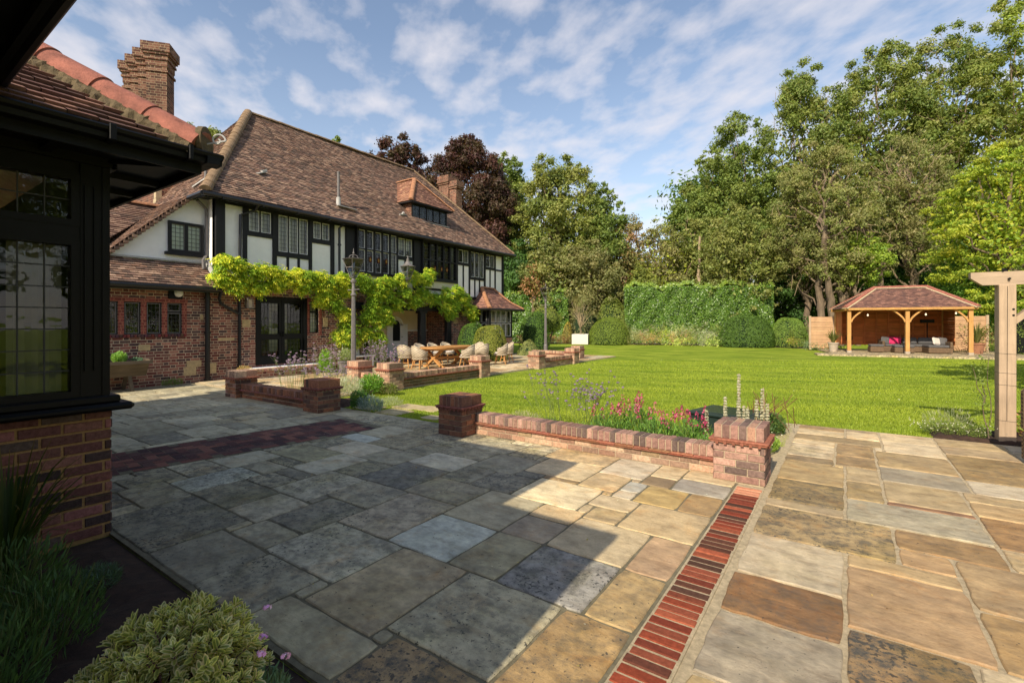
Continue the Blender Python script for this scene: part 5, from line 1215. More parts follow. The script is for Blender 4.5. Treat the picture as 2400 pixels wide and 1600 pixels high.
# sofa pieces
def sofa(name, label, cat, x, y, w, d, back=True, arm=None, cush='cushion', rz=0, h=.3):
    t = pvthing(name, label, cat, x, y, rz=rz); b = MB(); b.bbox(0, w, 0, d, .03, h, .02); b.build('base', M['rattan_dark'], t)
    if back: MB().bbox(0, w, d - .12, d, h + .001, .68, .03).build('backrest', M['rattan_dark'], t)
    if arm: a = 0 if arm == 'l' else w - .12; MB().bbox(a, a + .12, .0, d - .121, h + .001, .6, .03).build('armrest', M['rattan_dark'], t)
    x0 = .13 if arm == 'l' else .01; x1 = w - (.13 if arm == 'r' else .01)
    b = MB(); b.bbox(x0, x1, 0.01, d - (.13 if back else .01), h + .002, h + .13, .04); b.build('seat_cushion', M[cush], t)
    if back:
        n = max(1, round((x1 - x0) / .7)); ww = (x1 - x0) / n
        for k in range(n):
            b = MB(); b.bbox(-ww / 2 + .02, ww / 2 - .02, -.07, .07, 0, .36, .06); o = b.build('back_cushion', M[cush], t); o.location = (x0 + ww * (k + .5), d - .24, h + .135); o.rotation_euler = (R(-14), 0, 0)
    return t
sofa('ottoman', 'low rattan ottoman at the left front of the sofa group', 'ottoman', 1.1, .75, .62, .6, False)
sofa('garden_sofa', 'rattan corner sofa section behind the middle post, with the pink cushions', 'sofa', 1.78, 1.4, 1.0, .9, True, 'l')
sofa('garden_sofa', 'rattan two-seat sofa section against the boarding', 'sofa', 2.82, 1.5, 1.35, .85, True)
sofa('garden_sofa', 'wide rattan sofa end section at the right', 'sofa', 3.5, .55, .98, 1.2, False, 'r')
sofa('coffee_table', 'low square rattan table behind the middle post', 'table', 2.1, .55, .85, .65, False, cush='cushion', h=.28)
for (x, y, m_, lab, rz, tilt) in ((1.98, 1.75, 'cushion', 'upright grey cushion at the left end of the sofa', .2, .15), (2.25, 1.85, 'cushion_pink', 'bright pink patterned cushion on the left sofa', -.1, .3), (2.55, 1.9, 'cushion_pink', 'plum pink cushion just left of the middle post', .3, .25), (4.0, 1.2, 'cushion_pale', 'pale cushion leaning at the right end', .5, .35), (4.25, 1.3, 'cushion', 'big dark grey cushion in the right corner', -.4, .4)):
    X, Y = W2(x, y); b = MB(); b.bbox(-.2, .2, -.06, .06, -.2, .2, .055); o = b.build('cushion', M[m_]); prop(o, lab, 'cushion', 'loose cushions on the rattan sofa'); o.location = (X, Y, .06 + .62); o.rotation_euler = (-tilt, .15, PA_ + rz)
t = pvthing('patio_heater', 'black patio heater standing behind the sofa', 'patio heater', 4.05, 2.6)
b = MB(); b.tube([(0, 0, 0), (0, 0, 1.62)], .025, 10); b.lathe([(.22, 0), (.2, .04), (.04, .06)], 16); b.build('stand', M['near_black'], t)
b = MB(); b.bbox(-.3, .3, -.08, .08, 1.58, 1.76, .02); b.build('heater_head', M['near_black'], t)
for x, lab in ((.6, 'small dark grille on the boarding at the left'), (4.55, 'small dark grille on the boarding at the right')):
    X, Y = W2(x, Dp - .14); t = pvthing('wall_grille', lab, 'vent', x, Dp - .17, .06); MB().bbox(-.16, .16, -.03, .02, .58, .78, .01).build('grille', M['near_black'], t)
# ---------------------------------------------------------------- pergola at the right
pg = thing('pergola', 'pale oak pergola post and beam at the right edge', 'pergola', (1.78, 9.14, 0), R(5))
b = MB(); b.bbox(-.085, .085, -.085, .085, -.05, 2.12, .006); b.build('post', M['oak_pale'], pg)
b = MB(); y0, y1, z0, z1 = -.05, .05, 2.12, 2.30
b.prism([(-.36, y0, z1), (-.36, y0, z0 + .1), (-.24, y0, z0 + .002), (3.2, y0, z0 + .002), (3.2, y0, z1)], (0, y1 - y0, 0)); o = b.build('beam', wood_mat('pergola_beam', S(176, 154, 130), .75, .22, 0), pg)
b = MB(); b.beam((.07, 0, 1.62), (.56, 0, 2.11), .07, .12, up=(0, 1, 0)); b.build('brace', M['oak_pale'], pg)
b = MB(); b.bbox(2.9, 3.07, -.085, .085, -.05, 2.12, .006); b.build('post', M['oak_pale'], pg)
b = MB()
for (x, z) in ((.02, 2.2), (.055, 1.79), (.055, 1.71), (-.04, 2.33)): b.tube([(x, -.09, z), (x, -.05, z)], .014, 8)
b.lathe([(.03, 0), (.03, .02), (.01, .04)], 10, (0, 0, 2.3)); b.build('bolt', M['near_black'], pg)
b = MB(); 
for z in (.3, .78, .94, 1.2): b.tube([(-.09, -.088, z), (.09, -.088, z - .01)], .0016, 5); b.tube([(-.088, -.09, z), (-.088, .09, z)], .0016, 5)
b.build('wire', M['lead'], pg)
b = MB(); b.prism([(-.012, -.0875, .3), (-.006, -.0875, 2.1), (-.001, -.0875, 2.1), (-.004, -.0875, 1.1), (-.007, -.0875, .3)], (0, .003, 0)); b.build('crack', M['near_black'], pg)
# rattan chair cut by the right edge
t = thing('rattan_chair', 'brown rattan armchair cut off by the right edge', 'chair', (2.16, 7.66, 0), R(10))
b = MB(); b.bbox(-.42, .42, -.38, .40, .02, .36, .03); b.bbox(-.42, -.30, -.38, .30, .361, .62, .03); b.bbox(.30, .42, -.38, .30, .361, .62, .03); b.build('frame', M['rattan_dark'], t)
MB().bbox(-.42, .42, .301, .42, .361, .85, .03).build('backrest', M['rattan_dark'], t); MB().bbox(-.29, .29, -.36, .29, .363, .47, .03).build('seat_cushion', M['cushion_pale'], t)
# ---------------------------------------------------------------- dining set
tb = thing('dining_table', 'oval wooden garden table on crossed trestle legs', 'table', (-12.1, 13.3, .03), 0)
b = MB(); k = 28; el = lambda a, s_=1: (math.copysign(abs(math.cos(a)) ** .7, math.cos(a)) * .58 * s_, math.copysign(abs(math.sin(a)) ** .7, math.sin(a)) * 1.22 * s_)
b.prism([(*el(2 * math.pi * i / k), .68) for i in range(k)], (0, 0, .045)); b.prism([(*el(2 * math.pi * i / k, .93), .62) for i in range(k)], (0, 0, .0585)); b.build('tabletop', M['teak'], tb)
for y in (-.75, .75):
    b = MB(); b.beam((-.42, y, 0), (.38, y, .62), .08, .11, up=(0, 1, 0)); b.beam((.42, y + .005, 0), (-.38, y + .005, .62), .075, .11, up=(0, 1, 0)); b.bbox(-.5, -.34, y - .05, y + .05, 0, .06, .01); b.bbox(.34, .5, y - .05, y + .05, 0, .06, .01); b.build('leg', M['teak'], tb)
MB().bbox(-.05, .05, -.72, .72, .27, .37, .01).build('stretcher', M['teak'], tb)
def make_chair():
    t = thing('dining_chair', None, 'chair', (0, 0, 0), 0, 'rattan tub chairs round the garden table')
    # tub shell open to -Y : seat centre at 0, back at +Y
    b = MB(); n = 26; th = .035
    def ring(r, z, hfun=None): return [(r * math.cos(a) * 1.0, r * math.sin(a) * .95, z(a)) for a in AA]
    AA = [math.pi * (-.12 + 1.24 * i / n) for i in range(n + 1)]
    top = lambda a: .60 + .20 * max(0, math.sin(a)) ** 1.2
    prof = [(.20, lambda a: .36), (.27, lambda a: .40), (.29, lambda a: .5), (.30, lambda a: .56 + .0 * a), (.305, top)]
    rings = [ring(r, z) for r, z in prof] + [ring(.305 - th, top)] + [ring(.29 - th, lambda a: .5), ring(.22, lambda a: .43)]
    base = len(b.v)
    for r_ in rings: b.v += r_
    m_ = n + 1
    for i in range(len(rings) - 1):
        for j in range(n): b.f.append((base + i * m_ + j, base + i * m_ + j + 1, base + (i + 1) * m_ + j + 1, base + (i + 1) * m_ + j)); b.c.append((1, 1, 1))
    b.build('tub_shell', M['rattan'], t, smooth=True)
    rim = MB(); rim.tube([(p[0] * .96, p[1] * .96, p[2] + .005) for p in rings[4]], .022, 8); rim.build('rim', M['rattan'], t)
    b = MB(); b.lathe([(.24, .33), (.27, .36), (.27, .40)], 20); b.build('seat', M['rattan'], t)
    b = MB(); b.lathe([(.2, .401), (.235, .42), (.22, .46), (.1, .47)], 18); b.build('seat_cushion', M['cushion_pale'], t, smooth=True)
    for sx in (-1, 1):
        for sy in (-1, 1): b = MB(); b.tube([(sx * .15, sy * .14, .35), (sx * .22, sy * .21, 0)], [.022, .014], 8); b.build('leg', M['teak'], t)
    b = MB(); b.beam((-.185, -.17, .17), (.185, -.17, .17), .018, .022); b.beam((-.185, .17, .17), (.185, .17, .17), .018, .022); b.build('stretcher', M['teak'], t)
    return t
chair0 = make_chair()
CH = [(-12.9, 11.95, 200, 'tub chair at the left corner of the near table end'), (-11.95, 11.72, 175, 'tub chair seen from behind nearest the camera, left of the crossed legs'),
      (-13.15, 13.0, 90, 'tub chair behind the table, first from the left'), (-13.2, 13.75, 90, 'tub chair behind the table, in front of the white porch wall'), (-13.2, 14.5, 85, 'tub chair behind the table, third along, before the black post'),
      (-11.2, 13.3, -70, 'tub chair on the lawn side of the table, right of the crossed legs'), (-11.25, 14.2, -88, 'tub chair on the lawn side hidden behind the brick pier'),
      (-11.0, 15.1, -60, 'large tub chair right of the brick pier'), (-12.2, 15.1, 0, 'tub chair at the far head of the table'), (-11.35, 16.0, -35, 'rightmost tub chair standing apart in front of the bay window')]
for i, (x, y, r_, lab) in enumerate(CH):
    c = chair0 if i == 0 else dup(chair0); c.location = (x, y, .03); c.rotation_euler = (0, 0, R(r_)); c['label'] = lab
# ---------------------------------------------------------------- other objects
t = thing('wooden_trough', 'old wooden planting trough on splayed legs against the kitchen wall', 'planter', (-14.12, 3.6, 0))
b = MB(); b.prism([(-.32, -1.0, .70), (.34, -1.0, .66), (.12, -1.0, .34), (-.12, -1.0, .34)], (0, 1.95, 0)); b.build('trough_body', M['old_wood'], t)
b = MB(); b.beam((-.33, -1.05, .72), (-.33, 1.0, .72), .05, .06); b.beam((.36, -1.05, .68), (.36, 1.0, .68), .06, .07); b.box(-.33, .36, .95, .99, .66, .74); b.build('rim', M['old_wood'], t)
for y in (-.6, .62):
    for s_ in (-1, 1): b = MB(); b.beam((s_ * .02 - .0, y, .50), (s_ * .30, y + .0, .0), .07, .06); b.build('leg', M['old_wood'], t)
MB().box(-.28, .3, -.98, .93, .66, .685).build('soil', M['soil'], t)
t = thing('storage_box', 'low dark green box in the flower bed behind the pale spikes', 'garden box', (-1.4, 7.62, 0), R(-14))
dg = plain('dark_green_plastic', S(40, 52, 48), .3, .15, 4, .05)
MB().bbox(-.42, .42, -.38, .38, 0, .27, .01).build('box_body', dg, t); b = MB(); b.bbox(-.45, .45, -.41, .41, .271, .31, .01); b.build('lid', dg, t)
MB().bbox(-.34, .34, -.3, .3, .3105, .318, .003).build('lid_panel', plain('glossy_lid', S(52, 66, 62), .12, .1, 3), t)
t = thing('square_planter', 'white cube planter with a bare-stemmed shrub', 'planter', spot(1361, 37.5), R(20)); b = MB(); s_ = .62
for q in ((-s_, s_, -s_, -s_ + .05), (-s_, s_, s_ - .05, s_), (-s_, -s_ + .05, -s_ + .051, s_ - .051), (s_ - .05, s_, -s_ + .051, s_ - .051)): b.bbox(*q, 0, .78, .01)
b.build('box', plain('off_white_planter', S(212, 204, 194), .7, .08, 5), t); MB().box(-.56, .56, -.56, .56, .6, .7).build('soil', M['soil'], t)
def pot(x, y, r_, h, label, mat='terracotta', z=0.0, name='plant_pot'):
    t = thing(name, label, 'plant pot', (x, y, z)); b = MB(); b.lathe([(r_ * .68, 0), (r_ * .95, h * .85), (r_ * 1.05, h * .86), (r_ * 1.05, h), (r_ * .9, h), (r_ * .88, h * .9)], 22); b.build('pot', M[mat], t); MB().lathe([(r_ * .86, h * .88), (.01, h * .9)], 16).build('soil', M['soil'], t); return t
pot(-12.7, 6.25, .2, .34, 'small pale pot of dry herbs behind the left pier', 'stone_pot')
pot(-13.1, 9.55, .21, .42, 'galvanised tall pot right of the french doors', 'grey_metal')
X, Y = W2(-.55, .9); pot(X, Y, .26, .5, 'stone pot with a small palm at the left of the pavilion', 'stone_pot', .06)
X, Y = W2(5.75, 1.6); pot(X, Y, .34, .55, 'large pot with a palm at the right of the pavilion', 'terracotta', .06)
X, Y = W2(4.8, 2.3); t = thing('stone_block', 'small pale stone block by the right rear post', 'block', (X, Y, .06)); MB().bbox(-.14, .14, -.14, .14, 0, .3, .02).build('block', M['stone_pot'], t)
t = thing('garden_bench', 'white painted seat in the porch shade behind the lilac flowers', 'bench', (-14.15, 10.9, .03)); b = MB()
b.bbox(-.25, .25, -.5, .5, .4, .45, .01); b.bbox(-.27, -.23, -.5, .5, .451, .9, .01); b.build('seat', M['white_paint'], t)
for x in (-.2, .2):
    for y in (-.44, .44): MB().box(x - .025, x + .025, y - .025, y + .025, 0, .4).build('leg', M['white_paint'], t)
# ---------------------------------------------------------------- vegetation
rng = np.random.default_rng(11)
def rand_dirs(n, up=0.0, r=None):
    r = r if r is not None else rng; d = r.normal(size=(n, 3)); d[:, 2] += up; return d / np.linalg.norm(d, axis=1, keepdims=True)
def kites(C, D, Nn, size, width, cols, r=None):
    """leaf kites: centre C, axis D, normal N, per-leaf size; returns V,Q,Col"""
    n = len(C); size = np.broadcast_to(size, (n,))[:, None]; width = np.broadcast_to(width, (n,))[:, None]
    S_ = np.cross(D, Nn); S_ /= (np.linalg.norm(S_, axis=1, keepdims=True) + 1e-9)
    base = C - D * size * .5; tip = C + D * size * .5 - Nn * size * .12; mid = C - D * size * .02
    V = np.stack([base, mid + S_ * width * .5, tip, mid - S_ * width * .5], 1).reshape(-1, 3)
    Q = np.arange(4 * n).reshape(n, 4); return V, Q, np.repeat(cols, 4, axis=0)
FB = 2.1
def pick(pal, n, r, var=.18):
    pal = np.array(pal) * FB; c = pal[r.integers(0, len(pal), n)]; return np.clip(c * r.uniform(1 - var, 1 + var, (n, 1)), 0, 1)
class Fol:
    def __init__(s): s.V = []; s.Q = []; s.C = []; s.n = 0
    def add(s, V, Q, C): s.V.append(V); s.Q.append(Q + s.n); s.C.append(C); s.n += len(V)
    def build(s, name, mat, parent, label=None): return mesh_arrays(name, np.concatenate(s.V), np.concatenate(s.Q), np.concatenate(s.C), mat, parent, label)
def clumps_fol(F, cl, nper, size, pal, r, flat=.75, aspect=.5, up=.5, yellow=None, hang=0.0):
    """cl: list of (x,y,z,radius); leaves scattered through each clump's volume, denser outside"""
    for (x, y, z, R_) in cl:
        k = max(8, int(nper * (R_ ** 2))); d = rand_dirs(k, .15, r); rad = R_ * np.minimum(np.abs(r.normal(.72, .32, (k, 1))), 1.5)
        P = np.array((x, y, z)) + d * rad * np.array((1, 1, flat)); 
        nn = rand_dirs(k, up, r) * .75 + d * .9; nn /= np.linalg.norm(nn, axis=1, keepdims=True)
        ax = np.cross(nn, rand_dirs(k, 0, r)); ax[:, 2] -= hang; ax /= (np.linalg.norm(ax, axis=1, keepdims=True) + 1e-9)
        tint = np.array(pal)[r.integers(0, len(pal))] * FB; c = pick(pal, k, r) * .55 + tint * .45 * r.uniform(.85, 1.15)
        if yellow is not None and r.random() < yellow[0]:
            m = r.random(k) < .6; c[m] = pick(yellow[1], int(m.sum()), r)
        sz = size * r.uniform(.65, 1.3, k); F.add(*kites(P, ax, nn, sz, sz * aspect, c))
G1 = [(.078, .112, .024), (.102, .138, .030), (.058, .090, .022), (.128, .152, .036)]
G2 = [(.108, .132, .032), (.138, .152, .038), (.082, .108, .028), (.165, .165, .050)]
G3 = [(.035, .075, .018), (.055, .105, .022), (.03, .06, .018)]
OL = [(.115, .120, .042), (.090, .100, .035), (.140, .138, .055), (.165, .145, .065)]
YG = [(.200, .230, .022), (.150, .200, .022), (.240, .240, .03), (.11, .17, .02)]
CB = [(.050, .022, .022), (.038, .018, .020), (.068, .030, .024), (.045, .032, .022), (.055, .045, .022)]
AU = [(.22, .12, .06), (.17, .13, .05), (.12, .13, .04), (.25, .13, .07)]
def limb(b, p0, p1, r0, r1, rr, n=6, sag=.0, wob=.06, sides=7):
    p0 = np.array(p0, float); p1 = np.array(p1, float); L = np.linalg.norm(p1 - p0); pts = []; rad = []
    for i in range(n + 1):
        t = i / n; q = p0 + (p1 - p0) * t + np.array((rr.uniform(-1, 1), rr.uniform(-1, 1), rr.uniform(-.5, .5))) * L * wob * math.sin(math.pi * t) + np.array((0, 0, sag * L * math.sin(math.pi * t)))
        pts.append(q); rad.append(r0 + (r1 - r0) * t)
    b.tube(pts, rad, sides, caps=False)
    return pts
DM = 23.0
def tree(label, x, y, h, rx, rz, n=34, leaf=.20, dens=75, pal=G1, seed=1, base=.25, trunk=.28, lean=(0, 0), cl=(.16, .30), group='trees round the garden', name='tree', yellow=None, bark='bark', bare=0, flat=.75, aspect=.5, hang=0.0, top=1.0, cat='tree', stems=1):
    """crown: clumps through an ellipsoid of half-width rx, half-height rz whose top is at h"""
    r = np.random.default_rng(seed); rr = random.Random(seed); t = thing(name, label, cat, (x, y, 0), 0, group)
    cz = h - rz; cx, cy = lean; b = MB(); cls = []
    for i in range(n):
        d = rand_dirs(1, .1, r)[0]; q = r.uniform(.35, 1.0) ** .45; R_ = rx * r.uniform(*cl); w = 1.0
        px, py, pz = cx + d[0] * (rx - R_ * .6) * q, cy + d[1] * (rx - R_ * .6) * q, cz + d[2] * (rz - R_ * .6) * q
        if d[2] > 0: px = cx + (px - cx) * (1 - .25 * (d[2] * q)); py = cy + (py - cy) * (1 - .25 * (d[2] * q))
        cls.append((px, py, pz, R_))
    F = Fol(); clumps_fol(F, cls, dens * DM, leaf, pal, r, flat, aspect, yellow=yellow, hang=hang)
    k = int(n * 70); d = rand_dirs(k, .0, r); P = np.array((cx, cy, cz)) + d * np.array((rx, rx, rz)) * r.uniform(.1, .78, (k, 1)); nn = rand_dirs(k, .3, r); ax = np.cross(nn, rand_dirs(k, 0, r)); ax /= np.linalg.norm(ax, axis=1, keepdims=True)
    F.add(*kites(P, ax, nn, leaf * r.uniform(1.2, 2.2, k), leaf * .9, pick(pal, k, r)))
    # loose sprays at the outline
    sc_ = []
    for i in range(int(n * 2.2)):
        d = rand_dirs(1, .15, r)[0]; q = r.uniform(.84, 1.0); sc_.append((cx + d[0] * rx * q * (1 - .2 * max(0, d[2])), cy + d[1] * rx * q * (1 - .2 * max(0, d[2])), cz + d[2] * rz * q, rx * r.uniform(.06, .12)))
    clumps_fol(F, sc_, dens * DM * .9, leaf, pal, r, flat, aspect, hang=hang)
    F.build('crown', M['leaf'], t)
    for s_ in range(stems):
        ox, oy = (0, 0) if stems == 1 else (math.cos(s_ * 2.4) * trunk * 1.7, math.sin(s_ * 2.4) * trunk * 1.7); tr = trunk / (stems ** .4)
        fx, fy = cx * .7 + ox * 4, cy * .7 + oy * 4
        limb(b, (ox, oy, -.1), (fx, fy, cz - rz * .25), tr, tr * .62, rr, 7, 0, .05, 9)
        limb(b, (fx, fy, cz - rz * .27), (cx + ox, cy + oy, h - rz * .35), tr * .62, .04, rr, 6, 0, .08, 7)
        for (px, py, pz, R_) in (cls[s_::stems])[:int(n * .55)]:
            zs = min(pz - R_ * .2, cz + rz * .1); zs = max(zs - rx * .5, h * base * .7); tt = max(0, min(1, zs / max(cz - rz * .25, .1))); limb(b, (ox + (fx - ox) * tt, oy + (fy - oy) * tt, zs), (px, py, pz), tr * .32, .025, rr, 5, -.03, .09, 6)
    b.build('trunk', M[bark], t)
    if bare:
        b = MB()
        for i in range(bare):
            d = rand_dirs(1, 0, r)[0]; p0 = np.array((cx, cy, cz)) + d * np.array((rx, rx, rz)) * .5; p1 = np.array((cx, cy, cz)) + d * np.array((rx, rx, rz)) * r.uniform(.85, 1.05) + np.array((0, 0, -.3))
            q = limb(b, p0, p1, .035, .012, rr, 5, .05, .16, 4)
            for a in range(3): s2 = q[2 + a]; limb(b, s2, s2 + rand_dirs(1, 0, r)[0] * r.uniform(.5, 1.3), .014, .006, rr, 3, 0, .15, 3)
        b.build('bare_branches', M['pale_twig'], t)
    return t
M['pale_twig'] = plain('pale_twigs', S(158, 138, 110), .95, .25, 5, .3)
def T(label, px, dep, topy, hw, rzf=.45, **k):
    x, y, _ = spot(px, dep); h = 1.6 + (758 - topy) / 1125 * dep; rx = hw / 1125 * dep; rz = k.pop('rz', None) or h * rzf
    return tree(label, x, y, h, rx, rz, **k)
# behind the house
T('green tree rising behind the tall chimney and main roof', 480, 46, 272, 95, n=26, pal=G2, seed=21, dens=30, leaf=.3)
T('treetop just showing above the middle of the ridge', 790, 52, 318, 60, n=16, pal=G1, seed=22, dens=30, leaf=.3)
T('small treetop above the ridge left of the dark purple trees', 715, 50, 304, 30, n=12, pal=G1, seed=23, dens=30, leaf=.3)
T('dark purple copper beech, left one behind the roof', 935, 50, 312, 112, n=64, pal=CB, seed=24, dens=36, leaf=.30, rzf=.42, bark='bark_dark')
T('large copper beech behind the small chimney', 1095, 48, 316, 128, n=84, pal=CB, seed=25, dens=36, leaf=.26, rzf=.47, bark='bark_dark', cl=(.14, .26))
T('green tree between the copper beech and the tall ash', 1190, 53, 360, 84, n=44, pal=G1, seed=26, dens=30, leaf=.30)
T('tall light green ash tree beyond the hedge', 1312, 47, 350, 122, n=54, pal=G2, seed=27, dens=26, leaf=.26, rzf=.44, cl=(.14, .25), trunk=.35)
T('right shoulder of the light green ash group', 1405, 46, 425, 76, n=38, pal=G1, seed=28, dens=26, leaf=.26, rzf=.42)
T('dark holly-like tree behind the right end of the house', 1215, 44, 560, 75, n=26, pal=G3, seed=29, dens=36, leaf=.22, rzf=.47)
T('olive green bushy tree behind the left hedge', 1290, 43, 545, 85, n=30, pal=G2 + OL, seed=30, dens=34, leaf=.22, rzf=.47)
T('olive bushy tree with orange tinted leaves', 1250, 41.5, 600, 34, n=12, pal=AU, seed=31, dens=34, leaf=.18, rzf=.32)
T('broad olive shrub tree behind the clipped domes', 1380, 42, 560, 88, n=34, pal=OL, seed=32, dens=36, leaf=.20, rzf=.47)
T('pale autumn birch above the hedge', 1475, 46, 492, 66, n=26, pal=AU + OL, seed=33, dens=24, leaf=.20, rzf=.44, bare=26)
T('olive bushy tree above the middle of the hedge', 1545, 45, 512, 76, n=34, pal=OL + YG[:1], seed=34, dens=32, leaf=.20, rzf=.47, bare=8)
T('yellow green bush tree rising over the hedge', 1510, 42.5, 610, 60, n=24, pal=[(.15, .16, .03), (.12, .14, .03), (.1, .12, .03)], seed=35, dens=34, leaf=.20, rzf=.47)
T('slender tree with a pale straight trunk above the hedge', 1637, 46, 500, 70, n=26, pal=G2, seed=36, dens=26, leaf=.22, rzf=.34, bark='pale_trunk' if False else 'bark', bare=14)
# the big group on the right
T('leftmost tall tree of the right hand wood', 1625, 50, 440, 80, n=36, pal=G1, seed=41, dens=28, leaf=.26, rzf=.44)
T('tree filling the lower left slope of the right hand wood', 1668, 52, 345, 88, n=44, pal=G1 + G2, seed=58, dens=28, leaf=.26, rzf=.45, cl=(.13, .24))
T('tall ash in the right hand wood, lowest of the sloping skyline', 1735, 50, 262, 108, n=52, pal=G1 + G2[:1], seed=42, dens=26, leaf=.26, rzf=.44, cl=(.13, .24))
T('tall ash in the middle of the sloping skyline', 1880, 49, 150, 125, n=64, pal=G1 + G2, seed=43, dens=25, leaf=.26, rzf=.44, cl=(.12, .23), bare=12)
T('tall ash, second highest on the sloping skyline', 2050, 48, 92, 135, n=70, pal=G2 + G1, seed=44, dens=25, leaf=.26, rzf=.45, cl=(.12, .22), bare=12)
T('highest tree on the skyline, left of the corner', 2215, 47, 52, 130, n=66, pal=G1 + G2, seed=45, dens=26, leaf=.26, rzf=.45, cl=(.12, .22), bare=10)
T('tree filling the top right corner', 2380, 45, -25, 135, n=66, pal=G2 + YG[1:2], seed=46, dens=26, leaf=.26, rzf=.46, cl=(.12, .22))
T('olive willow with drooping sprays in front of the wood', 1925, 37, 335, 120, n=64, pal=OL + G2, seed=47, dens=42, leaf=.17, rzf=.40, cl=(.13, .22), bare=46, hang=.6, trunk=.42, stems=3, bark='bark')
T('bushy green tree at the left foot of the wood', 1730, 40, 470, 100, n=48, pal=G2 + OL[:1], seed=48, dens=36, leaf=.19, rzf=.46, cl=(.14, .24))
T('olive tree with many bare twigs behind the pavilion', 2130, 38, 310, 105, n=50, pal=OL + G2[:1], seed=49, dens=30, leaf=.18, rzf=.36, cl=(.13, .22), bare=54, hang=.5, trunk=.36)
T('yellow green maple reaching in from the right edge', 2370, 27, 330, 165, n=46, pal=YG, seed=50, dens=46, leaf=.15, rz=5.2, cl=(.13, .22), flat=.4, trunk=.3, yellow=(.35, [(.30, .28, .03)]))
T('low yellow green branch mass left of the maple', 2290, 30, 400, 120, n=26, pal=YG, seed=51, dens=44, leaf=.15, rz=3.4, cl=(.14, .24), flat=.35, trunk=.16)
T('bright green young tree above the pavilion roof', 2010, 35.5, 540, 75, n=24, pal=[(.14, .2, .025), (.1, .16, .025), (.17, .2, .03)], seed=52, dens=40, leaf=.16, rzf=.26, trunk=.18)
T('dark understorey tree behind the left clipped bushes', 1880, 41, 520, 110, n=40, pal=G3, seed=53, dens=38, leaf=.20, rzf=.5)
T('dark understorey tree behind the pavilion roof', 2110, 43, 480, 130, n=46, pal=G3, seed=54, dens=38, leaf=.20, rzf=.5)
T('dark understorey tree right of the pavilion', 2330, 40, 470, 130, n=46, pal=G3 + G1[:1], seed=55, dens=38, leaf=.20, rzf=.5)
T('laurel bush behind the right fence panel', 2250, 31, 600, 85, n=30, pal=[(.06, .13, .02), (.09, .16, .025)], seed=56, dens=60, leaf=.15, rzf=.5)
T('green shrub right of the pergola post', 2400, 26, 610, 60, n=24, pal=G1 + YG[3:], seed=57, dens=60, leaf=.13, rzf=.5, trunk=.1)
for i, (x_, y_, h_, r_) in enumerate(((6.8, 13.2, 9.5, 3.9), (17, 1, 11, 4.5), (19, 9, 13, 5), (22, 17, 14, 5.5), (16, -7, 10, 4))):
    tree(['tree overhanging the lawn at the right, outside the picture', 'tree on the right of the garden reflected in the windows, nearest the terrace', 'second tree on the right of the garden, outside the picture', 'third tree on the right of the garden, outside the picture', 'tree behind the terrace, outside the picture'][i], x_, y_, h_, r_, h_ * .42, n=26, leaf=.34, dens=14, pal=G1 + YG[1:2], seed=90 + i)
# bare leaning trunks under the willow
for i, (px, dep, px2, ty, r_) in enumerate(((1968, 35, 1925, 610, .30), (1990, 35.6, 1948, 600, .22), (2050, 37, 2070, 590, .26), (1925, 36, 1915, 620, .17), (2010, 37.5, 1985, 640, .15))):
    x, y, _ = spot(px, dep); x2, y2, _ = spot(px2, dep); z = 1.6 + (758 - ty) / 1125 * dep; t = thing('bare_tree', ['leaning grey trunk left of the pavilion, the stoutest', 'second leaning trunk close beside the stoutest one', 'upright mottled trunk behind the pavilion roof', 'thin dark trunk left of the leaning pair', 'thin crooked trunk between the leaning pair and the roof'][i], 'tree trunk', (x, y, 0), 0, 'bare trunks behind the pavilion')
    b = MB(); limb(b, (0, 0, -.1), ((x2 - x) * .6, (y2 - y) * .6, z * .62), r_, r_ * .75, random.Random(i), 7, 0, .05, 10); limb(b, ((x2 - x) * .6, (y2 - y) * .6, z * .61), (x2 - x, y2 - y, z), r_ * .75, r_ * .5, random.Random(i + 9), 5, 0, .06, 9); b.build('trunk', M['bark'], t)
x, y, _ = spot(1637, 42); t = thing('bare_tree', 'straight pale trunk standing above the long hedge', 'tree trunk', (x, y, 0)); b = MB(); limb(b, (0, 0, 0), (.1, 0, 9.2), .2, .09, random.Random(3), 8, 0, .02, 8); b.build('trunk', M['pale_twig'], t)
# far wood closing the horizon: one mass
F = Fol(); r = np.random.default_rng(77)
cls = []
for i in range(420):
    px = r.uniform(1100, 2900); dep = r.uniform(58, 72); x, y, _ = spot(px, dep); cls.append((x, y, r.uniform(0, 9 if px < 1600 else 19), r.uniform(2.2, 3.6)))
for i in range(90):
    px = r.uniform(-500, 1100); dep = r.uniform(62, 75); x, y, _ = spot(px, dep); cls.append((x, y, r.uniform(0, 9), r.uniform(2.4, 3.6)))
clumps_fol(F, cls, 40, .6, G3 + G1[:2], r); o = F.build('distant_wood', M['leaf'], None); prop(o, 'dark mass of woodland closing the view behind the garden trees', 'wood', None, 'stuff')
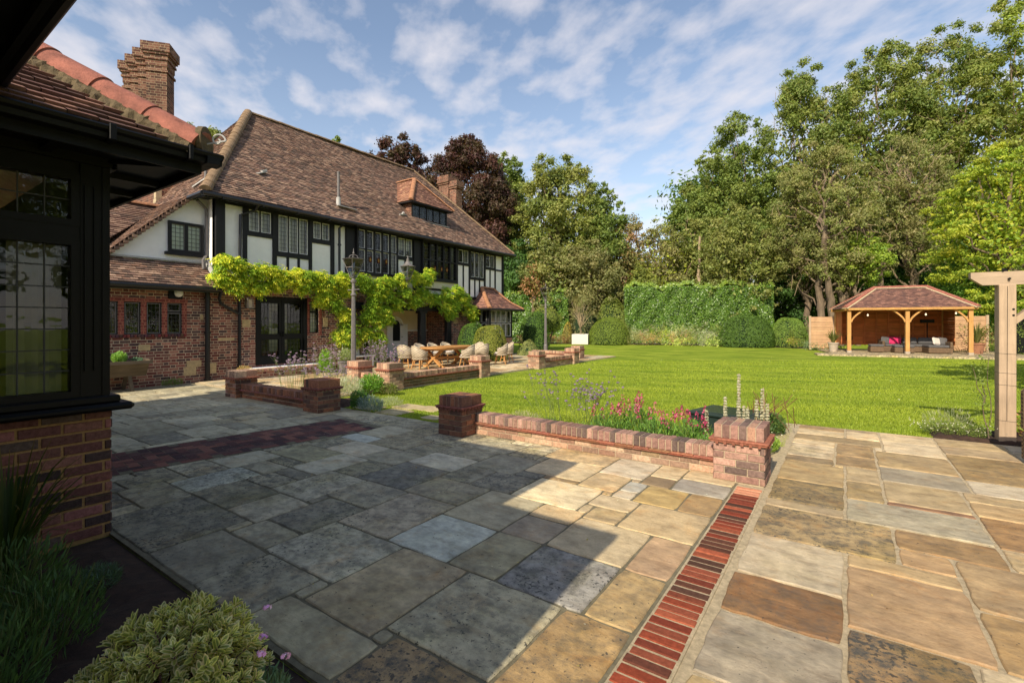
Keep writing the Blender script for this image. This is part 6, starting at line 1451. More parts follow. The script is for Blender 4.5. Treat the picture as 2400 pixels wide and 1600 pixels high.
# hedges
def hedge(label, pts, h, w, seed, leaf=.13, n=26000, pal=((.062, .118, .016), (.085, .142, .018), (.042, .085, .013))):
    r = np.random.default_rng(seed); t = thing('hedge', label, 'hedge', (pts[0][0], pts[0][1], 0)); o = np.array((pts[0][0], pts[0][1]))
    P = [np.array(p[:2]) - o for p in pts]; b = MB(); F = Fol(); Ls = [np.linalg.norm(P[i + 1] - P[i]) for i in range(len(P) - 1)]
    for i in range(len(P) - 1):
        d = (P[i + 1] - P[i]) / Ls[i]; nn = np.array((-d[1], d[0])); a, c = P[i], P[i + 1]; q = w / 2 - .30
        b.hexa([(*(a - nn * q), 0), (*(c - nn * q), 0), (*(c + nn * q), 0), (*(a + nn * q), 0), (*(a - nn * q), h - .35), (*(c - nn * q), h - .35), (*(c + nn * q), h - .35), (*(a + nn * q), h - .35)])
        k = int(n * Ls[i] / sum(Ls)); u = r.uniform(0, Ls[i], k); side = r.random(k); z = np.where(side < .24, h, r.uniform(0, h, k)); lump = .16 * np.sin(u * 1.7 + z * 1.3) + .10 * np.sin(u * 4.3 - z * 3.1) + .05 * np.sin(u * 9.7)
        v = np.where(side < .24, r.uniform(-w / 2, w / 2, k), np.where(side < .70, -w / 2 - lump, w / 2 + lump)) + r.normal(0, .05, k); z = z + np.where(side < .24, lump + r.exponential(.07, k), 0)
        X = a[0] + d[0] * u + nn[0] * v; Y = a[1] + d[1] * u + nn[1] * v; C = np.stack([X, Y, z], 1)
        N_ = np.zeros((k, 3)); N_[:, 0] = nn[0] * np.sign(v); N_[:, 1] = nn[1] * np.sign(v); N_[:, 2] = .6; N_ += r.normal(0, .5, (k, 3)); N_ /= np.linalg.norm(N_, axis=1, keepdims=True)
        ax = np.cross(N_, rand_dirs(k, 0, r)); ax[:, 2] += .5; ax /= np.linalg.norm(ax, axis=1, keepdims=True); sz = leaf * r.uniform(.7, 1.3, k)
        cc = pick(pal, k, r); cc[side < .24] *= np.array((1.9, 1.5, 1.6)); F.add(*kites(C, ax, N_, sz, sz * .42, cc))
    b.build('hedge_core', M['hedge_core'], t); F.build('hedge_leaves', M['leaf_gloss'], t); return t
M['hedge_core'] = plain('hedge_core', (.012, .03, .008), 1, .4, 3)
hedge('long tall clipped laurel hedge behind the flower border', [spot(1462, 40.5), spot(1805, 38.7)], 4.6, 1.6, 1, leaf=.15, n=70000)
hedge('lower laurel hedge behind the far lamp post', [spot(1190, 43), spot(1335, 41.5)], 4.15, 1.6, 2, leaf=.17, n=20000)
def ball(label, x, y, rx, ry, h, seed, pal, leaf=.06, n=9000, name='clipped_shrub', group=None, shape=1.0, fuzz=.03, parent=None, base=.0, core=True, cat='shrub', asp=.5):
    r = np.random.default_rng(seed); t = thing(name, label, cat, (x, y, 0), 0, group); k = n
    d = rand_dirs(k, 0, r); d[:, 2] = np.abs(d[:, 2]) if not base else d[:, 2]
    ex = np.sign(d) * np.abs(d) ** shape; lump = 1 + fuzz * (np.sin(d[:, 0] * 7 + seed) + np.sin(d[:, 1] * 9) + np.sin(d[:, 2] * 8)) ; rad = (1 - np.abs(r.normal(0, fuzz * 1.1, k))) * lump
    zc = base + (h - base) / 2 if base else 0; hz = (h - base) / 2 if base else h
    C = ex * rad[:, None] * np.array((rx, ry, hz)); C[:, 2] += zc; nn = d + r.normal(0, .45, (k, 3)); nn /= np.linalg.norm(nn, axis=1, keepdims=True)
    ax = np.cross(nn, rand_dirs(k, 0, r)); ax[:, 2] += .4; ax /= np.linalg.norm(ax, axis=1, keepdims=True); sz = leaf * r.uniform(.7, 1.3, k)
    F = Fol(); F.add(*kites(C, ax, nn, sz, sz * asp, pick(pal, k, r)))
    F.build('leaves', M['leaf'], t)
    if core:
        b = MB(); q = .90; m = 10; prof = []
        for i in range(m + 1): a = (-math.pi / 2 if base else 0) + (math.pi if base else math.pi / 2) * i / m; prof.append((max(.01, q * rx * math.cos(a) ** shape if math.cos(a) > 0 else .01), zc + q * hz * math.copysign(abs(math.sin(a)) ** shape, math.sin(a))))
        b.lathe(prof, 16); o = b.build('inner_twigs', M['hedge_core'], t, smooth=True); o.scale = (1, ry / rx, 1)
    return t
BX_ = [(.065, .125, .02), (.09, .155, .025), (.05, .10, .018)]; YW = [(.10, .135, .022), (.13, .15, .025), (.075, .11, .02)]
x, y, _ = spot(1427, 37.2); ball('smooth yellow-green clipped dome beside the white planter', x, y, 1.55, 1.45, 2.05, 1, [(.10, .14, .02), (.125, .16, .025), (.085, .12, .018)], .07, 16000, shape=.85, fuzz=.008)
x, y, _ = spot(1432, 40.5); ball('rounded feathery shrub behind the smooth dome', x, y, 1.7, 1.5, 3.7, 2, [(.12, .15, .03), (.09, .125, .025), (.15, .17, .04)], .12, 12000, fuzz=.05)
x, y, _ = spot(1748, 33.3); ball('big dark green clipped bush at the right end of the border', x, y, 1.72, 1.5, 2.15, 3, [(.048, .088, .016), (.065, .11, .018), (.038, .07, .014)], .09, 19000, shape=.75, fuzz=.02)
x, y, _ = spot(1847, 33.6); ball('finer textured green bush right of the big dark one', x, y, 1.2, 1.15, 2.0, 4, [(.11, .17, .03), (.135, .19, .035), (.085, .14, .025)], .06, 16000, shape=.8, fuzz=.015)
ball('round box bush in front of the porch brickwork', -12.55, 16.45, .72, .72, 1.52, 5, [(.15, .165, .028), (.11, .135, .025), (.19, .19, .035)], .045, 12000, shape=.72, fuzz=.015)
ball('dark box bush behind the round porch bush', -13.4, 16.3, .6, .6, 1.62, 6, BX_, .045, 7000, shape=.7, fuzz=.015)
ball('dark clipped bush behind the bay window', -13.7, 21.9, .75, .75, 2.2, 7, BX_, .05, 8000, shape=.7, fuzz=.015)
ball('small pale green bush at the foot of the bay window', -13.0, 20.2, .52, .52, .72, 8, [(.16, .18, .06), (.12, .15, .045), (.2, .21, .08)], .05, 5000, fuzz=.05)
x, y, _ = spot(1277, 30.5); t = ball('round topped standard bush on three bare stems', x, y, 1.05, 1.05, 2.55, 9, [(.13, .16, .03), (.16, .18, .035), (.09, .12, .025)], .07, 9000, base=.95, fuzz=.05)
b = MB()
for i, (dx, dy) in enumerate(((-.5, -.1), (.55, 0), (.1, .3))): limb(b, (dx * .2, dy * .2, 0), (dx * 1.15, dy, 1.3), .06, .04, random.Random(i), 5, -.1, .05, 6)
b.build('stem', M['bark'], t)
x, y, _ = spot(1361, 37.5); t = thing('tree', 'bare branched vase-shaped shrub growing from the white cube planter', 'shrub', (x, y, .7)); b = MB(); F = Fol(); r = np.random.default_rng(5); cl_ = []
for i in range(26):
    a = r.uniform(0, 6.28); q = r.uniform(.2, 1.15); p1 = (math.cos(a) * q, math.sin(a) * q, r.uniform(1.7, 2.9)); pts = limb(b, (0, 0, .5 if i else 0), p1, .035, .008, random.Random(i), 5, .06, .06, 5); cl_.append((*p1, .32))
limb(b, (0, 0, -.1), (0, 0, .55), .07, .05, random.Random(1), 3, 0, .03, 7); b.build('branches', M['pale_twig'], t); clumps_fol(F, cl_, 700, .07, OL + AU[1:3], r); F.build('foliage', M['leaf'], t)
x, y, _ = spot(1372, 41); ball('loose twiggy shrub with olive top behind the planter', x, y, 1.3, 1.2, 4.6, 12, OL, .12, 7000, fuzz=.1, shape=1.0)
x, y, _ = spot(1330, 40); ball('small golden conifer by the hedge end', x, y, .45, .45, 1.7, 13, [(.3, .22, .05), (.22, .2, .05)], .06, 3000)
# mixed border in front of the hedge
r = np.random.default_rng(9)
def tuft(label, x, y, h, w, n, col_, seed, wd=.012, name='grass_plant', cat='plant', group=None, mat='leaf', curve=.5, z=0.0, seg=4, tip=None, spread=1.0):
    """arching strap leaves from one crown"""
    r = np.random.default_rng(seed); t = thing(name, label, cat, (x, y, z), 0, group); V = []; Q = []; C = []; k = 0
    for i in range(n):
        a = r.uniform(0, 2 * math.pi); L = h * r.uniform(.65, 1.1); out = w * r.uniform(.15, 1.0) * spread; c = np.array(col_[r.integers(0, len(col_))]) * r.uniform(.8, 1.2)
        sx, sy = -math.sin(a), math.cos(a)
        for s_ in range(seg + 1):
            q = s_ / seg; rr_ = out * (q ** 1.3) + .02; zz_ = L * (q - curve * .5 * q ** 3 * (out / w)); wq = wd * (1 - q) ** .6 + .0008
            V += [(rr_ * math.cos(a) + sx * wq, rr_ * math.sin(a) + sy * wq, zz_), (rr_ * math.cos(a) - sx * wq, rr_ * math.sin(a) - sy * wq, zz_)]; cc = c if (tip is None or q < .8) else np.array(tip); C += [cc, cc]
            if s_: Q.append((k, k + 1, k + 3, k + 2)); k += 2
        k += 2
    mesh_arrays('leaves', np.array(V), np.array(Q), np.array(C), M[mat], t); return t
borders = [(1475, .9, 'silvery upright perennial at the left end of the border', OL), (1500, 1.3, 'grey green bushy perennial near the left of the border', [(.16, .18, .09), (.2, .2, .12)]), (1532, .8, 'low orange tinted clump at the border front', AU), (1570, 1.5, 'tall fine grass with pale plumes in the border', [(.3, .3, .16), (.22, .26, .12)]), (1600, .9, 'reddish clump in the middle of the border', [(.2, .1, .06), (.12, .14, .03)]),
           (1630, 1.35, 'tall silver leaved plant in mid border', [(.28, .3, .2), (.2, .24, .14)]), (1655, .7, 'low green mound at the border front', G1), (1670, 1.1, 'purple grey flowering clump in the border', [(.2, .16, .18), (.14, .17, .08)]), (1610, 1.5, 'leafy green perennial behind the red clump', G2), (1545, 1.3, 'yellow green leafy perennial in the border', YG), (1685, .6, 'pale lime clump beside the big dark bush', [(.26, .3, .08), (.2, .26, .06)]), (1590, .45, 'low lime front clump', [(.24, .28, .07)])]
for i, (px, h, lab, pal_) in enumerate(borders):
    dep = 36.2 - (px - 1460) * .011 + (1.2 if h > 1.2 else 0); x, y, _ = spot(px, dep); t = thing('border_plant', lab, 'plant', (x, y, 0), 0, 'perennials of the hedge border'); F = Fol(); cl_ = [(r.uniform(-.8, .8), r.uniform(-.5, .5), h * r.uniform(.25, .8), .38) for _ in range(10)]
    clumps_fol(F, cl_, 420, .11, [tuple(v * 1.45 for v in q) for q in pal_], r, flat=1.25, aspect=.28); F.build('foliage', M['leaf'], t)
for i in range(16):
    px = 1470 + i * 14; dep = 37.3 - (px - 1460) * .012; x, y, _ = spot(px, dep); t = thing('border_plant', 'grey-green filler clump %s of the border' % ('nearest the dome' if i == 0 else 'beside the big dark bush' if i == 15 else 'along the back'), 'plant', (x, y, 0), 0, 'filler plants at the back of the border'); F = Fol()
    clumps_fol(F, [(r.uniform(-.6, .6), r.uniform(-.4, .4), r.uniform(.3, 1.0 + .7 * r.random()), .36) for _ in range(9)], 300, .1, [[(.17, .2, .05), (.2, .22, .07)], OL, [(.3, .3, .2), (.24, .26, .17)], G1, [(.26, .2, .17), (.2, .2, .1)]][i % 5], r, aspect=.3); F.build('foliage', M['leaf'], t)
for i, (px, dep, h, pal_, lab) in enumerate(((1880, 32, 1.5, G1, 'leafy bush left of the pavilion fence'), (1895, 30.5, .7, AU + YG[:2], 'low mixed clump with rusty leaves by the fence'), (1925, 29.3, .45, [(.12, .16, .08), (.09, .13, .06)], 'low grey green plant at the corner of the pavilion paving'), (1910, 33.5, 1.7, G1 + YG[3:], 'tall leafy shrub beside the fence post'), (2310, 25.5, 1.9, G2 + AU[:1], 'leafy shrub behind the pergola post'), (2395, 22, 1.8, G1, 'green bush by the right edge beyond the lawn'), (1300, 39.5, .7, AU, 'rusty leaved ground plants by the lower hedge'), (1345, 39, .7, AU + G1, 'rusty ground plants beside the planter'), (1235, 40.5, .6, AU, 'rusty ground plants at the hedge foot, left'))):
    x, y, _ = spot(px, dep); t = thing('garden_shrub', lab, 'shrub', (x, y, 0)); F = Fol(); w_ = .9 if h > 1 else 1.1
    clumps_fol(F, [(r.uniform(-w_, w_), r.uniform(-.5, .5), h * r.uniform(.2, .85), .38) for _ in range(18)], 330, .1, pal_, r, aspect=.45); F.build('foliage', M['leaf'], t)
for lab, (X, Y), h, z in (('small feathery palm in the left pavilion pot', W2(-.55, .9), .95, .5), ('palm with arching fronds in the right pavilion pot', W2(5.75, 1.6), 1.3, .55)): tuft(lab, X, Y, h, h * .75, 60, [(.14, .16, .04), (.2, .2, .06)], 5, .035, name='palm', curve=1.1, z=z)
# ---------------------------------------------------------------- climber on the house
WIS=[(6.34,3.32,0.21),(6.65,3.24,0.22),(6.28,2.87,0.19),(6.62,2.68,0.22),(6.97,3.05,0.25),(7.34,3.18,0.20),(7.27,2.67,0.20),(7.68,3.11,0.23),(8.05,3.01,0.23),(8.47,3.11,0.24),(7.78,2.80,0.15),(8.83,3.07,0.22),(9.23,3.13,0.19),(8.61,2.76,0.19),(9.59,2.99,0.26),(10.08,3.10,0.23),(9.51,2.56,0.23),(9.75,2.26,0.23),(9.28,2.80,0.20),(10.27,2.74,0.18),(10.17,1.94,0.23),(10.34,1.50,0.26),(10.00,1.14,0.26),(10.43,0.98,0.21),(11.05,3.09,0.24),(11.62,3.01,0.25),(12.12,3.17,0.22),(11.43,2.66,0.25),(12.02,2.68,0.22),(11.28,2.19,0.25),(11.82,2.04,0.22),(11.53,1.65,0.28),(12.02,1.81,0.19),(11.05,1.26,0.21),(11.62,1.10,0.25),(12.75,3.30,0.26),(13.30,3.42,0.30),(14.00,3.39,0.28),(14.25,3.67,0.18),(12.86,2.81,0.23),(13.42,2.50,0.24),(12.54,2.38,0.20),(13.88,2.78,0.24),(14.50,2.63,0.25),(15.27,2.85,0.33),(15.96,3.07,0.26),(16.39,2.71,0.27),(15.14,2.29,0.26),(15.82,2.40,0.26),(16.83,2.24,0.27),(16.98,1.95,0.20),(11.15,1.88,0.18),(9.28,2.41,0.14),(15.49,2.03,0.18),(10.69,3.22,0.15)]
r = np.random.default_rng(3); t = thing('wisteria', 'yellow-green wisteria trained along the house front', 'climber', (-14.2, 11.0, 0)); F = Fol()
WG = [(.12, .20, .015), (.15, .23, .018), (.09, .16, .015), (.18, .25, .022)]; WY = [(.36, .37, .025), (.29, .33, .022), (.42, .40, .05), (.24, .30, .022)]
for (Y, Z, R_) in WIS:
    yel = (.62 if Y < 10.4 else .22) if r.random() < .9 else .1
    for q in range(30):
        d = rand_dirs(1, 0, r)[0]; c = np.array((.12 + abs(d[0]) * R_ * .75, Y - 11.0 + d[1] * R_ * .98, Z + d[2] * R_ * .82)); isy = r.random() < yel; pal_ = WY if isy else WG
        # pinnate leaf: pairs of drooping leaflets along a stalk
        for lf in range(7):
            ax = rand_dirs(1, 0, r)[0]; ax[0] = abs(ax[0]) * .8 + .2; ax[2] = -abs(ax[2]) * .6; ax /= np.linalg.norm(ax); L = r.uniform(.16, .26); sd = np.cross(ax, (0, 0, 1.)); sd /= np.linalg.norm(sd) + 1e-9; o_ = c + r.normal(0, .05, 3); k = 9
            tq = np.array([(j // 2 + 1) / 5.0 for j in range(k)]); sg = np.array([1 if j % 2 else -1 for j in range(k)]); sg[-1] = 0
            P = o_ + np.outer(tq * L, ax) + np.outer(sg * .035, sd) + np.outer(-.03 * tq ** 2, (0, 0, 1.)); D = ax * .5 + np.outer(sg, sd) * .9; D[:, 2] -= .35; D /= np.linalg.norm(D, axis=1, keepdims=True)
            up_ = np.tile(np.cross(sd, ax), (k, 1)) + r.normal(0, .25, (k, 3)); up_ /= np.linalg.norm(up_, axis=1, keepdims=True); sz = r.uniform(.06, .09, k); F.add(*kites(P, D, up_, sz, sz * .42, pick(pal_, k, r, .15)))
F.build('foliage', M['leaf'], t)
b = MB(); rs = random.Random(2)
def pl(pts, r0, r1):
    for i in range(len(pts) - 1): limb(b, pts[i], pts[i + 1], r0 + (r1 - r0) * i / (len(pts) - 1), r0 + (r1 - r0) * (i + 1) / (len(pts) - 1), rs, 5, .02, .07, 8)
L_ = lambda y, z, x=.1: (x, y - 11.0, z)
pl([L_(10.9, 0, .2), L_(10.95, .9), L_(11.5, 1.4), L_(11.1, 2.2), L_(11.3, 2.8)], .07, .05); pl([L_(11.3, 2.8), L_(12.2, 2.5), L_(13.2, 2.62), L_(14.5, 2.45), L_(15.3, 2.7), L_(16.6, 2.5)], .06, .03); pl([L_(11.2, 2.5), L_(10.3, 2.95), L_(9.0, 2.8), L_(7.8, 2.85), L_(6.5, 2.9)], .05, .025)
pl([L_(12.3, 2.35), L_(13.0, 2.55), L_(14.0, 2.3)], .05, .04); pl([L_(10.95, .9), L_(10.3, 1.5), L_(9.9, 2.3)], .035, .02)
b.build('stem', M['bark'], t)
# ---------------------------------------------------------------- near planting
def leafy(label, x, y, w, d, h, n, leaf, pal, seed, asp=.3, name='flowering_plant', group=None, z=0.0, up=.9, cat='plant', mat='leaf', stems=0, dome=True):
    r = np.random.default_rng(seed); t = thing(name, label, cat, (x, y, z), 0, group)
    u = r.uniform(-1, 1, (n, 2)); m = (u ** 2).sum(1) < 1; u = u[m]; k = len(u); top = h * (np.sqrt(1 - (u ** 2).sum(1)) * .75 + .25) if dome else np.full(k, h)
    zz_ = top * r.uniform(.08, 1, k) ** .7; C = np.stack([u[:, 0] * w * (.6 + .4 * zz_ / h), u[:, 1] * d * (.6 + .4 * zz_ / h), zz_], 1); out = np.stack([u[:, 0], u[:, 1], np.full(k, up)], 1) + r.normal(0, .45, (k, 3)); out /= np.linalg.norm(out, axis=1, keepdims=True)
    nn = rand_dirs(k, .6, r); sz = leaf * r.uniform(.6, 1.3, k); F = Fol(); F.add(*kites(C, out, nn, sz, sz * asp, pick(pal, k, r, .25))); F.build('foliage', M[mat], t)
    if stems:
        b = MB()
        for i in range(stems): a = r.uniform(0, 6.28); q = r.uniform(.1, .8); limb(b, (math.cos(a) * q * w * .4, math.sin(a) * q * d * .4, 0), (math.cos(a) * q * w, math.sin(a) * q * d, h * .9), .005, .003, random.Random(i), 3, 0, .03, 4)
        b.build('stems', M['stem'], t)
    return t
def blooms(t, centres, rad, n, size, pal, seed, name='flowers', flat=.5, asp=.8):
    r = np.random.default_rng(seed); F = Fol()
    for c in centres:
        k = n; d = rand_dirs(k, .3, r); P = np.array(c) + d * rad * np.array((1, 1, flat)) * r.uniform(.5, 1, (k, 1)); nn = d; ax = np.cross(nn, rand_dirs(k, 0, r)); ax /= np.linalg.norm(ax, axis=1, keepdims=True); sz = size * r.uniform(.7, 1.3, k); F.add(*kites(P, ax, nn, sz, sz * asp, pick(pal, k, r, .2)))
    F.build(name, M['petal'], t)
VIO = [(.17, .12, .20), (.21, .15, .24), (.13, .09, .16)]; LIL = [(.21, .15, .23), (.27, .20, .28), (.16, .12, .20)]; PNK = [(.23, .025, .065), (.28, .05, .10), (.17, .02, .05), (.26, .09, .12)]
def verbena(label, x, y, w, d, h, n, seed, pal=VIO, hs=.5, group='tall verbenas', z=0.0, head=.026, cnt=34):
    r = np.random.default_rng(seed); t = thing('verbena', label, 'plant', (x, y, z), 0, group); b = MB(); hd = []
    for i in range(n):
        x0, y0 = r.uniform(-w * .45, w * .45), r.uniform(-d * .4, d * .4); L = h * r.uniform(hs, 1); x1, y1 = x0 * 1.6 + r.normal(0, .09), y0 * 1.5 + r.normal(0, .06); p0 = np.array((x0, y0, 0)); p1 = np.array((x1, y1, L)); limb(b, p0, p1, .0035, .002, random.Random(i), 5, 0, .025, 4); hd.append(p1)
        for q in range(r.integers(1, 4)):
            s_ = p0 + (p1 - p0) * r.uniform(.6, .85); e_ = s_ + np.array((r.uniform(-.13, .13), r.uniform(-.1, .1), r.uniform(.07, .2))); limb(b, s_, e_, .002, .0015, random.Random(q), 2, 0, .02, 3); hd.append(e_)
    b.build('stems', M['stem'], t); blooms(t, hd, head, cnt, .014, pal, seed, flat=.6); return t
verbena('tall thin verbena with mauve heads behind the low wall', -3.28, 6.25, .95, .35, .98, 30, 1, head=.021, cnt=26)
verbena('verbena stems leaning right beside the pink flowers', -2.75, 6.2, .6, .35, .85, 16, 2)
verbena('pale verbena between the patio piers, tallest of the group', -9.9, 5.95, .9, .35, 1.02, 34, 3, LIL, head=.032, cnt=26)
verbena('pale verbena at the right of the bed between the patio piers', -9.0, 6.1, .8, .35, .92, 30, 4, LIL, head=.030, cnt=26)
verbena('lilac verbena growing behind the near lamp post', -10.9, 9.4, 1.0, .5, 1.1, 40, 5, LIL, head=.034, cnt=24)
verbena('lilac verbena by the corner pier of the dining terrace', -10.6, 8.9, .7, .4, 1.05, 26, 6, VIO, head=.045, cnt=36)
verbena('lilac verbena right of the french doors', -12.6, 8.6, 1.0, .5, 1.05, 36, 7, LIL, head=.034, cnt=24)
def spikes(t, pts, pal, seed, n=24, rad=.036, h=.22, size=.027):
    r = np.random.default_rng(seed); F = Fol()
    for c in pts:
        k = n; z = r.uniform(0, h, k); a = r.uniform(0, 6.28, k); q = rad * (1.1 - z / h * .7); P = np.array(c) + np.stack([np.cos(a) * q, np.sin(a) * q, z], 1); nn = np.stack([np.cos(a), np.sin(a), np.full(k, .2)], 1); ax = np.tile((0, 0, -1.), (k, 1)) + nn * .6; ax /= np.linalg.norm(ax, axis=1, keepdims=True); sz = size * r.uniform(.7, 1.3, k); F.add(*kites(P, ax, nn, sz, sz * .7, pick(pal, k, r, .25)))
    F.build('flowers', M['petal'], t)
rr = random.Random(6)
for i, (x, y, w, h, lab) in enumerate(((-2.62, 6.1, .36, .42, 'pink penstemon left of the middle of the flower bed'), (-2.3, 6.35, .32, .50, 'tallest magenta penstemon in the flower bed'), (-1.95, 6.1, .36, .40, 'pink penstemon in the right half of the bed'), (-1.55, 6.2, .34, .42, 'magenta penstemon beside the dark green box'), (-1.3, 5.95, .26, .30, 'leafy penstemon next to the right brick pier'))):
    t = leafy(lab, x, y, w, .26, h, 1500, .075, [(.09, .17, .03), (.12, .21, .04), (.06, .12, .03)], 20 + i, .17, 'penstemon', 'pink penstemons behind the low wall', stems=14, up=1.3)
    spikes(t, [(rr.uniform(-w, w) * .8, rr.uniform(-.2, .2), h * rr.uniform(.72, 1.0)) for _ in range(10 if i < 4 else 2)], PNK, i, h=.17)
t = leafy('bright green euphorbia tuft behind the low wall', -2.95, 5.95, .22, .2, .26, 700, .06, [(.14, .2, .04)], 31, .2)
t = leafy('small dark green mound in the left of the flower bed', -3.72, 6.35, .22, .2, .16, 1300, .035, [(.045, .1, .02), (.06, .12, .02)], 32, .3)
t = leafy('fading lavender with grey stalks right of the left pier', -4.1, 6.3, .38, .2, .24, 1100, .07, [(.26, .24, .16), (.2, .2, .12)], 33, .07, up=1.6)
t = leafy('red-tinged low plant under the verbena', -3.2, 5.85, .2, .15, .12, 400, .04, [(.12, .09, .04), (.1, .15, .03)], 34, .4)
# lambs' ears spikes behind the right pier
sil = [(.215, .205, .15), (.18, .18, .12), (.25, .235, .17)]
t = thing('lambs_ears', 'pale woolly flower spikes rising behind the right brick pier', 'plant', (-1.05, 6.3, 0)); b = MB(); cen = []
for (dx, dy, h) in ((-.16, .05, .70), (0, 0, 1.0), (.03, .15, .60), (.24, .1, .84), (.19, .02, .70), (.28, .2, .64), (-.34, -.12, .56), (.10, -.04, .62)): limb(b, (dx, dy, 0), (dx * 1.05, dy, h), .010, .006, rr, 4, 0, .02, 5); cen.append((dx, dy, h))
b.build('stems', M['pale_twig'], t); F = Fol(); r = np.random.default_rng(8)
for (dx, dy, h) in cen:
    for lv in np.arange(h * .4, h, .034): k = 16; a = r.uniform(0, 6.28, k); q = .030 * (1.15 - lv / h * .6) * r.uniform(.8, 1.15); P = np.stack([dx + np.cos(a) * q, dy + np.sin(a) * q, np.full(k, lv) + r.uniform(-.006, .006, k)], 1); nn = np.stack([np.cos(a), np.sin(a), np.full(k, .5)], 1); ax = np.cross(nn, rand_dirs(k, 0, r)); ax /= np.linalg.norm(ax, axis=1, keepdims=True); F.add(*kites(P, ax, nn, .032, .022, pick(sil, k, r)))
F.build('flower_spikes', M['petal'], t)
leafy('pale silver leaves at the foot of the woolly spikes', -1.0, 6.25, .4, .25, .34, 420, .10, sil, 41, .4, 'silver_leaves', mat='petal')
t = leafy('dark leafed plant with thin brown stalks right of the green box', -.88, 7.95, .24, .3, .3, 1500, .05, [(.05, .09, .03), (.08, .12, .03)], 42, .5); b = MB()
for i in range(26): limb(b, (rr.uniform(-.3, .3), rr.uniform(-.3, .3), .1), (rr.uniform(-.34, .34), rr.uniform(-.3, .3), rr.uniform(.42, .6)), .004, .004, rr, 2, 0, .02, 4)
b.build('stalks', plain('brown_stalks', S(110, 70, 50), .9), t)
t = leafy('low bright green plant with tiny white flowers by the terrace edge', -.80, 6.9, .16, .45, .15, 1300, .04, [(.14, .2, .03), (.1, .16, .03)], 43, .45); blooms(t, [(rr.uniform(-.13, .13), rr.uniform(-.4, .4), .15) for _ in range(14)], .010, 8, .011, [(.4, .4, .36)], 4)
# daisies at the pergola foot
t = leafy('low mat of white daisies at the foot of the pergola post', 1.28, 9.25, .52, .28, .20, 2600, .04, [(.09, .13, .03), (.13, .16, .04)], 44, .2); blooms(t, [(rr.uniform(-.5, .5), rr.uniform(-.28, .2), rr.uniform(.09, .2)) for _ in range(95)], .010, 7, .011, [(.4, .39, .35)], 5)
leafy('faded lavender above the daisies', 1.25, 9.55, .4, .25, .38, 700, .09, [(.2, .2, .12), (.15, .17, .09)], 45, .06, up=1.8)
leafy('red stemmed plant right of the pergola post', 2.25, 9.5, .4, .3, .5, 900, .07, [(.12, .15, .03), (.2, .1, .05)], 46, .3)
t = thing('climbing_rose', 'thin leafy climber beside the pergola post', 'climber', (1.62, 9.12, 0)); b = MB(); limb(b, (0, 0, 0), (-.06, .05, .75), .008, .005, rr, 5, 0, .06, 5); limb(b, (-.03, .03, .5), (-.16, .05, 1.0), .006, .003, rr, 5, 0, .06, 5); limb(b, (0, 0, .2), (.0, .02, 1.15), .006, .003, rr, 5, 0, .04, 5); b.build('stems', M['bark'], t)
F = Fol(); clumps_fol(F, [(-.06, .03, z, .12) for z in np.arange(.25, 1.15, .11)] + [(-.16, .05, 1.0, .1), (-.2, .05, .9, .08)], 2200, .035, [(.07, .1, .025), (.1, .13, .03)], np.random.default_rng(4)); F.build('leaves', M['leaf'], t)
# plants by the left piers
leafy('dark green box ball against the right side of the dark pier', -7.45, 5.75, .24, .22, .38, 2600, .03, [(.03, .08, .02), (.045, .1, .02)], 51, .5)
leafy('blue grey lavender spilling beside the dark pier', -7.15, 5.75, .42, .22, .28, 1500, .10, [(.17, .21, .22), (.12, .17, .16)], 52, .07, up=1.2)
leafy('silver lavender at the foot of the near lamp post', -9.3, 6.9, .55, .4, .42, 2600, .10, [(.30, .32, .24), (.22, .26, .18)], 53, .07, up=1.2)
leafy('glossy green shrub between lamp post and terrace pier', -8.95, 7.25, .42, .34, .46, 2200, .06, [(.07, .15, .02), (.1, .19, .025)], 54, .45, mat='leaf_gloss')
leafy('brown tinged leafy plant at the foot of the terrace pier', -8.6, 7.4, .4, .25, .26, 800, .07, [(.12, .11, .05), (.1, .14, .03)], 55, .3)
leafy('low lavender tuft at the edge of the grass', -7.2, 6.3, .35, .25, .2, 800, .07, [(.2, .22, .14)], 56, .08)
leafy('pink tinged sedum behind the dark pier', -8.75, 5.95, .42, .25, .36, 1400, .05, [(.34, .18, .16), (.26, .2, .12), (.16, .18, .06)], 57, .5)
leafy('yellow green low plant in the bed between the patio piers', -9.3, 5.85, .5, .2, .2, 900, .05, [(.26, .3, .05)], 58, .3)
leafy('dry golden herbs in the pot behind the left pier', -12.7, 6.25, .24, .24, .2, 900, .06, [(.36, .26, .1), (.26, .2, .08)], 59, .08, z=.33)
leafy('grey green sage in the tall grey pot', -13.1, 9.55, .3, .3, .42, 1300, .07, [(.2, .24, .12), (.16, .2, .08)], 60, .25, z=.4)
leafy('fresh green plant left of the tall grey pot', -13.6, 9.2, .3, .25, .8, 1600, .08, [(.1, .2, .02), (.14, .24, .03)], 61, .4)
leafy('bright green herbs in the middle of the wooden trough', -14.1, 4.05, .22, .2, .26, 1100, .06, [(.12, .22, .05), (.16, .26, .06)], 62, .35, z=.68)
leafy('thin blue green plant at the right of the wooden trough', -14.1, 4.4, .2, .15, .12, 250, .05, [(.08, .14, .09)], 63, .3, z=.68)
leafy('sprawling weeds at the foot of the kitchen wall', -14.25, 5.2, .12, .35, .2, 500, .05, [(.08, .14, .03)], 64, .3)
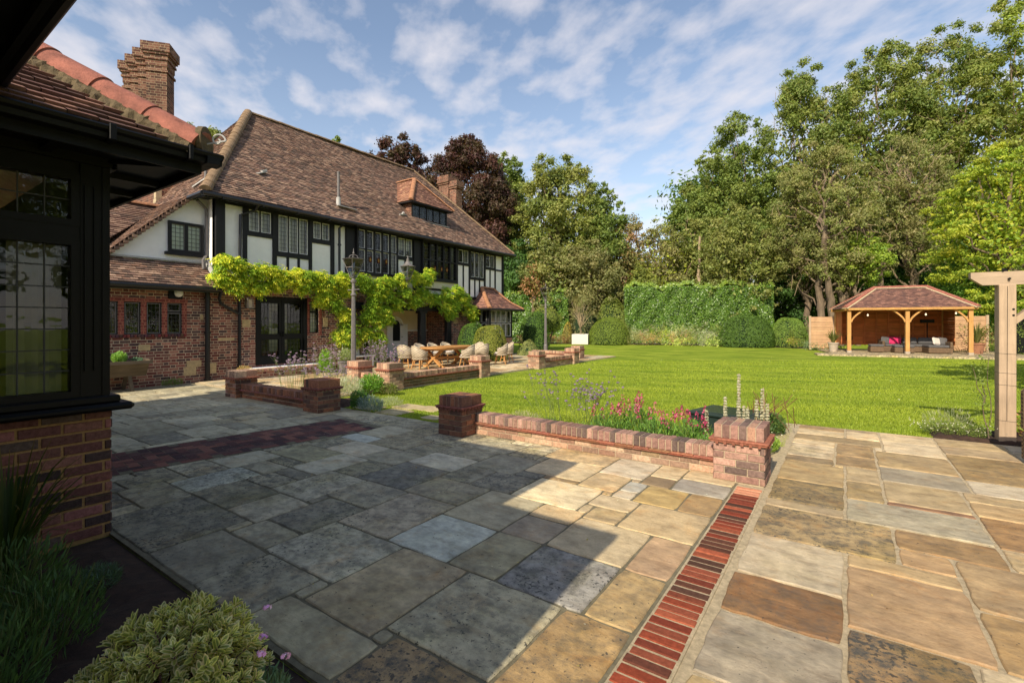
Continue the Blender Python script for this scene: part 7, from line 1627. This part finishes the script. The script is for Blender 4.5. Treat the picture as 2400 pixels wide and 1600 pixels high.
# foreground bed in shade
t = thing('variegated_hebe', 'rounded shrub with cream edged leaves in the foreground', 'shrub', (-2.20, .82, 0)); r = np.random.default_rng(2); b = MB(); V = []; Q = []; C = []; kk_ = 0
gr_c = [(.30, .36, .09), (.36, .40, .10), (.20, .27, .08)]; cr_c = [(.92, .90, .44), (.95, .94, .62), (.88, .90, .30), (.86, .74, .44)]
for i in range(205):
    u = r.uniform(-1, 1, 2)
    while (u ** 2).sum() > 1: u = r.uniform(-1, 1, 2)
    hz_ = math.sqrt(1 - (u ** 2).sum()); top = np.array((u[0] * .36, u[1] * .33, .14 + .24 * hz_ + r.uniform(-.06, .06))); root = np.array((u[0] * .1, u[1] * .1, 0)); d = np.array((u[0] * .9, u[1] * .9, .7)); d /= np.linalg.norm(d); st = top - d * .13
    limb(b, root, st, .006, .004, rr, 3, 0, .04, 4); b.tube([st, top], [.004, .002], 4, (1, 1, 1), False)
    for lv in range(8):
        p = st + (top - st) * (lv / 7) ; a0 = lv * 1.57 / 1 + r.uniform(0, .4)
        for s2 in range(4 if lv > 4 else 2):
            a = a0 + s2 * (math.pi / 2 if lv > 4 else math.pi); e1 = np.cross(d, (0, 0, 1.)) + 1e-6; e1 /= np.linalg.norm(e1); e2 = np.cross(d, e1); o_ = e1 * math.cos(a) + e2 * math.sin(a)
            ln = (.040 + .018 * r.random()) * (1 if lv < 7 else .6); ax = o_ * (.95 - lv * .07) + d * (.25 + lv * .09); ax /= np.linalg.norm(ax); sd = np.cross(ax, d); sd /= np.linalg.norm(sd) + 1e-9; nr = np.cross(sd, ax); g_ = np.array(gr_c[r.integers(3)]); c_ = np.array(cr_c[r.integers(4)]); 
            for q, w_ in ((0, .25), (.35, .9), (.75, .8), (1, .12)):
                m_ = p + ax * ln * q - nr * ln * .15 * q * q
                for s3, cc in ((-1, c_), (-.55, g_ * .5 + c_ * .5), (-.35, g_), (.35, g_), (.55, g_ * .5 + c_ * .5), (1, c_)): V.append(m_ + sd * s3 * w_ * ln * .22 + nr * abs(s3) * ln * .06); C.append(cc if q < 1 else c_)
            for q in range(3):
                for s3 in range(5): i0 = kk_ + q * 6 + s3; Q.append((i0, i0 + 1, i0 + 7, i0 + 6))
            kk_ += 24
mesh_arrays('leaves', np.array(V), np.array(Q), np.array(C), M['leaf'], t); b.build('stems', plain('hebe_stems', S(104, 70, 74), .8), t)
tuft('spiky green strap-leaved plant against the brick base', -4.28, .66, .95, .62, 120, [(.06, .10, .025), (.045, .085, .02), (.1, .13, .03)], 8, .011, name='spiky_plant', curve=.9, tip=(.2, .14, .04))
DK = [(.045, .085, .03), (.06, .11, .035), (.035, .07, .025)]
t = leafy('dark feathery foliage beside the spiky plant', -3.75, .55, .42, .4, .42, 1300, .08, DK, 71, .13, up=1.4, stems=24)
t = leafy('dark narrow-leaved plant in the middle of the shaded bed', -3.25, .62, .36, .34, .36, 1200, .075, DK, 72, .13, up=1.5, stems=20)
t = leafy('dark narrow-leaved plant behind the cream edged shrub', -2.85, .35, .4, .3, .42, 1300, .075, DK, 73, .13, up=1.5, stems=20)
t = leafy('dark foliage at the left edge below the window', -4.2, -.1, .5, .5, .5, 1500, .08, DK, 74, .13, up=1.5, stems=20); blooms(t, [(r.uniform(-.2, .3), r.uniform(.1, .5), r.uniform(.5, .72)) for _ in range(14)], .022, 14, .014, VIO, 7)
t = leafy('small blue green tuft on the bare soil', -3.75, .98, .2, .14, .12, 700, .05, [(.06, .10, .07), (.05, .09, .05)], 75, .12)
t = leafy('grey green wallflower with purple blooms at the patio edge', -1.92, 1.02, .15, .13, .2, 900, .05, [(.10, .15, .09), (.07, .12, .07)], 76, .2, stems=12, up=1.2); blooms(t, [(-.16, .1, .36), (-.10, .05, .28), (-.02, .0, .27), (-.02, -.06, .2), (.05, .06, .25)], .022, 18, .018, [(.42, .24, .60), (.50, .32, .68)], 8)
# soil pebbles and scattered bits on the bed
# ---------------------------------------------------------------- grass blades on the nearer lawn
r = np.random.default_rng(31); n = 260000
dep = 6.3 + 15 * r.random(n) ** 2.1; px = r.uniform(820, 2420, n); lat = (px - 1200) / 1125 * dep; X = -.5696 * dep + .8219 * lat; Y = .8219 * dep + .5696 * lat
ok = (X > -8.85) & ~((X > -9.0) & (X < -.62) & (Y < 5.75)) & ~((X > -.66) & (Y < 8.98)) & ~((X > -4.4) & (X < -.7) & (Y < 6.7)) & (Y > 5.72)
for (sx, sy, s_) in SS: dd = 1800 / (sy - 758); q = spot(sx, dd); ok &= ~((abs(X - q[0]) < s_ * .95) & (abs(Y - q[1]) < s_ * .75))
X, Y, dep = X[ok], Y[ok], dep[ok]; k = len(X); h = (.020 + .014 * r.random(k)) * (1 + dep * .01); a = r.uniform(0, 6.28, k); w = .0028 * (1 + dep * .12); lx, ly = r.normal(0, .014, k), r.normal(0, .014, k)
V = np.stack([np.stack([X - np.cos(a) * w, Y - np.sin(a) * w, np.full(k, -.032)], 1), np.stack([X + np.cos(a) * w, Y + np.sin(a) * w, np.full(k, -.032)], 1), np.stack([X + lx, Y + ly, h - .03], 1)], 1).reshape(-1, 3)
gc = pick([(.15, .19, .017), (.17, .205, .02), (.135, .175, .016), (.185, .215, .03)], k, r, .12); u_ = X * .8219 + Y * .5696; w_ = -X * .5696 + Y * .8219; bd = .5 * np.sin(w_ * 2.3 + .8 * np.sin(u_ * .9)) + .35 * np.sin(w_ * 5.1 + u_ * .7 + 1.3 * np.sin(u_ * .4)) + .3 * np.sin(u_ * 1.3 - w_ * .8); gc = gc * np.array((.95, .98, .95)) * (1 + .20 * bd[:, None] * np.array((1.25, .9, 1.0))); o = mesh_arrays('grass', V, np.arange(3 * k).reshape(k, 3), np.repeat(gc, 3, axis=0), M['leaf'], None); prop(o, 'short mown grass of the nearer lawn', 'grass', None, 'stuff')
for o in bpy.data.objects:
    if o.type == 'MESH' and o.parent is None and o.get('kind') is None and o.get('label') is None: print('UNTAGGED', o.name)

# fallen leaves and petals on the paving, clover specks in the grass
r = np.random.default_rng(55); F = Fol()
def scatter(n, x0, x1, y0, y1, z, size, pal):
    P = np.stack([r.uniform(x0, x1, n), r.uniform(y0, y1, n), np.full(n, z)], 1); nn = rand_dirs(n, 3.5, r); ax = np.cross(nn, rand_dirs(n, 0, r)); ax /= np.linalg.norm(ax, axis=1, keepdims=True); sz = size * r.uniform(.5, 1.3, n); F.add(*kites(P, ax, nn, sz, sz * .6, pick(pal, n, r)))
scatter(60, -6.5, -.9, 1.6, 5.1, .008, .022, [(.22, .18, .06), (.16, .11, .05), (.3, .3, .26)]); scatter(26, -.6, 1.8, 2.4, 8.6, .008, .022, [(.24, .18, .07), (.14, .09, .04)])
scatter(140, -9, 6, 9.2, 26, .012, .03, [(.36, .36, .3), (.3, .26, .08)]); scatter(90, -14, -9.6, 5.9, 11, .04, .03, [(.24, .24, .04), (.2, .14, .05)])
prop(F.build('fallen_leaves', M['leaf'], None), 'scattered fallen leaves and petals on paving and grass', 'leaves', None, 'stuff')
